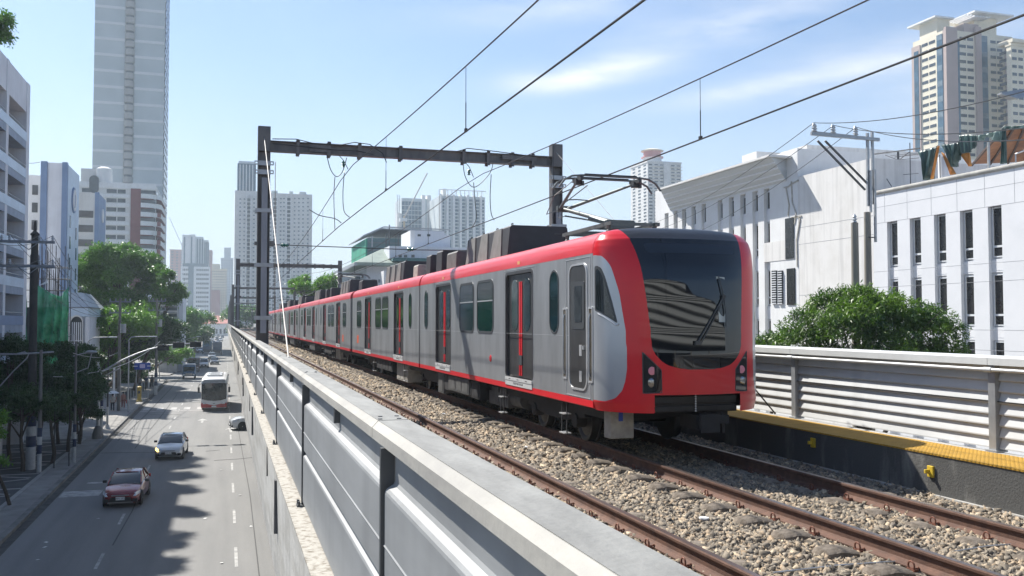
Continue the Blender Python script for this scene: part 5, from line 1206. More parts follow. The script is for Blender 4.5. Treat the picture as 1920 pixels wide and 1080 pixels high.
for p in (788, 806): b.win('y', Y10 + 1, X_at(p - 3, Y10), X_at(p + 3, Y10), Z_at(p, 442, Y10), Z_at(p, 438, Y10), M_win)
for p in (663, 674, 684): b.win('y', Y10 + 4, X_at(p - 3, Y10), X_at(p + 3, Y10), Z_at(p, 530, Y10), Z_at(p, 524, Y10), M_winl)
for p in (700, 712, 724): b.win('y', Y10, X_at(p - 3, Y10), X_at(p + 3, Y10), Z_at(p, 530, Y10), Z_at(p, 524, Y10), M_winl)
b.box('side_wall', M_lav, X_at(640, Y10), X_at(688, Y10), Y10 + 4, Y10 + 14, 0, Z_at(660, 508, Y10)); b.box('small_cabin', M_wht, X_at(706, Y10), X_at(718, Y10), Y10 - 6, Y10 - 3, ze - 6, Z_at(710, 512, Y10)); b.finish()
# B11 tower with round pink crown
Y11 = 450.0; b, x0, x1, zt, fh = tower('tower', 'slim cream balcony tower with a round pink crown behind the train roof', 1216, 1279, 306, Y11, 22, M_wht2, 6, 6.4, M_win, wf=.6, hf=.4, side='x-')
for i in range(26):
    z = zt - fh * (i + 1); 
    b.box('balcony', M_wht, x0 + 2.5, x0 + 9, Y11 - 1.0, Y11 - .13, z - .05, z + fh * .12); b.box('balcony', M_wht, x1 - 7, x1 + .6, Y11 - 1.0, Y11 - .13, z - .05, z + fh * .12)
b.box('blank_pier', M_wht2, X_at(1245, Y11), X_at(1257, Y11), Y11 - 1.2, Y11, 0, zt)
q = MB(); cx_ = X_at(1240, Y11); q.lathe((cx_, Y11 + 10, zt + .9), [(5.2, 0), (5.2, 3.4)], 24); q.build('crown_base', M_wht, b.root, smooth=True)
q = MB(); q.lathe((cx_, Y11 + 10, zt + 4.3), [(6.2, 0), (6.2, .4), (4.8, .5), (4.8, 3.6)], 24); q.build('crown', mat('crown_pink', (.60, .28, .26), .7, var=.1), b.root, smooth=True)
q = MB(); q.lathe((cx_, Y11 + 10, zt + 7.9), [(6.2, 0), (6.4, .4), (4, 1.2), (.1, 1.6)], 24); q.build('crown_roof', M_cream, b.root, smooth=True)
b.finish(100)
# B12 big cream and taupe tower on the right
Y12 = 262.0
def tw12(label, px_l, px_c, px_r, top, nm_scale=1.0, Y12=262.0):
    xc = X_at(px_c, Y12); b = Bld('apartment_tower', label, (xc + 10, Y12), 'tower'); yE = Y_at(px_l, xc); zt = Z_at(px_c, top, Y12); xr = X_at(px_r, Y12)
    dd = .955 * Y12 + .298 * xc; fh = 14.8 * dd / FPX
    b.box('wall', M_cream, xc, xr, Y12, yE, 0, zt)
    seg = lambda a: xc + (xr - xc) * a
    L = yE - Y12
    b.box('taupe_pier', M_taupe, seg(0) - .5, seg(.15), Y12 - .6, Y12 + .5, 0, zt + .8); b.box('taupe_pier', M_taupe, seg(.42), seg(.50), Y12 - .9, Y12 + .1, 0, zt + 2); b.box('taupe_pier', M_taupe, seg(.88), seg(1.0) + .3, Y12 - .6, Y12 + .5, 0, zt - 1)
    b.box('taupe_pier', M_taupe, xc - .4, xc - .02, Y12 + .02, Y12 + L * .07, 0, zt); b.box('taupe_pier', M_taupe, xc - .4, xc, yE - L * .24, yE + .3, 0, zt - 2)
    b.box('glass_bay', M_bl, xc - .55, xc - .02, Y12 + L * .07, Y12 + L * .24, 0, zt - 1.2); b.box('glass_bay', M_bl, seg(.50), seg(.60), Y12 - .5, Y12 + .1, 0, zt - 1); b.box('glass_bay', M_bl, seg(.16), seg(.19), Y12 - .3, Y12 + .1, 0, zt - 3)
    b.box('glass_bay', M_bl, xc - .5, xc - .02, yE - L * .20, yE - L * .06, 0, zt - 4)
    for i in range(34):
        z = zt - 3.2 - fh * i
        if z < 4: break
        for a0, a1 in ((.20, .29), (.31, .40), (.66, .74), (.76, .84)): b.win('y', Y12, seg(a0), seg(a1), z, z + fh * .38, M_win, .1)
        for a0, a1 in ((.32, .50), (.54, .72)): b.win('x-', xc, Y12 + L * a0, Y12 + L * a1, z, z + fh * .38, M_win, .1)
        if i % 2 == 0 and i < 20:
            b.win('x-', xc - .56, Y12 + L * .08, Y12 + L * .22, z, z + fh * .7, M_winl, .05); b.win('y', Y12 - .5, seg(.505), seg(.595), z, z + fh * .7, M_winl, .06)
    # roof pavilions with thin overhanging slabs
    b.box('pavilion', M_cream, xc + .3, xc + 6, Y12 + L * .28, Y12 + L * .8, zt, zt + 5.4); b.box('slab_roof', M_wht, xc - 1.6, xc + 7, Y12 + L * .2, yE + 1, zt + 5.4, zt + 6.0)
    b.box('pavilion', M_cream, seg(.52), seg(.86), Y12 + 3, Y12 + 12, zt, zt + 7.2); b.box('slab_roof', M_wht, seg(.40), seg(1.0), Y12 - 1, Y12 + 15, zt + 7.2, zt + 7.8)
    pg = MB()
    for k in range(9): pg.box(xc + 8 + k * 1.3, xc + 8.4 + k * 1.3, Y12 - 1, Y12 + 8, zt + 5.5, zt + 6.1)
    pg.build('pergola', M_wht, b.root); b.box('taupe_block', M_taupe, seg(.28), seg(.50), Y12 + .4, Y12 + 6, zt, zt + 3.2); b.finish(100)
tw12('tall cream and taupe apartment tower with white slab roofs at the upper right', 1720, 1783, 1909, 56)
b, x0, x1, zt, fh = tower('apartment_tower', 'second cream apartment tower, only a sliver at the right edge of the photo', 1906, 2010, 92, 250, 2, M_cream, 9, 14.8, M_win, wf=.7, hf=.38, side='x-'); b.box('slab_roof', M_cream, x0 - .3, x1, 249, 256, zt + 1, zt + 2.2); b.finish(60)
# ================================================================== B14 white civic building on the right
XW = 36.0
M_tilew = mat('white_tile_cladding', (.69, .70, .72), .5, col2=(.62, .635, .655), scale=.7, lo=.4, hi=.8)
M_seam = mat('tile_seam', (.28, .29, .31), .8, var=0)
M_stuc = mat('stained_white_render', (.69, .68, .66), .85, col2=(.59, .575, .545), scale=.6, lo=.45, hi=.8, streak=.35)
M_frame = mat('window_frame_white', (.62, .64, .66), .5, var=.05)
M_wdk = mat('narrow_window_glass', (.03, .03, .03), .18, var=.5, scale=3, spec=.5)
M_stain = mat('grey_patch', (.33, .31, .27), .9, col2=(.48, .46, .42), scale=3)
def slot_window(root, y, z0, z1, xf, w=.52, lower=True):
    """narrow recessed window looking to -X: frame with two panes"""
    f = MB(); ring_prism(f, [(y - w / 2 - .06, z0 - .06), (y + w / 2 + .06, z0 - .06), (y + w / 2 + .06, z1 + .06), (y - w / 2 - .06, z1 + .06)], [(y - w / 2, z0), (y + w / 2, z0), (y + w / 2, z1), (y - w / 2, z1)], xf - .10, xf - .002)
    fr = f.build('window', M_frame, root); g = MB(); g.box(xf - .05, xf - .003, y - w / 2, y + w / 2, z0, z1); g.build('pane', M_wdk, fr)
    if lower: q = MB(); q.box(xf - .09, xf - .051, y - w / 2, y + w / 2, z0 + .42, z0 + .52); q.build('transom', M_frame, fr)
b = Bld('civic_building', 'white tiled building wing with tall narrow windows and a rounded roof edge at the right', (XW + 8, 20)); rt = b.root
yL = Y_at(1640, XW); zr = ZC + 7.5; REC = .28
b.box('wall', M_tilew, XW + REC, XW + 22, 8, yL, 0, zr)
wy = [43.05 - 1.815 * k for k in range(18)]; rows = [(ZC + 3.25, ZC + 5.6), (ZC - .12, ZC + 2.3), (ZC - 3.4, ZC - 1.0)]
wy = [y for i, y in enumerate(wy) if i % 6 != 5]
b.box('fascia', M_tilew, XW, XW + REC - .001, 8, yL, ZC + 5.72, zr)
edges = [yL] + [e for y in wy for e in (y + .42, y - .42)] + [8]
for i in range(0, len(edges) - 1, 2):
    b.box('pilaster', M_tilew, XW, XW + REC - .001, edges[i + 1], edges[i], 0, ZC + 5.719)
for y in wy:
    for z0, z1 in rows: slot_window(rt, y - .02, z0, z1, XW + REC, .60)
    for z0, z1 in ((ZC + 2.45, ZC + 3.1), (ZC - .9, ZC - .25)): b.box('spandrel', M_tilew, XW + .17, XW + REC - .002, y - .419, y + .419, z0, z1)
sm = MB(); 
for z in (ZC + 6.63, ZC + 5.70, ZC + 2.9, ZC + 2.0, ZC - .4, ZC - 1.4): sm.box(XW - .004, XW, 8, yL, z, z + .018)
for i in range(0, len(edges) - 1, 2):
    yy = (edges[i] + edges[i + 1]) / 2
for k in range(20): yy = yL - 1.0 - k * .93 * 1.95; sm.box(XW - .005, XW, yy, yy + .016, ZC + 5.72, zr - .05)
tag(sm.build('tile_seams', M_seam, rt), kind='stuff')
cp = MB(); cp.tube([(XW + .02, 8, zr), (XW + .02, yL, zr)], .13, 10); cp.build('rounded_coping', mat('coping_stone', (.42, .41, .38), .85, var=.3, scale=2), rt, smooth=True)
b.finish()
b = Bld('civic_building', 'blank stained white side block of the civic building, behind the concrete utility poles', (XW + 10, 48)); rt = b.root
yM = Y_at(1499, XW); zm = ZC + 9.6
b.box('wall', M_stuc, XW + .01, XW + 24, yL + .01, yM, 0, zm)
sm = MB()
for z in (ZC + 6.2, ZC + 5.1, ZC + 1.75, ZC + .55): sm.box(XW + .004, XW + .01, yL, yM, z, z + .02)
tag(sm.build('wall_seams', M_seam, rt), kind='stuff')
xu = 40.0; yu0, yu1 = Y_at(1517, xu), Y_at(1484, xu); b.box('penthouse', M_stuc, xu, xu + 14, yu0, yu1 + 3, zm - 1, Zx(1517, 270, xu)); b.box('penthouse_step', M_stuc, xu - 2.5, xu + 1, yu1 + .5, yu1 + 2.5, zm - 1, Zx(1480, 285, xu))
for (p0, p1, a, c) in ((1474, 1490, 410, 484), (1476, 1491, 505, 572)):
    y0_, y1_ = Y_at(p1, XW), Y_at(p0, XW)
b.finish()
b = Bld('civic_building', 'long white wing with a sunshade canopy above rows of slot windows, behind the train nose', (XW + 10, 62)); rt = b.root
yA, yB = Y_at(1499, XW) + .01, Y_at(1230, XW); zl = ZC + 11.5
b.box('wall', M_wht, XW + .35, XW + 22, yA, yB, 0, zl)
wl_ = [Y_at(p, XW) for p in (1440, 1418, 1395, 1373, 1352, 1321, 1302, 1284, 1268, 1251)]
ztop_ = ZC + 9.35
b.box('upper_wall', M_wht, XW, XW + .349, yA, yB, ztop_, zl)
ed = [yA] + [e for y in wl_ for e in (y - .36, y + .36)] + [yB]
for i in range(0, len(ed) - 1, 2): b.box('pilaster', M_wht, XW, XW + .349, ed[i], ed[i + 1], 0, ztop_ - .001)
for i, y in enumerate(wl_):
    for j, (z0, z1) in enumerate(((ZC + 7.95, ZC + 9.1), (ZC + 4.7, ZC + 6.9), (ZC + 1.25, ZC + 3.55), (ZC - 2.2, ZC + .1))): slot_window(rt, y, z0, z1, XW + .35, .56, j > 0)
    for z0 in (ZC + 6.95, ZC + 3.6, ZC + .15): b.box('spandrel', M_blue2 if False else M_tilew, XW + .2, XW + .348, y - .359, y + .359, z0 + .05, z0 + .95)
# sunshade: sloping louvred soffit and thin canopy slab
y0_, y1_ = Y_at(1478, XW), Y_at(1258, XW); zt_, zb_ = ZC + 11.25, ZC + 9.5; yt0, yt1 = Y_at(1447, XW - 1.6), Y_at(1238, XW - 1.6)
s = MB(); s.add([(XW - .01, y0_, zb_), (XW - .01, y1_, zb_), (XW - 1.5, yt1, zt_ - .3), (XW - 1.5, yt0, zt_ - .3), (XW - .01, y0_, zt_ - .3), (XW - .01, y1_, zt_ - .3)], [(0, 1, 2, 3), (0, 3, 4), (1, 5, 2), (3, 2, 5, 4)]); s.build('sunshade_soffit', mat('sunshade_sheet', (.55, .58, .60), .5, .2, var=.15, scale=.8, stretch=(1, .1, 4)), rt)
s = MB()
for k in range(4): t = (k + .5) / 4.5; zz = zb_ + (zt_ - .3 - zb_) * t; xx = XW - .01 - 1.49 * t; s.bar((xx - .02, y0_ + (yt0 - y0_) * t, zz), (xx - .02, y1_ + (yt1 - y1_) * t, zz), .05, .09)
s.build('sunshade_rail', M_white, rt)
s = MB(); s.box(XW - 1.75, XW - .02, yt0 - .1, yt1 + .1, zt_ - .28, zt_ - .14); s.build('canopy_slab', M_wht2, rt)
# stained corner bay with louvred windows
for (p0, p1, a, c) in ((1474, 1490, 410, 486), (1476, 1491, 504, 572)):
    yy0, yy1 = Y_at(p1, XW - .05), Y_at(p0, XW - .05); z0, z1 = Zx(p0, c, XW), Zx(p0, a, XW); q = MB(); q.box(XW - .06, XW - .004, yy0, yy1, z0, z1); q.build('window', M_wdk, rt)
lw = MB()
for p0, p1 in ((1447, 1456), (1459, 1467)):
    yy0, yy1 = Y_at(p1, XW - .1), Y_at(p0, XW - .1); z0, z1 = Zx(p0, 570, XW), Zx(p0, 508, XW)
    q = MB(); q.box(XW - .08, XW - .005, yy0, yy1, z0, z1); w_ = q.build('window', M_wdk, rt); q = MB()
    for k in range(14): q.box(XW - .14, XW - .09, yy0, yy1, z0 + k * (z1 - z0) / 14, z0 + (k + .45) * (z1 - z0) / 14)
    tag(q.build('jalousie_slats', M_frame, w_), kind='stuff')
q = MB(); q.box(XW - .03, XW - .003, Y_at(1492, XW), Y_at(1434, XW), Zx(1440, 486 + 5, XW), Zx(1440, 455, XW)); q.build('patched_render', M_stuc, rt)
q = MB()
for (pts) in ([(1484, 340), (1486, 380), (1493, 400), (1490, 420)], [(1470, 352), (1478, 350), (1484, 345), (1497, 338)], [(1492, 404), (1500, 410), (1494, 450), (1495, 500)], [(1474, 352), (1480, 385), (1478, 405)], [(1484, 408), (1503, 405)]):
    q.tube([at_x(px, py, XW - .015) for px, py in pts], .06, 4)
q.build('leak_stain', M_stain, rt)
b.finish()
# roof-top steel frame, tarpaulins and lean-to on the near wing
rt = thing('roof_shelter', 'brown sheet lean-to roof on steel posts on top of the white wing', 'shelter', (XW + 5, 30, zr))
def W(px, py, X): return at_x(px, py, X)
M_rsheet = mat('rusty_sheet_underside', (.17, .075, .035), .8, col2=(.27, .12, .05), scale=1.5)
A, B2_, C2, D2 = W(1812, 300, 37.4), W(1868, 243, 37.4), W(2050, 215, 37.4), W(2050, 300, 37.4)
sh = MB(); a0 = W(1822, 262, 39); 
P0, P1, P2, P3 = W(1822, 268, 38.2), W(1940, 218, 38.2), W(1940, 262, 44), W(1826, 306, 44)
P0, P1, P2, P3 = W(1882, 239, 38.0), W(2040, 226, 42.0), W(2080, 296, 52.0), W(1822, 308, 41.0)
sh.add([P0, P1, P2, P3, P0 + Vector((0, 0, .05)), P1 + Vector((0, 0, .05)), P2 + Vector((0, 0, .05)), P3 + Vector((0, 0, .05))], [(0, 1, 2, 3), (7, 6, 5, 4), (0, 4, 5, 1), (1, 5, 6, 2), (2, 6, 7, 3), (3, 7, 4, 0)]); sh.build('sheet_roof', M_rsheet, rt)
for k in range(9):
    t = k / 8; q = MB(); q.bar(P0.lerp(P1, t) - Vector((0, 0, .06)), P3.lerp(P2, t) - Vector((0, 0, .06)), .09, .12); q.build('rafter', mat('dark_rafter', (.06, .035, .025), .8, var=.2), rt)
for x, y in ((38.0, 38.1), (38.0, 34.4), (38.0, 30.6), (46.9, 34)):
    q = MB(); q.box(x - .05, x + .05, y - .05, y + .05, zr - .3, zr + (1.9 if x < 40 else .4) + (38.1 - y) * .05); q.build('post', M_galv, rt)
q = MB(); q.tube([(37.6, 36.0, zr + .2), (37.6, 36.0, zr + .9), (37.6, 34.6, zr + 1.1), (37.6, 34.6, zr + .2)], .04, 6); q.tube([(37.3, 35, zr + 1.0), (37.3, 30, zr + 2.0)], .035, 6); q.tube([(37.3, 33.5, zr + 1.4), (37.3, 30.5, zr + 2.5)], .03, 6); q.build('loose_pipe', M_galv, rt)
fr = thing('steel_frame', 'bare grey steel frame standing on the roof edge left of the green tarpaulins', 'frame', (38, 42, zr))
for px_, t_ in ((1684, 285), (1706, 268), (1762, 290)):
    q = MB(); p = W(px_, t_, 38.2); q.bar((p.x, p.y, zr - .4), p, .12 if px_ == 1684 else .05); q.build('post', M_pole, fr)
q = MB(); a_, b__ = W(1640, 289, 38.2), W(1725, 278, 38.2)
q.bar(a_, b__, .07); q.bar(a_ + Vector((1.5, 0, -.1)), b__ + Vector((1.5, 0, -.1)), .05); q.bar(W(1660, 291, 38.2), W(1684, 300, 38.2), .04); q.bar(W(1705, 285, 38.2), W(1686, 300, 38.2), .04); q.bar(W(1670, 292, 39), W(1722, 287, 39), .03); q.bar(W(1684, 300, 38.2), W(1723, 296, 38.2), .03); q.bar(W(1688, 328, 38.2), W(1722, 325, 38.2), .03)
q.bar(W(1640, 300, 37), W(1672, 350, 37), .03); q.build('roof_rail', M_pole, fr)
q = MB(); p = W(1770, 296, 38.6); q.cyl((p.x, p.y, zr - .2), .32, 2.0, 14); tag(q.build('steel_drum_column', M_lav, smooth=True), 'fat grey cylinder standing on the roof between the hanging tarpaulins', 'tank')
M_tarp = mat('dark_green_tarpaulin', (.014, .042, .038), .34, col2=(.025, .062, .055), scale=1.2, coat=.15)
M_tarpo = mat('orange_tarpaulin_lining', (.55, .24, .05), .6, var=.25, scale=2)
def drape(lab, outline_top, outline_bot, m, X=37.2, amp=.09, nm='tarpaulin', seed=0, fr_=9):
    """cloth hung between a top and a bottom polyline (pixels), with vertical folds"""
    r_ = random.Random(seed); N, Mv = 26, 14; g = []
    def samp(pl, t):
        k = t * (len(pl) - 1); i = min(int(k), len(pl) - 2); f = k - i; return pl[i][0] + (pl[i + 1][0] - pl[i][0]) * f, pl[i][1] + (pl[i + 1][1] - pl[i][1]) * f
    ph = r_.uniform(0, 6)
    for v in range(Mv + 1):
        row = []
        for u in range(N + 1):
            tx, ty = samp(outline_top, u / N); bx_, by_ = samp(outline_bot, u / N); s_ = v / Mv
            px, py = tx + (bx_ - tx) * s_, ty + (by_ - ty) * s_
            p = W(px, py, X); dx = amp * (.35 + s_) * (math.sin(u * fr_ / N * 2 + ph + s_ * 1.5) + .5 * math.sin(u * fr_ / N * 5.3 + ph * 2)); row.append(p + Vector((dx, 0, 0)))
        g.append(row)
    return tag(MB().sheet(g).build(nm, m, smooth=True, solid=.02, fix=False), lab, 'tarpaulin')
drape('dark green tarpaulin hanging in a wide swag at the left end of the roof', [(1720, 285), (1735, 281), (1752, 277), (1760, 272)], [(1735, 338), (1737, 337), (1745, 337), (1748, 318)], M_tarp, seed=1, amp=.14)
drape('narrow orange tarpaulin strip twisted down beside the left green swag', [(1758, 274), (1762, 273)], [(1745, 336), (1750, 335)], M_tarpo, X=37.0, amp=.04, seed=2)
drape('dark green tarpaulin gathered to a point in the middle of the roof', [(1763, 272), (1778, 270), (1795, 268), (1803, 258)], [(1788, 313), (1789, 313), (1791, 312), (1796, 300)], M_tarp, seed=3, amp=.14)
drape('orange tarpaulin strip curling down to the roof edge behind the middle green one', [(1765, 285), (1770, 288)], [(1783, 328), (1791, 326)], M_tarpo, X=37.5, amp=.05, seed=4)
drape('flat dark green tarpaulin square stretched highest in the middle of the roof', [(1798, 254), (1815, 252), (1833, 254)], [(1801, 288), (1818, 286), (1832, 272)], M_tarp, X=37.2, seed=5, amp=.05)
drape('orange tarpaulin flap hanging below the flat green square', [(1800, 288), (1815, 285), (1818, 287)], [(1817, 312), (1819, 312), (1821, 310)], M_tarpo, X=37.4, seed=6, amp=.05)
drape('pale crumpled green tarpaulin slung under the lean-to roof', [(1833, 254), (1855, 250), (1880, 243)], [(1833, 268), (1850, 256), (1878, 269)], mat('faded_green_tarpaulin', (.16, .25, .23), .45, var=.4, scale=2), X=37.3, seed=7, amp=.12)
drape('dark green tarpaulin rolled round the tall post of the lean-to', [(1878, 240), (1883, 237), (1886, 236)], [(1877, 308), (1882, 307), (1886, 306)], M_tarp, X=37.2, seed=8, amp=.05)
drape('dark green tarpaulin edge along the top of the lean-to at the right', [(1880, 236), (1900, 236), (1935, 233)], [(1884, 242), (1905, 241), (1935, 241)], M_tarp, X=37.2, seed=9, amp=.03)
# small things on the left: far old block, red roofed hall, arched building, scaffold
b = Bld('old_building', 'old grey stained building with balconies half hidden by the street trees', (-19, 175)); Yo = 172.0
b.box('wall', mat('old_stained_wall', (.26, .26, .26), .9, col2=(.42, .42, .41), scale=.6, streak=.4), X_at(298, Yo), X_at(332, Yo), Yo, Yo + 30, 0, Z_at(315, 540, Yo)); b.box('roof_house', M_lav, X_at(318, Yo), X_at(340, Yo), Yo + 6, Yo + 20, 0, Z_at(330, 552, Yo))
for r in range(6):
    for c in range(6): u = X_at(301 + c * 5, Yo); z = Z_at(310, 550 + r * 12, Yo); b.win('y', Yo, u, u + .5, z - .75, z, M_win)
    b.box('balcony', M_conc, X_at(303, Yo), X_at(331, Yo), Yo - .5, Yo - .1, Z_at(310, 552 + r * 12, Yo), Z_at(310, 551 + r * 12, Yo))
b.finish()
for i, (p0, p1, py, Y, dep, lab) in enumerate(((372, 432, 596, 620, 40, 'distant low hall with a faded red roof at the end of the road'), (440, 520, 592, 640, 50, 'distant red roofed hall beyond the far end of the viaduct'))):
    b = Bld('hall', lab, (X_at((p0 + p1) / 2, Y), Y)); x0, x1 = X_at(p0, Y), X_at(p1, Y); z = Z_at(p0, py + 6, Y); zt = Z_at(p0, py, Y) + 1.5; b.box('wall', M_greyl, x0, x1, Y, Y + dep, 0, z - 1.5)
    q = MB(); q.add([(x0 - 1, Y - 1, z - 1.6), (x1 + 1, Y - 1, z - 1.6), (x1 + 1, Y + dep, z - 1.6), (x0 - 1, Y + dep, z - 1.6), (x0 + 4, Y + 14, zt), (x1 - 4, Y + 14, zt)], [(0, 1, 5, 4), (1, 2, 5), (2, 3, 4, 5), (3, 0, 4), (0, 3, 2, 1)]); q.build('roof', mat('faded_red_roof', (.48, .17, .13), .8, var=.2, scale=.3), b.root)
    for c in range(8): u = x0 + (x1 - x0) * (c + .3) / 8; b.win('y', Y, u, u + (x1 - x0) / 16, 1.5, 4.5, M_win)
    b.finish()
# arched building
Ya = 108.0; b = Bld('arched_building', 'pale blue building with a big arched window beside the green net', (X_at(150, Ya), Ya)); x0, x1 = X_at(120, Ya), X_at(161, Ya); z0 = Z_at(140, 576, Ya); yE = Ya + 12
b.box('wall', M_lav, x0 - 3, x1, Ya, yE, 0, z0); b.box('cornice', M_blue2, x0 - 3, x1 + .25, Ya - .25, yE + .2, z0 - 1.0, z0 - .1)
q = MB(); zt = Z_at(140, 547, Ya); q.add([(x0 - 3, Ya - .3, z0), (x1 + .5, Ya - .3, z0), (x1 + .5, yE, z0), (x0 - 3, yE, z0), (x0 - 3, Ya + 3, zt), (X_at(145, Ya), Ya + 3, zt), (X_at(145, Ya), yE - 2, zt), (x0 - 3, yE - 2, zt)], [(0, 1, 5, 4), (1, 2, 6, 5), (2, 3, 7, 6), (0, 4, 7, 3), (4, 5, 6, 7), (0, 3, 2, 1)]); q.build('roof', mat('pale_metal_roof', (.42, .45, .47), .5, .2, var=.15), b.root)
ac = X_at(144, Ya); ra = X_at(155, Ya) - ac; arch = [(ac + ra * math.cos(R(a)), Z_at(144, 606, Ya) + ra * 1.25 * math.sin(R(a))) for a in range(0, 181, 12)] + [(ac - ra, 2.0), (ac + ra, 2.0)]
q = MB(); q.prism(arch, Ya - .05, Ya + .1); aw = q.build('arched_window', M_win, b.root); inner = [(ac + (x - ac) * .82, z - .12) for x, z in arch]; q = MB(); ring_prism(q, [(ac + (x - ac) * 1.15, z + .15) for x, z in arch], arch, Ya - .3, Ya - .002, 'y'); q.build('arch_surround', M_wht2, aw)
q = MB()
for k in range(-2, 3): q.bar((ac + k * ra * .36, Ya - .1, 2), (ac + k * ra * .36, Ya - .1, Z_at(144, 604, Ya)), .08)
for k in range(4): q.bar((ac - ra, Ya - .1, 3 + k * 1.3), (ac + ra, Ya - .1, 3 + k * 1.3), .08)
q.build('mullions', M_lav, aw)
q = MB(); q.box(x1 - .02, x1 + .35, Ya - .3, Ya + .3, 0, z0 - 1.05); q.build('corner_pier', M_lav, b.root); b.finish()
# scaffold wrapped in green net
Ys = 88.0; sc = thing('scaffold', 'steel scaffold and rebar of a building site behind the torn green net', 'scaffold', (X_at(95, Ys), Ys, 0))
q = MB(); xs_ = [X_at(p, Ys) for p in (45, 56, 67, 78, 90, 101, 112, 124)]
for j, yy in enumerate((Ys + .5, Ys + 2.2)):
    for i, x in enumerate(xs_): q.tube([(x, yy, 0), (x, yy, Z_at(90, 455 + (i * 37 + j * 20) % 60, Ys))], .035, 5)
    for py in range(500, 760, 22): q.tube([(xs_[0], yy, Z_at(90, py, Ys)), (xs_[-1], yy, Z_at(90, py, Ys))], .03, 5)
tag(q.build('scaffold_tubes', M_pole, sc), kind='stuff')
q = MB()
for k in range(22): x = X_at(rnd.uniform(62, 112), Ys + 2); q.tube([(x, Ys + 3, Z_at(90, 560, Ys)), (x + rnd.uniform(-.15, .15), Ys + 3, Z_at(90, rnd.uniform(440, 520), Ys))], .025, 4)
tag(q.build('rebar', mat('brown_rebar', (.12, .08, .06), .8, var=.2), sc), kind='stuff')
q = MB(); q.box(xs_[0] - 1, xs_[-3], Ys + 4, Ys + 8, 0, Z_at(90, 575, Ys)); q.build('concrete_frame', mat('site_concrete', (.16, .165, .16), .9, var=.4, scale=.8), sc)
M_gnet = mat('bright_green_net', (.14, .62, .34), .75, col2=(.05, .36, .17), scale=.9, alpha=.60)
def net(lab, top, bot, seed):
    r_ = random.Random(seed); g = []; N, Mv = 30, 22
    def samp(pl, t):
        k = t * (len(pl) - 1); i = min(int(k), len(pl) - 2); f = k - i; return pl[i][0] + (pl[i + 1][0] - pl[i][0]) * f, pl[i][1] + (pl[i + 1][1] - pl[i][1]) * f
    for v in range(Mv + 1):
        row = []
        for u in range(N + 1):
            tx, ty = samp(top, u / N); bx_, by_ = samp(bot, u / N); s_ = v / Mv; p = at_y(tx + (bx_ - tx) * s_, ty + (by_ - ty) * s_, Ys)
            row.append(p + Vector((0, .30 * math.sin(u * .9 + v * .2) + .2 * math.sin(v * .8 + seed + u * .3) - .3, 0)))
        g.append(row)
    return tag(MB().sheet(g).build('safety_net', M_gnet, smooth=True, fix=False, solid=.02), lab, 'safety net')
net('bright green safety net sagging across the scaffold beside the arched building', [(58, 520), (80, 540), (103, 553), (115, 556), (129, 538)], [(60, 705), (90, 705), (129, 700)], 1)
net('darker green safety net strip left of the thick utility pole', [(32, 560), (50, 548)], [(34, 690), (52, 695)], 2)
q = MB(); p = at_y(85, 528, Ys - .4); q.add([p, p + Vector((-.5, 0, -.35)), p + Vector((-.1, 0, -.25)), p + Vector((.2, 0, -.1)), p + Vector((.05, 0, .35))], [(0, 1, 2), (0, 2, 3), (0, 3, 4)]); tag(q.build('white_rag', M_white, solid=.02), 'small white rag caught on top of the green net scaffold', 'rag')
# station hall behind the camera: only its reflection shows, as pale stripes in the windscreen
sw_ = thing('station_hall', 'white louvred station hall spanning the tracks, mirrored as stripes in the windscreen', 'station', (4, -17, 0))
M_hall = mat('station_blade_white', (.58, .60, .58), .6, var=.05)
def top_z(x): return 18.5 - abs(x - 3) * (.16 if x < 3 else .13)
for k in range(15):
    z = 10.2 + k * .50; xs_ = [x for x in np.linspace(-16, 42, 80) if top_z(x) > z + .4]
    if len(xs_) < 2: continue
    MB().prism([(-16.95, z), (-16.70, z + .04), (-16.82, z + .33), (-16.95, z + .33)], xs_[0], xs_[-1], 'x').build('louvre_blade', M_hall, sw_)
MB().prism([(-16, 9.8), (42, 9.8), (42, top_z(42)), (3, 18.5), (-16, top_z(-16))], -17.6, -17.0, 'y').build('gable_wall', M_void, sw_)
for x in (-11.5, 0.2, 9.9, 18, 26.5): MB().box(x - .3, x + .3, -17.5, -16.9, 0 if x < 0 or x > 9 else 6.6, 9.8).build('column', M_conc, sw_)
MB().box(9.6, 27, -40, -14, 6.9, 7.3).build('platform', M_conc, sw_); MB().box(-12, 27, -40, -39.6, 0, 10).build('back_wall', M_void, sw_)
MB().add([(-16, -17.6, top_z(-16)), (3, -17.6, 18.5), (42, -17.6, top_z(42)), (42, -40, top_z(42)), (3, -40, 18.5), (-16, -40, top_z(-16))], [(0, 1, 4, 5), (1, 2, 3, 4)]).build('roof', M_roof, sw_, solid=.1)
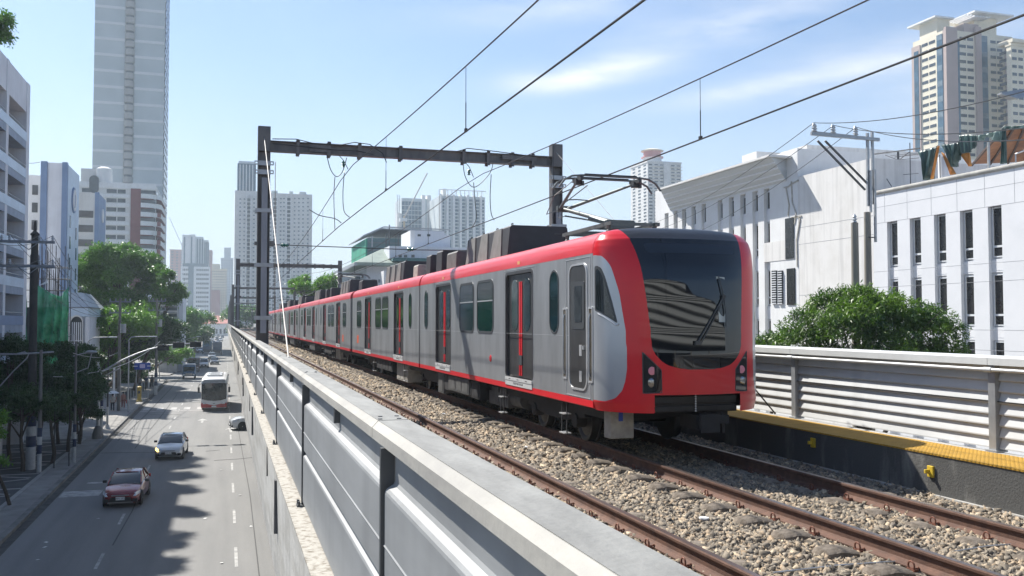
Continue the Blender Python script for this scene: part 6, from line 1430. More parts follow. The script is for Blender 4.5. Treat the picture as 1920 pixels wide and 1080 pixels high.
# ================================================================== TREES
def leaf_mat(name, c1, c2, scale=.8):
    m = bpy.data.materials.new(name); m.use_nodes = True; n, l = m.node_tree.nodes, m.node_tree.links; b = n['Principled BSDF']
    g = n.new('ShaderNodeNewGeometry'); t = n.new('ShaderNodeTexNoise'); t.inputs['Scale'].default_value = scale; t.inputs['Detail'].default_value = 3; l.new(g.outputs['Position'], t.inputs['Vector'])
    r_ = n.new('ShaderNodeMath'); r_.operation = 'MULTIPLY_ADD'; l.new(g.outputs['Random Per Island'], r_.inputs[0]); r_.inputs[1].default_value = .55; 
    s_ = n.new('ShaderNodeMapRange'); s_.inputs['From Min'].default_value = .38; s_.inputs['From Max'].default_value = .62; s_.inputs['To Max'].default_value = .6; l.new(t.outputs['Fac'], s_.inputs['Value']); l.new(s_.outputs[0], r_.inputs[2])
    mx = n.new('ShaderNodeMix'); mx.data_type = 'RGBA'; l.new(r_.outputs[0], mx.inputs['Factor']); mx.inputs[6].default_value = (*c1, 1); mx.inputs[7].default_value = (*c2, 1)
    l.new(mx.outputs[2], b.inputs['Base Color']); b.inputs['Roughness'].default_value = .42; b.inputs['Specular IOR Level'].default_value = .45
    tr = n.new('ShaderNodeBsdfTranslucent'); ml = n.new('ShaderNodeMix'); ml.data_type = 'RGBA'; ml.blend_type = 'MULTIPLY'; ml.inputs['Factor'].default_value = 1; l.new(mx.outputs[2], ml.inputs[6]); ml.inputs[7].default_value = (1.7, 2.0, .7, 1); l.new(ml.outputs[2], tr.inputs['Color'])
    ms = n.new('ShaderNodeMixShader'); ms.inputs[0].default_value = .25; l.new(b.outputs[0], ms.inputs[1]); l.new(tr.outputs[0], ms.inputs[2]); l.new(ms.outputs[0], n['Material Output'].inputs['Surface'])
    return m
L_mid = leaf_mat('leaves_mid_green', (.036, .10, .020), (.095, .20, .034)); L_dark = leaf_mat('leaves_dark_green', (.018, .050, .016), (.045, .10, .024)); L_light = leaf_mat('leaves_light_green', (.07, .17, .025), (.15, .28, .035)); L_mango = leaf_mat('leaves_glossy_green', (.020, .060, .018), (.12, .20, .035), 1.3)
def crown(root, clumps, n_twig, per, ls, m, asp=.38, droop=.25, name='crown', dens=.72, seed=1, tw=None):
    """clumps: (x,y,z,r,flat). Leaves sit in small sprays spread through the outer volume of the clumps."""
    g = np.random.default_rng(seed); cl = np.array(clumps, dtype=float); w = cl[:, 3] ** 2; w /= w.sum(); ci = g.choice(len(cl), n_twig, p=w)
    d = g.normal(size=(n_twig, 3)); d /= np.linalg.norm(d, axis=1)[:, None]; d[:, 2] = np.where(d[:, 2] < -.35, -d[:, 2] * .6, d[:, 2])
    rr = cl[ci, 3] * (g.uniform(0, 1, n_twig) ** .45 * (1 - dens * .4) + dens * .4) * (1 + .12 * np.sin(d[:, 0] * 7 + ci) * np.sin(d[:, 1] * 6 + d[:, 2] * 5))
    P = cl[ci, :3] + d * rr[:, None] * np.stack([np.ones(n_twig), np.ones(n_twig), cl[ci, 4]], -1)
    N = n_twig * per; P = np.repeat(P, per, 0); D = np.repeat(d, per, 0)
    ax = D * .7 + g.normal(size=(N, 3)) * .75; ax[:, 2] -= droop; ax /= np.linalg.norm(ax, axis=1)[:, None]
    P = P + ax * (ls * .4) + g.normal(size=(N, 3)) * (tw or ls * .55)
    up = g.normal(size=(N, 3)) * .55 + np.array([0, 0, 1.0]); sd = np.cross(ax, up); sd /= (np.linalg.norm(sd, axis=1)[:, None] + 1e-6); nn = np.cross(sd, ax)
    L = (ls * g.uniform(.65, 1.3, N))[:, None]; Wd = L * asp * .5
    V = np.stack([P - ax * L * .5, P + sd * Wd + nn * L * .06, P + ax * L * .5 - nn * L * .05, P - sd * Wd + nn * L * .06], 1)
    return np_mesh(name, V.reshape(-1, 3), np.arange(N * 4).reshape(N, 4), m, root)
def trunk(root, base, top, r0, clumps, seed=1, nlimb=9, lean=0):
    g = random.Random(seed); b = MB(); base, top = Vector(base), Vector(top); pts = []
    for k in range(6): t = k / 5; pts.append(base.lerp(top, t) + Vector((math.sin(t * 4 + seed) * r0 * .9, math.cos(t * 3 + seed) * r0 * .7, 0)) * (1 if 0 < k < 5 else 0))
    b.tube(pts, [r0 * (1 - .09 * k) for k in range(6)], 9)
    for k in range(nlimb):
        c = clumps[g.randrange(len(clumps))]; s = pts[3 + (k % 3)]; e = Vector(c[:3]) + Vector((g.uniform(-.3, .3), g.uniform(-.3, .3), g.uniform(-.2, .3))) * c[3]; m_ = s.lerp(e, .5) + Vector((0, 0, .12 * (e - s).length)); b.tube([s, m_, e], [r0 * .45, r0 * .28, r0 * .08], 6)
        e2 = e + Vector((g.uniform(-1, 1), g.uniform(-1, 1), g.uniform(.2, .9))) * c[3] * .6; b.tube([m_, e2], [r0 * .2, r0 * .05], 5)
    return b.build('trunk', M_bark, root, smooth=True, fix=False)
def make_clumps(c, rx, ry, rz, n, r, seed, flat=.8):
    g = random.Random(seed); out = []
    for k in range(n):
        a = g.uniform(0, 2 * math.pi); u = g.uniform(-.85, 1); q = math.sqrt(max(0, 1 - u * u)) * g.uniform(.55, 1)
        out.append((c[0] + rx * q * math.cos(a), c[1] + ry * q * math.sin(a), c[2] + rz * u * g.uniform(.6, 1), r * g.uniform(.7, 1.25), flat))
    return out
def tree(lab, base, c, rx, ry, rz, n, r, twigs, per, ls, m, seed, name='street_tree', tr=.25, asp=.45, cat='tree', group=None, droop=.25, nlimb=9):
    t = thing(name, lab, cat, base, group=group); cl = make_clumps(c, rx, ry, rz, n, r, seed); crown(t, cl, twigs, per, ls, m, asp, droop, seed=seed); trunk(t, base, (c[0], c[1], c[2] - rz * .3), tr, cl, seed, nlimb); return t
# big leafy bush-topped tree in front of the white wing
c = at_d(1618, 600, 30.5); c.z = 8.6
t = thing('mango_tree', 'big glossy green tree rising behind the noise barrier in front of the white building', 'tree', (c.x, c.y, 0))
cl = [(*(c + Vector(o)), r, .9) for o, r in [((0, 0, .1), 1.4), ((-.9, -.5, .1), 1.15), ((1.0, -.2, .25), 1.2), ((-1.8, .8, -.35), 1.0), ((1.9, -.9, -.1), 1.05), ((.2, .9, .8), .85), ((-.5, 1.2, .75), .75), ((1.1, .3, .7), .75), ((-2.35, 1.7, -1.0), .75), ((2.5, -1.0, -.9), .8), ((0, -1.2, -.9), 1.2), ((-1.2, .2, -1.1), 1.1), ((1.5, -.9, -1.1), 1.1), ((.1, 0, -2.2), 1.5), ((-.1, .1, 1.15), .42), ((.55, .5, 1.2), .35), ((2.2, -.4, .45), .5), ((-1.6, .9, .45), .4)]]
crown(t, cl, 5200, 9, .17, L_mango, .24, .45, seed=5, tw=.06); trunk(t, (c.x, c.y, 0), (c.x, c.y, 6.2), .22, cl, 3)
c2 = at_d(1445, 632, 32); t = thing('street_tree', 'sparse low spray of leaves left of the big glossy tree, beside the train nose', 'tree', (c2.x, c2.y, 0))
cl = [(c2.x, c2.y, c2.z - .1, .42, .6), (c2.x + .5, c2.y - .4, c2.z - .1, .4, .5), (c2.x - .5, c2.y + .3, c2.z - .25, .35, .5), (c2.x + .3, c2.y - .2, c2.z - .7, .6, .8)]; crown(t, cl, 300, 8, .15, L_mango, .25, .3, seed=8, tw=.05); trunk(t, (c2.x, c2.y, 0), (c2.x, c2.y, c2.z - .6), .09, cl, 4, 5)
# big dark tree in front of the apartment block
c = at_d(220, 528, 122); c.z -= .2
tree('biggest dark green street tree with a broad dome crown below the apartment block', (c.x, c.y, .14), c, 5.6, 5.4, 5.4, 46, 1.75, 8200, 9, .40, L_mid, 21, tr=.5, nlimb=14)
for i, (px, py, d, rx, rz, n, r, tw, ls, m, lab) in enumerate((
    (232, 612, 112, 5.0, 2.6, 14, 1.5, 1900, .34, L_light, 'lighter yellow green tree just below the biggest dome crown'),
    (205, 636, 116, 4.2, 2.8, 14, 1.4, 1700, .32, L_light, 'light green tree with large leaves right of the arched building'),
    (262, 648, 126, 4.0, 2.4, 13, 1.3, 1500, .32, L_mid, 'mid green tree above the blue street sign'),
    (214, 684, 122, 3.4, 2.4, 11, 1.2, 1400, .30, L_dark, 'dark low tree behind the traffic light mast post'),
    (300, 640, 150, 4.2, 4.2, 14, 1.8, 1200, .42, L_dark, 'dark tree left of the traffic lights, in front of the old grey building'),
    (312, 668, 140, 3.0, 1.3, 8, 1.0, 700, .34, L_light, 'small bright green tree behind the hanging traffic lights'),
    (316, 548, 119, 1.8, 2.2, 9, .9, 700, .36, L_mid, 'ragged edge tree right of the biggest crown with bits of sky showing through'),
    (170, 600, 116, 3.4, 3.4, 14, 1.4, 1800, .34, L_dark, 'dark tree between the arched building and the biggest crown'),
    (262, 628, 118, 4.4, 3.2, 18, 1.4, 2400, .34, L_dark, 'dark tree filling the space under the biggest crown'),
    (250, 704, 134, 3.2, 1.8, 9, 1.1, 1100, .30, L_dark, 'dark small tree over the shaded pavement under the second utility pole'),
    (188, 668, 112, 2.6, 2.4, 10, 1.1, 1300, .28, L_mid, 'mid green tree behind the arm of the traffic lights'),
    (330, 655, 190, 3.0, 3.0, 9, 1.5, 900, .5, L_dark, 'hazy dark tree behind the signal heads near the kerb'),
    (350, 612, 215, 5.5, 4.2, 16, 2.2, 1500, .60, L_mid, 'hazy round tree beside the far end of the road'),
    (365, 632, 230, 5.0, 3.0, 12, 2.0, 900, .60, L_dark, 'hazy dark tree at the far kerb before the red roofed hall'),
    (590, 536, 128, 3.4, 1.9, 14, 1.1, 1700, .34, L_light, 'light green round tree between the second gantry and the train roof'),
    (462, 600, 330, 8.5, 4.5, 12, 3.0, 900, .8, L_mid, 'hazy green tree mass seen through the second gantry post'),
)):
    c = at_d(px, py, d); z0 = .14 if px < 420 else 0; bx = c.x - (4.0 if px < 340 else 0)
    tree(lab, (bx, c.y, z0), c, rx, rx * .9, rz, n, r, tw, 9, ls, m, 30 + i, tr=.22, nlimb=7)
# shaded dark trees over the plaza at the lower left
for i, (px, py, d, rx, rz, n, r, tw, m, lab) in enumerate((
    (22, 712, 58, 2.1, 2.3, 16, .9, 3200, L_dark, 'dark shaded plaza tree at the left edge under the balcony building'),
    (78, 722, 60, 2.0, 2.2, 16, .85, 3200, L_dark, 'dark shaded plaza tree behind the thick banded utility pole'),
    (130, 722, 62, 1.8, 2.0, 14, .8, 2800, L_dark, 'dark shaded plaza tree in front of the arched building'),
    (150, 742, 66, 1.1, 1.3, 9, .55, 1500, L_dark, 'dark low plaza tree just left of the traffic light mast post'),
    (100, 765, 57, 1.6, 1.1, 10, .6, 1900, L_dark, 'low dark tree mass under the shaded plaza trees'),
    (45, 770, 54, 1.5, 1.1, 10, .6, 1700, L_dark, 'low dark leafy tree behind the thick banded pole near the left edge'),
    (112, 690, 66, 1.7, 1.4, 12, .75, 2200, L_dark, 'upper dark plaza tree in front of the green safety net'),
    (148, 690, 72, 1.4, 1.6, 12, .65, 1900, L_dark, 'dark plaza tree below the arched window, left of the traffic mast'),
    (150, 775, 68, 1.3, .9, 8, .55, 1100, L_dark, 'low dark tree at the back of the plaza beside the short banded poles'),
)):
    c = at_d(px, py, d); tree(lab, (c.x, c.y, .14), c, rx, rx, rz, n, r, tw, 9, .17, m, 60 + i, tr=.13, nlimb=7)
c = at_d(8, 800, 44); tree('sunlit yellow green leafy branch tree at the left edge of the plaza', (c.x + .3, c.y, .14), (c.x - .8, c.y, c.z), .7, .8, .9, 7, .4, 420, 8, .17, L_light, 71, tr=.09, nlimb=5)
c = at_d(5, 880, 40); tree('low leafy shrub in the bottom left corner of the plaza', (c.x - .4, c.y, .14), (c.x - .5, c.y, c.z + .2), .4, .5, .35, 6, .3, 260, 8, .15, L_light, 72, tr=.05, cat='shrub', name='shrub', nlimb=4)
# plants on the roof of the near left building
for i, (dx, dy, h, r, lab) in enumerate(((-1.0, 5.6, 2.2, 1.15, 'leafy roof garden tree on the corner of the near balcony building'), (-1.2, 11.5, 2.0, 1.1, 'second roof garden tree, behind the corner one, mostly out of the photo'), (-1.0, 16, 1.5, .9, 'third roof garden tree out on the long roof'), (-1.0, 20.5, 2.3, 1.2, 'fourth roof garden tree out on the long roof'), (-.9, 25, 1.4, .9, 'fifth roof garden tree out on the long roof'), (-1.0, 29, 2.0, 1.1, 'sixth roof garden tree out on the long roof'), (-1, 34, 1.6, 1.0, 'seventh roof garden tree near the camera end of the roof'))):
    z = Zx(47, 150, -14.0); y = Y_at(47, -14.0) - dy; c = (-14 + dx, y, z + h)
    tree(lab, (-14 + dx, y, z - .6), c, r * .8, r * .9, h * .5, 9, r * .55, 520, 8, .26, L_mid, 80 + i, name='roof_tree', tr=.07, nlimb=5, group='roof garden trees')

for i, (y, h) in enumerate(((Y_at(47, -14.0) + 25, 1.9), (Y_at(47, -14.0) + 21.5, 1.4), (Y_at(47, -14.0) + 18, 2.2), (Y_at(47, -14.0) + 13.5, 1.6))):  # unseen trees added to throw a leafy shadow edge on the road
    tree(('unseen roof tree added for its shadow at the far corner of the set back block', 'second unseen roof tree added for its shadow on the set back block', 'third unseen roof tree added for its shadow on the set back block', 'fourth unseen roof tree added for its shadow on the set back block')[i], (-22.8, y, 42.6), (-22.6, y, 42.6 + h), 1.1, 1.2, h * .6, 8, .6, 420, 8, .26, L_mid, 95 + i, name='roof_tree', tr=.07, nlimb=5, group='roof garden trees')
# ================================================================== STREET FURNITURE
M_pconc = mat('utility_pole_concrete', (.20, .19, .175), .85, var=.3, scale=3, stretch=(1, 1, .3), bump=.2)
M_pdark = mat('dark_wood_pole', (.05, .048, .045), .85, var=.3, scale=3)
M_bandw = mat('pole_band_white', (.50, .51, .50), .7, var=.2, scale=5); M_bandb = mat('pole_band_blue', (.02, .035, .085), .7, var=.2, scale=5)
M_xarm = mat('crossarm_grey', (.22, .25, .29), .6, .2, var=.2); M_por = mat('porcelain_insulator', (.50, .53, .56), .25, var=.15)
M_tl = mat('signal_black', (.012, .014, .014), .55, var=0)
def gp(px, py, z=.14): return at_z(px, py, z)
def banded(root, p, r, h):
    for i, (a, b, m) in enumerate(((0, .42, M_bandw), (.42, .62, M_bandb), (.62, .8, M_bandw), (.8, 1.0, M_bandb))):
        MB().cyl((p.x, p.y, p.z + h * a), r + .012, h * (b - a) - .002, 14).build('painted_band', m, root, smooth=True)
def pole(name, lab, base, top_px, r, m, bands=None, cat='pole', r1=None):
    d = Vector(base); z = at_y(*top_px, base.y).z; t = thing(name, lab, cat, base); MB().tube([base, (base.x, base.y, z)], [r, r1 or r * .75], 14).build('shaft', m, t, smooth=True)
    if bands: banded(t, base, r, bands)
    return t, z
def wire(a, b, sag, lab, r=.014, mt=M_wire, n=14, group=None, name='power_line'):
    a, b = Vector(a), Vector(b); pts = []
    for k in range(n + 1): u = k / n; q = a.lerp(b, u); q.z -= sag * 4 * u * (1 - u); pts.append(q)
    return tag(MB().tube(pts, r, 5).build(name, mt), lab, 'wire', group)
# thick banded utility pole with two crossarms
bp = gp(57, 880); t, z = pole('utility_pole', 'thick dark utility pole with two crossarms and blue and white painted foot', bp, (53, 441), .26, M_pdark, 3.2)
up = {}
for k, py in enumerate((452, 498)):
    a, b_ = at_y(-6, py, bp.y - .2), at_y(103, py, bp.y - .2); b_.z = a.z
    arm = MB().bar(a, b_, .13, .16).build('crossarm', M_xarm, t)
    for q, px in enumerate((3, 18, 74, 99)):
        p = at_y(px, py, bp.y - .2); p.z = a.z + .08; MB().lathe(p, [(.03, 0), (.09, .05), (.05, .10), (.10, .14), (.05, .19), (.08, .24), (.02, .32)], 10).build('insulator', M_por, arm, smooth=True); up[(k, q)] = p + Vector((0, 0, .33))
    m = MB()
    for s in (30, 76): m.bar(at_y(s, py, bp.y - .2), at_y(54, py + 16, bp.y - .2), .05)
    m.build('brace', M_xarm, t)
MB().lathe((bp.x, bp.y, z), [(.25, 0), (.25, .1), (.1, .25), (.06, .8), (.02, .9)], 10).build('pole_cap', M_pdark, t)
# second banded pole with a horizontal pipe arm
p2 = gp(73, 886); t, z2 = pole('pole', 'pale pole with blue and white foot and a long horizontal pipe arm at its top', p2, (76, 656), .12, M_pconc, 2.6)
arm = MB().tube([at_y(-60, 664, p2.y), at_y(30, 664, p2.y), at_y(101, 660, p2.y)], .055, 8).build('pipe_arm', M_galv, t, smooth=True)
m = MB(); m.tube([at_y(0, 724, p2.y), at_y(25, 696, p2.y), at_y(50, 672, p2.y), at_y(54, 664, p2.y), at_y(46, 660, p2.y), at_y(33, 663, p2.y)], .035, 6); m.build('stay_cable', M_galv, t, smooth=True)
# traffic light mast
bm_ = gp(183, 822); t, zm_ = pole('traffic_light_mast', 'grey traffic light mast with a long curved arm and three dark signal heads', bm_, (184, 688), .15, M_galv, cat='traffic light')
MB().lathe(bm_, [(.42, 0), (.40, .3), (.26, .75), (.17, .95)], 12).build('concrete_foot', M_concd, t, smooth=True)
pts = [at_y(px, py, bm_.y) for px, py in ((184, 700), (196, 694), (212, 685), (232, 674), (255, 664), (280, 655), (308, 648), (340, 645), (376, 643))]
MB().tube(pts, [.075, .072, .07, .065, .06, .055, .05, .045, .04], 10).build('curved_arm', M_galv, t, smooth=True)
MB().tube([at_y(184, 712, bm_.y), at_y(205, 700, bm_.y), at_y(225, 690, bm_.y)], .05, 8).build('arm_brace', M_galv, t, smooth=True)
for k, (px, py) in enumerate(((306, 652), (335, 647), (367, 646))):
    p = at_y(px, py, bm_.y - .12); m = MB(); m.cbox(p, (.84, .20, .44)); h_ = m.build('signal_head', M_tl, t, bevel=.03); m = MB()
    for q in (-.27, 0, .27): m.cyl((p.x + q, p.y + .1, p.z), .12, .16, 12, 'y')
    h2 = m.build('visor', M_tl, h_); m = MB(); m.cbox(p + Vector((0, -.02, .25)), (.08, .1, .12)); m.build('clamp', M_galv, h_)
# second traffic arm (fainter, further away)
b3 = gp(139, 868); t, z3 = pole('street_lamp', 'slim street lamp with blue and white foot, left of the traffic light mast', b3, (137, 640), .09, M_pconc, 2.4, cat='street lamp')
MB().tube([at_y(138, 700, b3.y), at_y(165, 690, b3.y), at_y(172, 662, b3.y)], .03, 6).build('stay_cable', M_galv, t)
MB().tube([at_y(137, 668, b3.y), at_y(150, 664, b3.y), at_y(168, 661, b3.y)], .035, 8).build('lamp_arm', M_galv, t, smooth=True)
p = at_y(172, 660, b3.y); MB().lathe((p.x - .35, p.y, p.z), [(.04, 0), (.10, .12), (.11, .4), (.06, .62), (.02, .68)], 10, 'x').build('lamp_head', M_galv, t, smooth=True)
p = at_y(134, 627, b3.y); MB().tube([(at_y(137, 640, b3.y)), at_y(137, 627, b3.y)], .03, 6).bar(at_y(127, 627, b3.y), at_y(141, 627, b3.y), .06, .05).build('lamp_bracket', M_galv, t)
# pole cluster beside the mast
for i, (px, py, tpx, tpy, r, m, bd, lab) in enumerate((
    (190, 806, 190, 720, .10, M_pconc, 2.4, 'short pale pole with a blue band directly beside the traffic mast'),
    (201, 804, 202, 655, .07, M_pdark, None, 'dark slim pole with a white conical foot right of the traffic mast'),
    (213, 764, 213, 690, .13, M_wht, None, 'pale rectangular banner post behind the dark slim pole'),
    (225, 768, 225, 692, .05, M_galv, None, 'thin grey post beside the pedestrians in red'),
    (222, 770, 222, 560, .16, M_pconc, None, 'tall concrete utility pole standing in the light green trees'),
    (292, 740, 291, 560, .17, M_pconc, 2.6, 'tall concrete utility pole with a blue foot right of the blue street sign'),
    (143, 812, 143, 700, .10, M_pconc, 2.2, 'pale banded pole in the shade between slim lamp and traffic mast'),
    (150, 815, 150, 745, .08, M_pconc, 2.0, 'shorter banded pole in the shade near the traffic mast'),
    (101, 878, 101, 770, .035, M_pdark, None, 'thin dark post of a sign frame on the plaza'),
    (129, 874, 129, 772, .035, M_pdark, None, 'thin dark post on the plaza nearest the kerb'),
)):
    b_ = gp(px, py); t, z_ = pole('pole' if r < .13 else 'utility_pole', lab, b_, (tpx, tpy), r, m, bd)
    if i == 1:
        MB().lathe(b_, [(.32, 0), (.2, .12), (.12, .35)], 10).build('conical_foot', M_bandw, t, smooth=True); q = at_y(199, 722, b_.y); MB().cbox(q, (.34, .3, .95)).build('signal_head', M_tl, t, bevel=.03); MB().tube([b_ + Vector((0, 0, .3)), b_ + Vector((0, 0, 1.8))], .085, 10).build('painted_band', M_bandw, t)
        MB().tube([at_y(202, 672, b_.y), at_y(190, 673, b_.y), at_y(184, 673, b_.y)], .04, 6).build('bracket_arm', M_galv, t)
    if i in (4, 5):
        for kk, zz in enumerate((z_ - .3, z_ - 1.4)):
            m = MB(); m.bar((b_.x - 1.0, b_.y, zz), (b_.x + 1.0, b_.y, zz), .1, .12)
            for s in (-.9, -.4, .5, .95): m.lathe((b_.x + s, b_.y, zz + .06), [(.03, 0), (.08, .06), (.04, .12), (.08, .18), (.02, .26)], 8)
            m.build('crossarm', M_xarm, t)
        MB().cyl((b_.x + .35, b_.y - .3, z_ - 3.4), .28, .9, 12).build('transformer', M_galv, t, smooth=True)
# street lamps further along: arms pointing over the road
for i, (bx, by, pts, lab) in enumerate((
    (160, 790, ((160, 655), (166, 640), (175, 633), (212, 632)), 'street lamp with a bent arm above the traffic mast'),
    (240, 772, ((240, 640), (246, 632), (262, 631), (287, 631)), 'street lamp whose long arm ends left of the second utility pole'),
    (299, 715, ((299, 632), (304, 626), (318, 625), (333, 624)), 'farther street lamp with its arm above the bright green tree'),
    (345, 690, ((345, 640), (350, 636), (362, 633), (372, 631)), 'farthest visible street lamp arm before the distant traffic'))):
    b_ = gp(bx, by); t, z_ = pole('street_lamp', lab, b_, pts[0], .07, M_galv, cat='street lamp'); P_ = [at_y(a, c_, b_.y) for a, c_ in pts]; MB().tube(P_, .045, 7).build('lamp_arm', M_galv, t, smooth=True); e = P_[-1]; MB().cbox(e, (.7, .22, .10)).build('lamp_head', M_white, t, bevel=.03)
# blue street sign
p = gp(262, 750); t = thing('street_sign', 'blue street sign board with pale lettering above the pavement', 'sign', p)
a, c_ = at_y(252, 693, p.y), at_y(282, 680, p.y); MB().box(a.x, c_.x, p.y - .05, p.y + .05, a.z, c_.z).build('sign_board', mat('sign_blue', (.02, .06, .33), .4, var=.05), t)
for s in (a.x + .2, c_.x - .2): MB().tube([(s, p.y + .08, .14), (s, p.y + .08, a.z + .3)], .04, 6).build('sign_post', M_galv, t)
MB().prism(rounded((a.x + c_.x) / 2 - .28, (a.x + c_.x) / 2 + .28, a.z + .16, c_.z - .16, .08, 4), p.y - .064, p.y - .052, 'y').build('sign_emblem', mat('sign_pale_violet', (.45, .42, .62), .5, var=0), t)
for s in (-.75, .75): MB().box((a.x + c_.x) / 2 + s - .25, (a.x + c_.x) / 2 + s + .25, p.y - .062, p.y - .052, (a.z + c_.z) / 2 - .03, (a.z + c_.z) / 2 + .04).build('lettering', M_white, t)
# yellow bollard post, planter edges, fence posts
p = gp(261, 753); t = thing('bollard', 'yellow post box standing on the sunny pavement behind the pedestrians', 'bollard', p); MB().lathe(p, [(.32, 0), (.32, .15), (.22, .2), (.22, 1.45), (.26, 1.5), (.26, 1.62), (.1, 1.7)], 12).build('body', mat('yellow_post', (.45, .33, .07), .6, var=.2), t, smooth=True); MB().box(p.x - .12, p.x + .12, p.y - .235, p.y - .215, p.z + .9, p.z + 1.2).build('plate', M_gask, t)
fa, fb = gp(236, 752), gp(290, 722)
for k in range(12):
    q = fa.lerp(fb, k / 11); t = tag(MB().lathe((q.x, q.y, .14), [(.07, 0), (.07, .9), (.09, .95), (.04, 1.05)], 8).build('bollard', M_pdark), 'slim dark bollard in the row along the shaded pavement behind the pedestrians', 'bollard', 'row of dark bollards')
p0, p1 = gp(282, 690), gp(330, 684); t = thing('low_planter', 'long low yellow edged planter wall on the far pavement', 'planter', (p0.x, p0.y, .14)); MB().box(p0.x - 2, p1.x - .5, p0.y, p0.y + 1.0, .14, .7).build('body', mat('yellow_planter', (.52, .36, .14), .7, var=.2), t)
for k, (px, py) in enumerate(((310, 690), (326, 684))):
    q = gp(px, py); t = tag(MB().tube([q, q + Vector((0, 0, 2.1))], .10, 8).build('post', M_pdark), ('short dark post on the far pavement, nearer one', 'short dark post on the far pavement, farther one')[k], 'post')
# power lines at the left
E = [at_y(px, py, yy) for px, py, yy in ((222, 566, 118), (291, 566, 150))]
for (k, q), p in up.items():
    if q in (1, 2, 3): wire(p, at_y(212 + q * 5, 566 + k * 16 + q * 2, 115), 1.6, f'power line running from the {"upper" if k == 0 else "lower"} crossarm of the thick pole, {("", "inner left", "inner right", "outermost")[q]} insulator', .016, group='power lines at the left')
for k, py in enumerate((441, 448, 476, 489)):
    wire(at_y(-40, py - 6 + k * 3, 50), up[(k // 2, 2 + k % 2)], .5, f'power line from the left photo edge to the {("upper inner", "upper outer", "lower inner", "lower outer")[k]} insulator', .014)
for k in range(4): wire(at_y(216 + k * 4, 575 + k * 9, 115), at_y(284 + k * 4, 572 + k * 8, 150), 1.5 + .3 * k, f'sagging line {("topmost", "second highest", "third highest", "lowest")[k]} between the two tall concrete poles', .016, M_galv)
for k in range(3): wire(at_y(288, 580 + 9 * k, 150), at_y(352, 600 + 5 * k, 260), 2.0, f'hazy far line {("topmost", "middle", "lowest")[k]} running on beyond the second concrete pole', .025, M_galv)
wire(at_y(100, 706, 60), at_y(185, 662, 100), .7, 'grey line sagging over the dark plaza trees', .02, M_galv)
wire((at_y(137, 662, 58)), at_y(222, 660, 104), .4, 'nearly level line above the traffic mast', .018, M_galv); wire(at_y(165, 700, 66), at_y(300, 640, 104), .6, 'pale line rising from the traffic mast towards the signals', .018, M_galv)
wire(at_y(45, 306, 112), at_y(75, 304, 112), .05, 'thin aerial wire on top of the lavender grey block', .03)
# lamp arm poking in at the right edge
p = at_d(1880, 176, 24); t = thing('street_lamp', 'grey street lamp head poking in at the right edge in front of the cream tower', 'street lamp', (p.x + 3, p.y - 2, 0))
a = at_y(1878, 176, p.y); b_ = at_y(1990, 158, p.y)
m = MB(); m.loft([[a + Vector((0, 0, -.01)), a + Vector((0, .15, 0)), a + Vector((0, .15, .03)), a + Vector((0, 0, .04))], [a + Vector((.5, -.05, -.10)), a + Vector((.5, .25, -.08)), a + Vector((.5, .2, .12)), a + Vector((.5, 0, .14))], [b_ + Vector((0, 0, -.05)), b_ + Vector((0, .1, -.05)), b_ + Vector((0, .1, .05)), b_ + Vector((0, 0, .05))]]); m.build('lamp_head', M_galv, t)
MB().tube([b_, (b_.x + .8, b_.y, b_.z), (b_.x + 1, b_.y, b_.z - 1), (b_.x + 1, b_.y, 0)], .09, 8).build('lamp_post', M_galv, t)
# utility poles at the right
M_prc = mat('weathered_pole_concrete', (.20, .185, .155), .9, col2=(.30, .28, .245), scale=2.5, stretch=(1, 1, .15), bump=.3)
p = at_d(1629, 604, 33.5); p.z = 0; z1 = at_y(1630, 398, p.y).z; t = thing('utility_pole', 'tall concrete utility pole with long steel extensions and a crossarm with white insulators', 'utility pole', p)
MB().tube([p, (p.x, p.y, z1)], [.21, .12], 14).build('shaft', M_prc, t, smooth=True)
zt_ = at_y(1626, 252, p.y).z; zt2 = at_y(1637, 249, p.y).z; zb_ = at_y(1629, 455, p.y).z
m = MB(); m.box(p.x - .13, p.x - .04, p.y - .22, p.y - .14, at_y(1629, 388, p.y).z, zt_); m.box(p.x - .09, p.x - .02, p.y - .30, p.y - .24, at_y(1629, 400, p.y).z, at_y(1629, 322, p.y).z); m.box(p.x + .08, p.x + .16, p.y - .22, p.y - .14, at_y(1629, 384, p.y).z, zt2); m.box(p.x + .10, p.x + .17, p.y - .30, p.y - .23, zb_, at_y(1629, 320, p.y).z)
m.build('steel_extension', M_galv, t)
za = at_y(1580, 258, p.y).z; xa_ = at_y(1512, 258, p.y).x; xb2 = at_y(1649, 262, p.y).x
arm = MB().bar((xa_, p.y - .28, za), (xb2 - .3, p.y - .28, za - .05), .09, .12).bar((xa_ + .25, p.y + .02, za + .10), (xb2, p.y + .02, za + .02), .09, .12).build('crossarm', M_galv, t)
ins = []
for px, hh in ((1517, 0), (1529, .1), (1552, 0), (1564, .1), (1594, 0), (1606, .1)):
    q = at_y(px, 258, p.y); q = Vector((q.x, p.y - .28 + hh * 3, za + .08 + hh * .4)); MB().lathe(q, [(.03, 0), (.09, .03), (.04, .09), (.085, .13), (.04, .18), (.07, .22), (.03, .3)], 10).build('insulator', M_por, arm, smooth=True); ins.append(q + Vector((0, 0, .31)))
MB().bar(at_y(1533, 264, p.y - .25), at_y(1622, 356, p.y - .25), .06).bar(at_y(1547, 264, p.y + .05), at_y(1632, 350, p.y + .05), .06).build('brace', M_pole, t)
MB().bar((p.x - .16, p.y - .2, at_y(1629, 446, p.y).z), (p.x + .2, p.y - .2, at_y(1629, 446, p.y).z), .04).build('collar', M_pole, t)
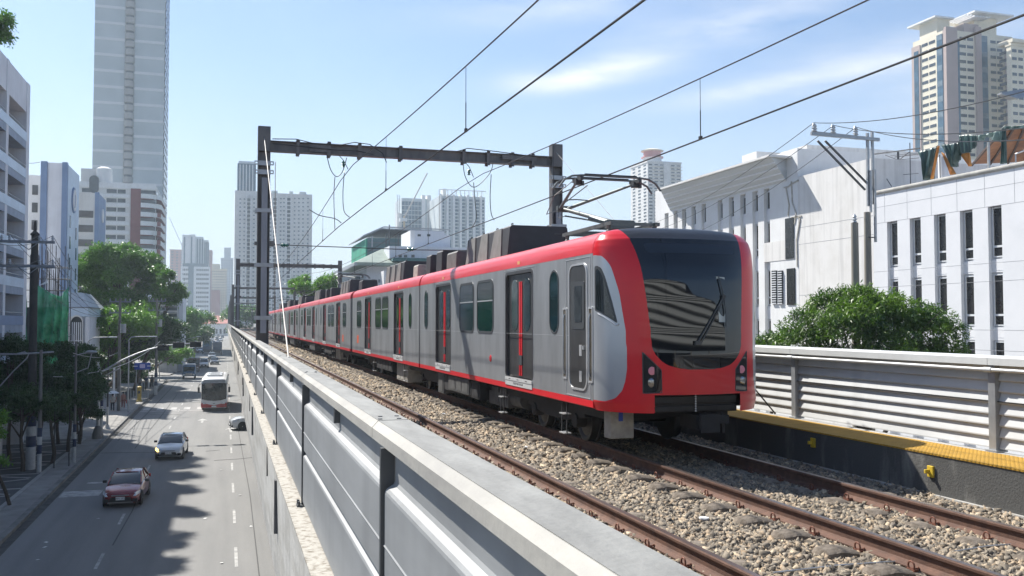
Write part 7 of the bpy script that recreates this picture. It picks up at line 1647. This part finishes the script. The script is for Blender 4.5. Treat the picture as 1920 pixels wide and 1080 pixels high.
q = at_d(1605, 604, 32.5); q.z = 0; z1 = at_y(1604, 418, q.y).z; t = thing('utility_pole', 'shorter bare concrete pole with one insulator on top, left of the tall one', 'utility pole', q)
MB().tube([q, (q.x, q.y, z1)], [.20, .125], 14).build('shaft', M_prc, t, smooth=True); MB().lathe((q.x, q.y, z1), [(.05, 0), (.09, .03), (.04, .08), (.10, .12), (.04, .17), (.08, .21), (.02, .32)], 10).build('insulator', M_por, t, smooth=True)
for k, i_ in enumerate((0, 3, 5)):
    a = ins[i_]; far = [at_y(1175, 430, 75), at_y(1190, 440, 78), at_y(1228, 462, 75)][k]; near = [at_d(2100, 118, 18), at_d(2100, 214, 17), at_d(2100, 244, 16)][k]
    wire(far, a, .8, ('highest power line from the white insulators to behind the train roof', 'middle power line from the white insulators to behind the train roof', 'lowest power line from the white insulators to behind the train roof')[k], .013, n=20)
    wire(a, near, .35, ('highest power line from the white insulators to the right edge', 'middle power line from the white insulators to the right edge', 'lowest power line from the white insulators to the right edge')[k], .013, n=20)
# ================================================================== VEHICLES AND PEOPLE (street level, local axes: front towards -Y)
M_tyre = mat('tyre_rubber', (.02, .02, .02), .85, var=0); M_rim = mat('wheel_rim', (.35, .35, .36), .3, .8, var=.1); M_cg = mat('car_glass', (.02, .03, .035), .05, var=.3, scale=2, spec=.8)
M_hl = mat('headlamp_clear', (.65, .68, .72), .1, .3, var=0); M_amb = mat('amber_headlamp', (1, .62, .15), .3, var=0, emit=((1, .6, .15), 3)); M_plate = mat('number_plate', (.75, .76, .75), .5, var=0); M_blkp = mat('black_plastic', (.015, .015, .016), .5, var=0); M_tail = mat('tail_lamp_red', (.45, .02, .02), .25, var=0)
PAINT = {}
def paint(n, c, metal=.3): return mat('car_paint_' + n, c, .25, metal, var=.04, coat=.8)
def car(name, lab, x, y, pt, L=4.4, W_=1.75, H=1.47, kind='sedan', rz=0, plate=None, amber=False, cat='car', group='vehicles on the road'):
    t = thing(name, lab, cat, (x, y, .0), rz, group); w = W_ / 2; l = L / 2; b = MB()
    suv = kind == 'suv'; hood, belt, H2 = (.92, 1.0, H) if not suv else (1.05, 1.10, H)
    # lower body: rings along the length (front at -Y)
    st_ = [(-l, .55, .30, hood - .32), (-l + .10, .80, .22, hood - .20), (-l + .40, .93, .20, hood - .08), (-l + 1.15, .99, .20, hood), (-.2 * l, 1.0, .20, belt), (.35 * l, 1.0, .20, belt + .01), (l - .55, .97, .22, belt + .02), (l - .12, .90, .26, belt - .02), (l, .74, .34, belt - .16)]
    rings = []
    for (yy, k, z0, z1) in st_:
        ww = w * k; rings.append([(-ww * .90, yy, z0), (-ww, yy, z0 + .14), (-ww * 1.0, yy, z0 + .6 * (z1 - z0)), (-ww * .93, yy, z1 - .03), (-ww * .78, yy, z1), (0, yy, z1 + .03), (ww * .78, yy, z1), (ww * .93, yy, z1 - .03), (ww * 1.0, yy, z0 + .6 * (z1 - z0)), (ww, yy, z0 + .14), (ww * .90, yy, z0)])
    body = b.loft(rings).build('body', pt, t, smooth=True, local=True, sharp=35)
    # cabin
    c0, c1, c2, c3 = (-l + 1.25, -l + 2.05, l - 1.25, l - .48) if not suv else (-l + 1.30, -l + 1.95, l - .55, l - .12)
    g = MB(); gr = []
    for (yy, k, z) in ((c0, .86, belt - .04), (c0 + (c1 - c0) * .55, .82, belt + (H2 - belt) * .60), (c1, .72, H2 - .05), ((c1 + c2) / 2, .72, H2 - .02), (c2, .70, H2 - .06), (c3, .80, belt + .02)):
        ww = w * k; wb = w * .90; gr.append([(-wb, yy, belt - .08), (-(ww + (wb - ww) * .1), yy, max(z - .03, belt - .06)), (-ww * .85, yy, max(z, belt - .05)), (ww * .85, yy, max(z, belt - .05)), (ww + (wb - ww) * .1, yy, max(z - .03, belt - .06)), (wb, yy, belt - .08)])
    cab = g.loft(gr).build('cabin_glass', M_cg, t, smooth=True, local=True, sharp=35)
    r_ = MB(); rr = []
    for (yy, k, z) in ((c1 - .04, .70, H2 - .045), (c1 + .25, .72, H2 - .005), ((c1 + c2) / 2, .73, H2 + .01), (c2 - .2, .71, H2 - .015), (c2 + .03, .68, H2 - .055)):
        ww = w * k; rr.append([(-ww, yy, z - .045), (-ww * .8, yy, z + .005), (0, yy, z + .02), (ww * .8, yy, z + .005), (ww, yy, z - .045)])
    r_.loft(rr); r_.build('roof', pt, t, smooth=True, local=True)
    for s in (-1, 1):
        MB().bar((s * w * .87, c0, belt - .03), (s * w * .73, c1, H2 - .04), .06, .05).build('pillar', pt, t, local=True); MB().bar((s * w * .88, (c1 + c2) / 2 + .1, belt - .04), (s * w * .735, (c1 + c2) / 2 + .05, H2 - .04), .08, .03).build('pillar', pt, t, local=True); MB().bar((s * w * .84, c3 - .05, belt), (s * w * .71, c2, H2 - .05), .12, .05).build('pillar', pt, t, local=True)
    for s in (-1, 1):
        for yy in (-l + .86, l - .86):
            m = MB(); m.lathe((s * (w - .21), yy, .325), [(.20, -s * .0), (.32, 0), (.325, s * .19), (.30, s * .215), (.2, s * .218)], 20, 'x'); wh = m.build('wheel', M_tyre, t, smooth=True, local=True); m = MB(); m.lathe((s * (w - .005), yy, .325), [(.21, 0), (.20, s * .012), (.05, s * .004), (.03, s * .02)], 14, 'x'); m.build('rim', M_rim, wh, local=True)
            m = MB(); m.lathe((s * (w * .985), yy, .34), [(.385, -s * .05), (.385, s * .006), (.33, s * .008)], 20, 'x'); m.build('wheel_arch', M_blkp, t, local=True)
        m = MB(); m.add([(s * w * .50, -l + .03, hood - .34), (s * w * .80, -l + .12, hood - .32), (s * w * .95, -l + .5, hood - .18), (s * w * .62, -l + .30, hood - .13), (s * w * .48, -l + .10, hood - .24)], [(0, 1, 2, 3, 4)]); 
        m = MB(); m.loft([[(s * w * .42, -l + .045, hood - .35), (s * w * .42, -l + .06, hood - .25), (s * w * .42, -l + .2, hood - .25), (s * w * .42, -l + .2, hood - .35)], [(s * w * .78, -l + .05, hood - .36), (s * w * .78, -l + .12, hood - .19), (s * w * .78, -l + .4, hood - .19), (s * w * .78, -l + .4, hood - .36)], [(s * w * .965, -l + .38, hood - .28), (s * w * .955, -l + .50, hood - .16), (s * w * .9, -l + .6, hood - .16), (s * w * .9, -l + .6, hood - .28)]])
        m.build('headlight', M_amb if amber and s < 0 else M_hl, t, local=True, smooth=False)
        m = MB(); m.cbox((s * (w + .10), c0 + .42, belt + .04), (.20, .12, .14)); m.build('mirror', M_blkp if not suv else pt, t, local=True, bevel=.03)
        m = MB(); m.cbox((s * w * .72, l - .03, belt - .13), (w * .42, .10, .17)); m.build('tail_light', M_tail, t, local=True, bevel=.02)
        m = MB(); m.cbox((s * w * .74, -l + .05, .36), (w * .26, .12, .16)); m.build('fog_lamp_recess', M_blkp, t, local=True, bevel=.02)
    m = MB(); m.prism([(-w * .50, hood - .40), (w * .50, hood - .40), (w * .62, .30), (-w * .62, .30)], -l - .02, -l + .12, 'y'); gl = m.build('grille', M_blkp, t, local=True, bevel=.01)
    m = MB(); m.cbox((0, -l + .0, hood - .31), (w * .9, .05, .05)); m.build('grille_bar', M_rim, gl, local=True)
    m = MB(); m.cbox((0, -l + .01, .27), (w * 1.3, .06, .03)); m.build('bumper_trim', M_rim, t, local=True)
    m = MB(); m.cbox((0, -l - .03, .47), (.40, .02, .15)); p_ = m.build('number_plate', M_plate, gl, local=True)
    if plate: text_mesh(plate, .12, 'plate_lettering', M_blkp, None, face_mtx((0, -l - .043, .47), (0, -1, 0)), .002).parent = p_
    m = MB(); m.cbox((0, l + .005, .62), (.40, .02, .15)); m.build('rear_plate', M_plate, t, local=True)
    return t
red = paint('dark_red', (.20, .010, .014)); wht = paint('white', (.62, .64, .66), .05); slv = paint('silver', (.40, .42, .44), .5); dkg = paint('dark_grey', (.07, .08, .09), .4); blu = paint('dull_blue', (.05, .13, .26), .1); blk = paint('black', (.02, .02, .022), .2); brn = paint('dark_maroon', (.12, .06, .05), .1)
def ctr(px, py, L=4.4): p = at_z(px, py, 0); return p.x, p.y + L / 2
x, y = ctr(228, 953); car('sedan_car', 'dark red sedan driving towards the camera on the shaded near road', x + .05, y, red, plate='NBX 5921', rz=R(-3))
x, y = ctr(319, 863); car('sedan_car', 'white sedan with a roof pod and one amber lit headlight behind the red sedan', x, y, slv if False else wht, plate='DAK 8140', amber=True, rz=R(-3))
p = at_z(445, 806, 0); tt = car('suv_car', 'white car turning out from under the viaduct, only its nose showing', p.x + 1.75, p.y + .6, wht, L=4.7, W_=1.85, H=1.75, kind='suv', rz=R(-82))
def P_(px, py): q = at_z(px, py, 0); return q.x, q.y
for (px, py, nm, lab, pt, kd, L, H) in ((382, 690, 'pickup_car', 'white pickup style car ahead of the dark jeepney in the middle lane', wht, 'suv', 4.8, 1.75), (402, 684, 'sedan_car', 'dark grey green car in the right lane beside the white pickup', dkg, 'sedan', 4.3, 1.5), (397, 674, 'sedan_car', 'silver car directly behind the dark grey green car', slv, 'suv', 4.3, 1.6), (348, 679, 'van_car', 'silver van waiting close to the left kerb', slv, 'suv', 4.6, 1.9)):
    x, y = P_(px, py); car(nm, lab, x, y + L / 2, pt, L=L, H=H, kind=kd)
# distant cars: one proto, many copies in paints of their own
g = random.Random(4); pos = [(391, 648), (400, 646), (409, 645), (388, 641), (398, 639), (407, 638), (414, 640), (392, 634), (401, 633), (409, 632), (386, 637), (417, 634), (396, 629), (404, 628), (411, 627), (400, 625), (407, 624), (366, 662), (376, 661)]
ords = ['nearest far white', 'nearest far pale', 'nearest far grey']
base_c = {}
for k, (px, py) in enumerate(pos):
    pt = (wht, wht, slv, dkg, wht, blk)[k % 6]; x, y = P_(px, py); lab = f'tiny distant {("white", "white", "silver", "dark grey", "white", "black")[k % 6]} car in the traffic queue at the far end of the road'
    if pt.name not in base_c: base_c[pt.name] = car('distant_car', lab, x, y, pt, kind='suv', H=1.6, group='distant queue of cars')
    else: copy_tree(base_c[pt.name], loc=(x, y, 0), label=lab, group='distant queue of cars')
# coach
M_busr = mat('bus_red', (.42, .02, .025), .3, var=.05, coat=.6); M_busw = mat('bus_white', (.74, .75, .75), .35, var=.05, coat=.4)
def bus(x, y):
    t = thing('coach_bus', 'white and red coach bus coming towards the camera in the sunlit lane', 'bus', (x, y, 0), R(-1)); L, w, H = 11, 1.25, 3.35
    m = MB(); rings = []
    for yy, k, top in ((0, .90, H - .45), (.12, .97, H - .18), (.5, 1, H - .03), (1.5, 1, H), (L - .3, 1, H), (L, .95, H - .15)):
        ww = w * k; rings.append([(-ww * .96, yy, .32), (-ww, yy, .6), (-ww, yy, top - .32), (-ww * .93, yy, top - .10), (-ww * .75, yy, top), (ww * .75, yy, top), (ww * .93, yy, top - .10), (ww, yy, top - .32), (ww, yy, .6), (ww * .96, yy, .32)])
    m.loft(rings); m.build('body', M_busw, t, smooth=True, local=True, sharp=35)
    m = MB(); m.prism([(-w * .93, 1.22), (-w * .5, 1.08), (0, 1.03), (w * .5, 1.08), (w * .93, 1.22), (w * .965, 1.6), (w * .93, 2.72), (w * .86, 2.80), (-w * .86, 2.80), (-w * .93, 2.72), (-w * .965, 1.6)], -.05, .14, 'y'); m.build('windscreen', M_cg, t, local=True, bevel=.02)
    m = MB(); m.prism([(-w * .88, 2.83), (w * .88, 2.83), (w * .80, 3.12), (-w * .80, 3.12)], -.01, .2, 'y'); m.build('destination_panel', mat('bus_panel_grey', (.28, .31, .35), .4, var=.05), t, local=True)
    m = MB(); m.prism([(-w * .97, .36), (w * .97, .36), (w * .98, .72), (w * .93, .86), (0, .58), (-w * .93, .86), (-w * .98, .72)], -.03, .10, 'y'); m.build('red_bumper', M_busr, t, local=True, bevel=.02)
    m = MB(); m.box(-w - .004, -w + .01, .2, L - .1, .4, .95); m.box(w - .01, w + .004, .2, L - .1, .4, .95); m.build('red_skirt', M_busr, t, local=True)
    m = MB(); m.box(-w - .006, -w + .01, .5, L - .5, 1.55, 2.6); m.box(w - .01, w + .006, .5, L - .5, 1.55, 2.6); m.build('side_window', M_cg, t, local=True)
    for s in (-1, 1):
        m = MB(); m.cbox((s * w * .72, -.03, .80), (.34, .06, .15)); m.build('headlight', M_hl, t, local=True, bevel=.02)
        m = MB(); m.tube([(s * w * .95, .1, 2.75), (s * (w + .16), -.2, 2.7), (s * (w + .2), -.22, 2.45)], .03, 6); m.cbox((s * (w + .2), -.22, 2.15), (.2, .14, .55)); m.build('mirror', M_blkp, t, local=True)
        for yy in (2.2, 8): m = MB(); m.lathe((s * (w - .26), yy, .48), [(.2, 0), (.48, 0), (.48, s * .25), (.2, s * .265)], 20, 'x'); m.build('wheel', M_tyre, t, smooth=True, local=True)
    for yy in (3.0, 6.2): m = MB(); m.cbox((0, yy, H + .09), (1.5, 1.8, .2)); r_ = m.build('roof_unit', M_busw, t, local=True, bevel=.06); m = MB(); m.cbox((0, yy - .3, H + .20), (.9, .5, .02)); m.build('fan_grille', M_gask, r_, local=True)
    m = MB(); m.cbox((0, -.06, .78), (.22, .03, .08)); m.build('badge', M_rim, t, local=True); m = MB(); m.cbox((0, -.05, .48), (.46, .02, .14)); m.build('number_plate', M_plate, t, local=True)
    for s in (-.35, .35): m = MB(); m.tube([(s * 2.2, -.08, 1.12), (s * 1.0, -.08, 1.5)], .014, 5); m.build('wiper', M_blkp, t, local=True)
x, y = P_(401, 771); bus(x, y)
# blue van/truck, dark jeepney, box trucks
def truck(name, lab, px, py, pt, W_=2.0, H=2.3, L=5.0, box=False, rz=0):
    x, y = P_(px, py); t = thing(name, lab, 'truck' if box else 'jeepney', (x, y, 0), rz, 'vehicles on the road'); w = W_ / 2
    if box:
        m = MB(); m.box(-w, w, 1.7, L, .75, H); m.build('cargo_box', pt, t, local=True, bevel=.03); m = MB(); m.prism([(0, .5), (0, 1.3), (.35, 2.1), (1.6, 2.15), (1.6, .5)], -w * .9, w * .9, 'x'); m.build('cab', dkg, t, local=True, bevel=.04); m = MB(); m.prism([(.02, 1.32), (.33, 2.02), (.36, 2.02), (.08, 1.32)], -w * .8, w * .8, 'x'); m.build('windscreen', M_cg, t, local=True)
    else:
        m = MB(); m.prism([(0, .45), (0, 1.05), (.9, 1.15), (1.05, H - .05), (L, H), (L, .45)], -w, w, 'x'); m.build('body', pt, t, local=True, bevel=.06); m = MB(); m.prism([(.86, 1.22), (1.0, H - .25), (1.05, H - .25), (.95, 1.22)], -w * .88, w * .88, 'x'); m.build('windscreen', M_cg, t, local=True)
        m = MB(); m.cbox((0, -.02, .75), (w * 1.1, .05, .4)); m.build('grille', M_rim, t, local=True); m = MB(); m.cbox((0, L / 2 + .6, H + .06), (W_ * .9, L * .7, .08)); m.build('roof_rack', M_galv, t, local=True)
    for s in (-1, 1):
        m = MB(); m.cbox((s * w * .75, -.02, .72), (.2, .05, .2)); m.build('headlight', M_hl, t, local=True)
        for yy in (.8, L - 1): m = MB(); m.lathe((s * (w - .2), yy, .36), [(.1, 0), (.36, 0), (.36, s * .2), (.1, s * .21)], 16, 'x'); m.build('wheel', M_tyre, t, smooth=True, local=True)
truck('delivery_truck', 'small boxy blue truck behind the bus near the left lane', 354, 711, blu, 1.9, 2.15, 4.2)
truck('jeepney', 'dark maroon jeepney just beyond the small blue truck', 362, 697, brn, 2.1, 2.4, 5.0)
truck('box_truck', 'teal blue box truck in the shade of the far queue', 388, 664, mat('truck_teal', (.05, .14, .20), .5, var=.1), 2.5, 3.6, 7, True); truck('box_truck', 'grey box truck beside the teal one in the far shade', 407, 665, mat('truck_grey', (.13, .15, .19), .5, var=.1), 2.5, 3.4, 7, True)
# pedestrians
M_skin = mat('skin_brown', (.30, .17, .11), .6, var=0); M_hair = mat('black_hair', (.01, .01, .01), .6, var=0)
def person(lab, px, py, top, trous, h=1.65, walk=.25, face=0, extra=None):
    p = gp(px, py); t = thing('person', lab, 'person', (p.x, p.y, .14), R(face), 'people on the pavement'); s = h / 1.65
    def limb(pts, rad, m, nm, parent=t): o = MB().tube([Vector(q) * s for q in pts], [r * s for r in rad], 8).build(nm, m, parent, smooth=True, local=True); return o
    # one continuous skin figure
    me = bpy.data.meshes.new('body'); J = [(0, 0, .92), (0, 0, 1.12), (0, 0, 1.34), (0, 0, 1.44), (0, -.01, 1.55), (.15, 0, 1.32), (.21, .04, 1.08), (.22, -.06, .86), (.22, -.08, .78), (-.15, 0, 1.32), (-.21, -.06, 1.08), (-.22, -.14, .88), (-.22, -.17, .80), (.09, 0, .88), (.10, -walk * .4, .48), (.10, walk * .2, .08), (.10, walk * .2 - .14, .03), (-.09, 0, .88), (-.10, walk * .3, .48), (-.10, walk, .10), (-.10, walk - .13, .05)]
    E_ = [(0, 1), (1, 2), (2, 3), (3, 4), (2, 5), (5, 6), (6, 7), (7, 8), (2, 9), (9, 10), (10, 11), (11, 12), (0, 13), (13, 14), (14, 15), (15, 16), (0, 17), (17, 18), (18, 19), (19, 20)]
    rad = [.12, .12, .14, .055, .085, .055, .042, .032, .035, .055, .042, .032, .035, .085, .058, .04, .035, .085, .058, .04, .035]
    me.from_pydata([tuple(Vector(j) * s) for j in J], E_, []); o = bpy.data.objects.new('body', me); C.objects.link(o); o.parent = t; me.materials.append(M_skin)
    k = o.modifiers.new('skin', 'SKIN'); 
    for i, v in enumerate(me.skin_vertices[0].data): v.radius = (rad[i] * s, rad[i] * s * (.75 if i < 3 else 1)); v.use_root = i == 0
    o.modifiers.new('sub', 'SUBSURF').levels = 1; o.modifiers['sub'].render_levels = 2
    m = MB(); m.loft([[Vector((math.cos(R(a)) * rx, math.sin(R(a)) * ry, z)) * s for a in range(0, 360, 36)] for z, rx, ry in ((.86, .17, .12), (1.0, .165, .12), (1.2, .18, .125), (1.36, .19, .115), (1.42, .10, .08))]); m.build('shirt', top, t, smooth=True, local=True)
    for sg, q in ((1, J[5:8]), (-1, J[9:12])): limb([q[0], tuple((Vector(q[0]) + Vector(q[1])) / 2), q[1]], [.072, .065, .056], top, 'sleeve')
    for q in (J[13:16], J[17:20]): limb([q[0], q[1], q[2]], [.105, .078, .058], trous, 'trouser_leg')
    m = MB(); m.ball(Vector((0, .02, 1.60)) * s, .105 * s, 8, (1, 1, 1)); m.build('hair', M_hair, t, smooth=True, local=True)
    if extra: extra(t, s)
M_c = lambda n, c: mat(n, c, .8, var=.15, scale=6)
def bag(t, s): MB().cbox((.30 * s, 0, .66 * s), (.10, .28, .34)).build('handbag', mat('red_bag', (.35, .03, .03), .5, var=0), t, local=True, bevel=.03)
def umb(t, s): MB().lathe((0, 0, 1.72 * s), [(.62, 0), (.45, .12), (.2, .22), (.02, .25)], 10).build('umbrella', M_white, t, local=True)
person('person in a pale shirt and dark trousers walking beside the woman in red', 211, 771, M_c('cloth_pale', (.48, .46, .42)), M_c('cloth_dark', (.04, .04, .045)), 1.68, .3, 10, umb)
person('person in a rusty red top walking in the middle of the sunny pavement', 222, 768, M_c('cloth_rust', (.32, .12, .08)), M_c('cloth_beige', (.35, .26, .2)), 1.6, .3, -5)
person('person in red trousers carrying a red bag, rightmost of the sunny group', 231, 765, M_c('cloth_dusty', (.36, .18, .15)), M_c('cloth_dred', (.22, .07, .06)), 1.62, .25, 8, bag)
person('dark dressed person standing at the shaded kerb under the second utility pole', 285, 727, M_c('cloth_black', (.03, .035, .05)), M_c('cloth_dark', (.04, .04, .045)), 1.7, .1)
person('dark dressed person under the blue street sign', 274, 728, M_c('cloth_navy', (.03, .05, .10)), M_c('cloth_dark', (.04, .04, .045)), 1.66, .2)
person('person in a grey shirt left of the blue sign posts', 262, 730, M_c('cloth_grey', (.16, .17, .18)), M_c('cloth_dark', (.04, .04, .045)), 1.7, .2)
hz = bpy.data.materials.new('haze_air'); hz.use_nodes = True; n, l = hz.node_tree.nodes, hz.node_tree.links; n.clear()
pv = n.new('ShaderNodeVolumePrincipled'); pv.inputs['Color'].default_value = (.74, .88, 1.0, 1); pv.inputs['Density'].default_value = .00040; pv.inputs['Anisotropy'].default_value = .2
o_ = n.new('ShaderNodeOutputMaterial'); l.new(pv.outputs[0], o_.inputs['Volume'])
tag(MB().box(-900, 900, -120, 1400, -1.2, 230).build('haze', hz), 'pale blue haze hanging in the air over the street and the far towers', 'haze', kind='stuff')
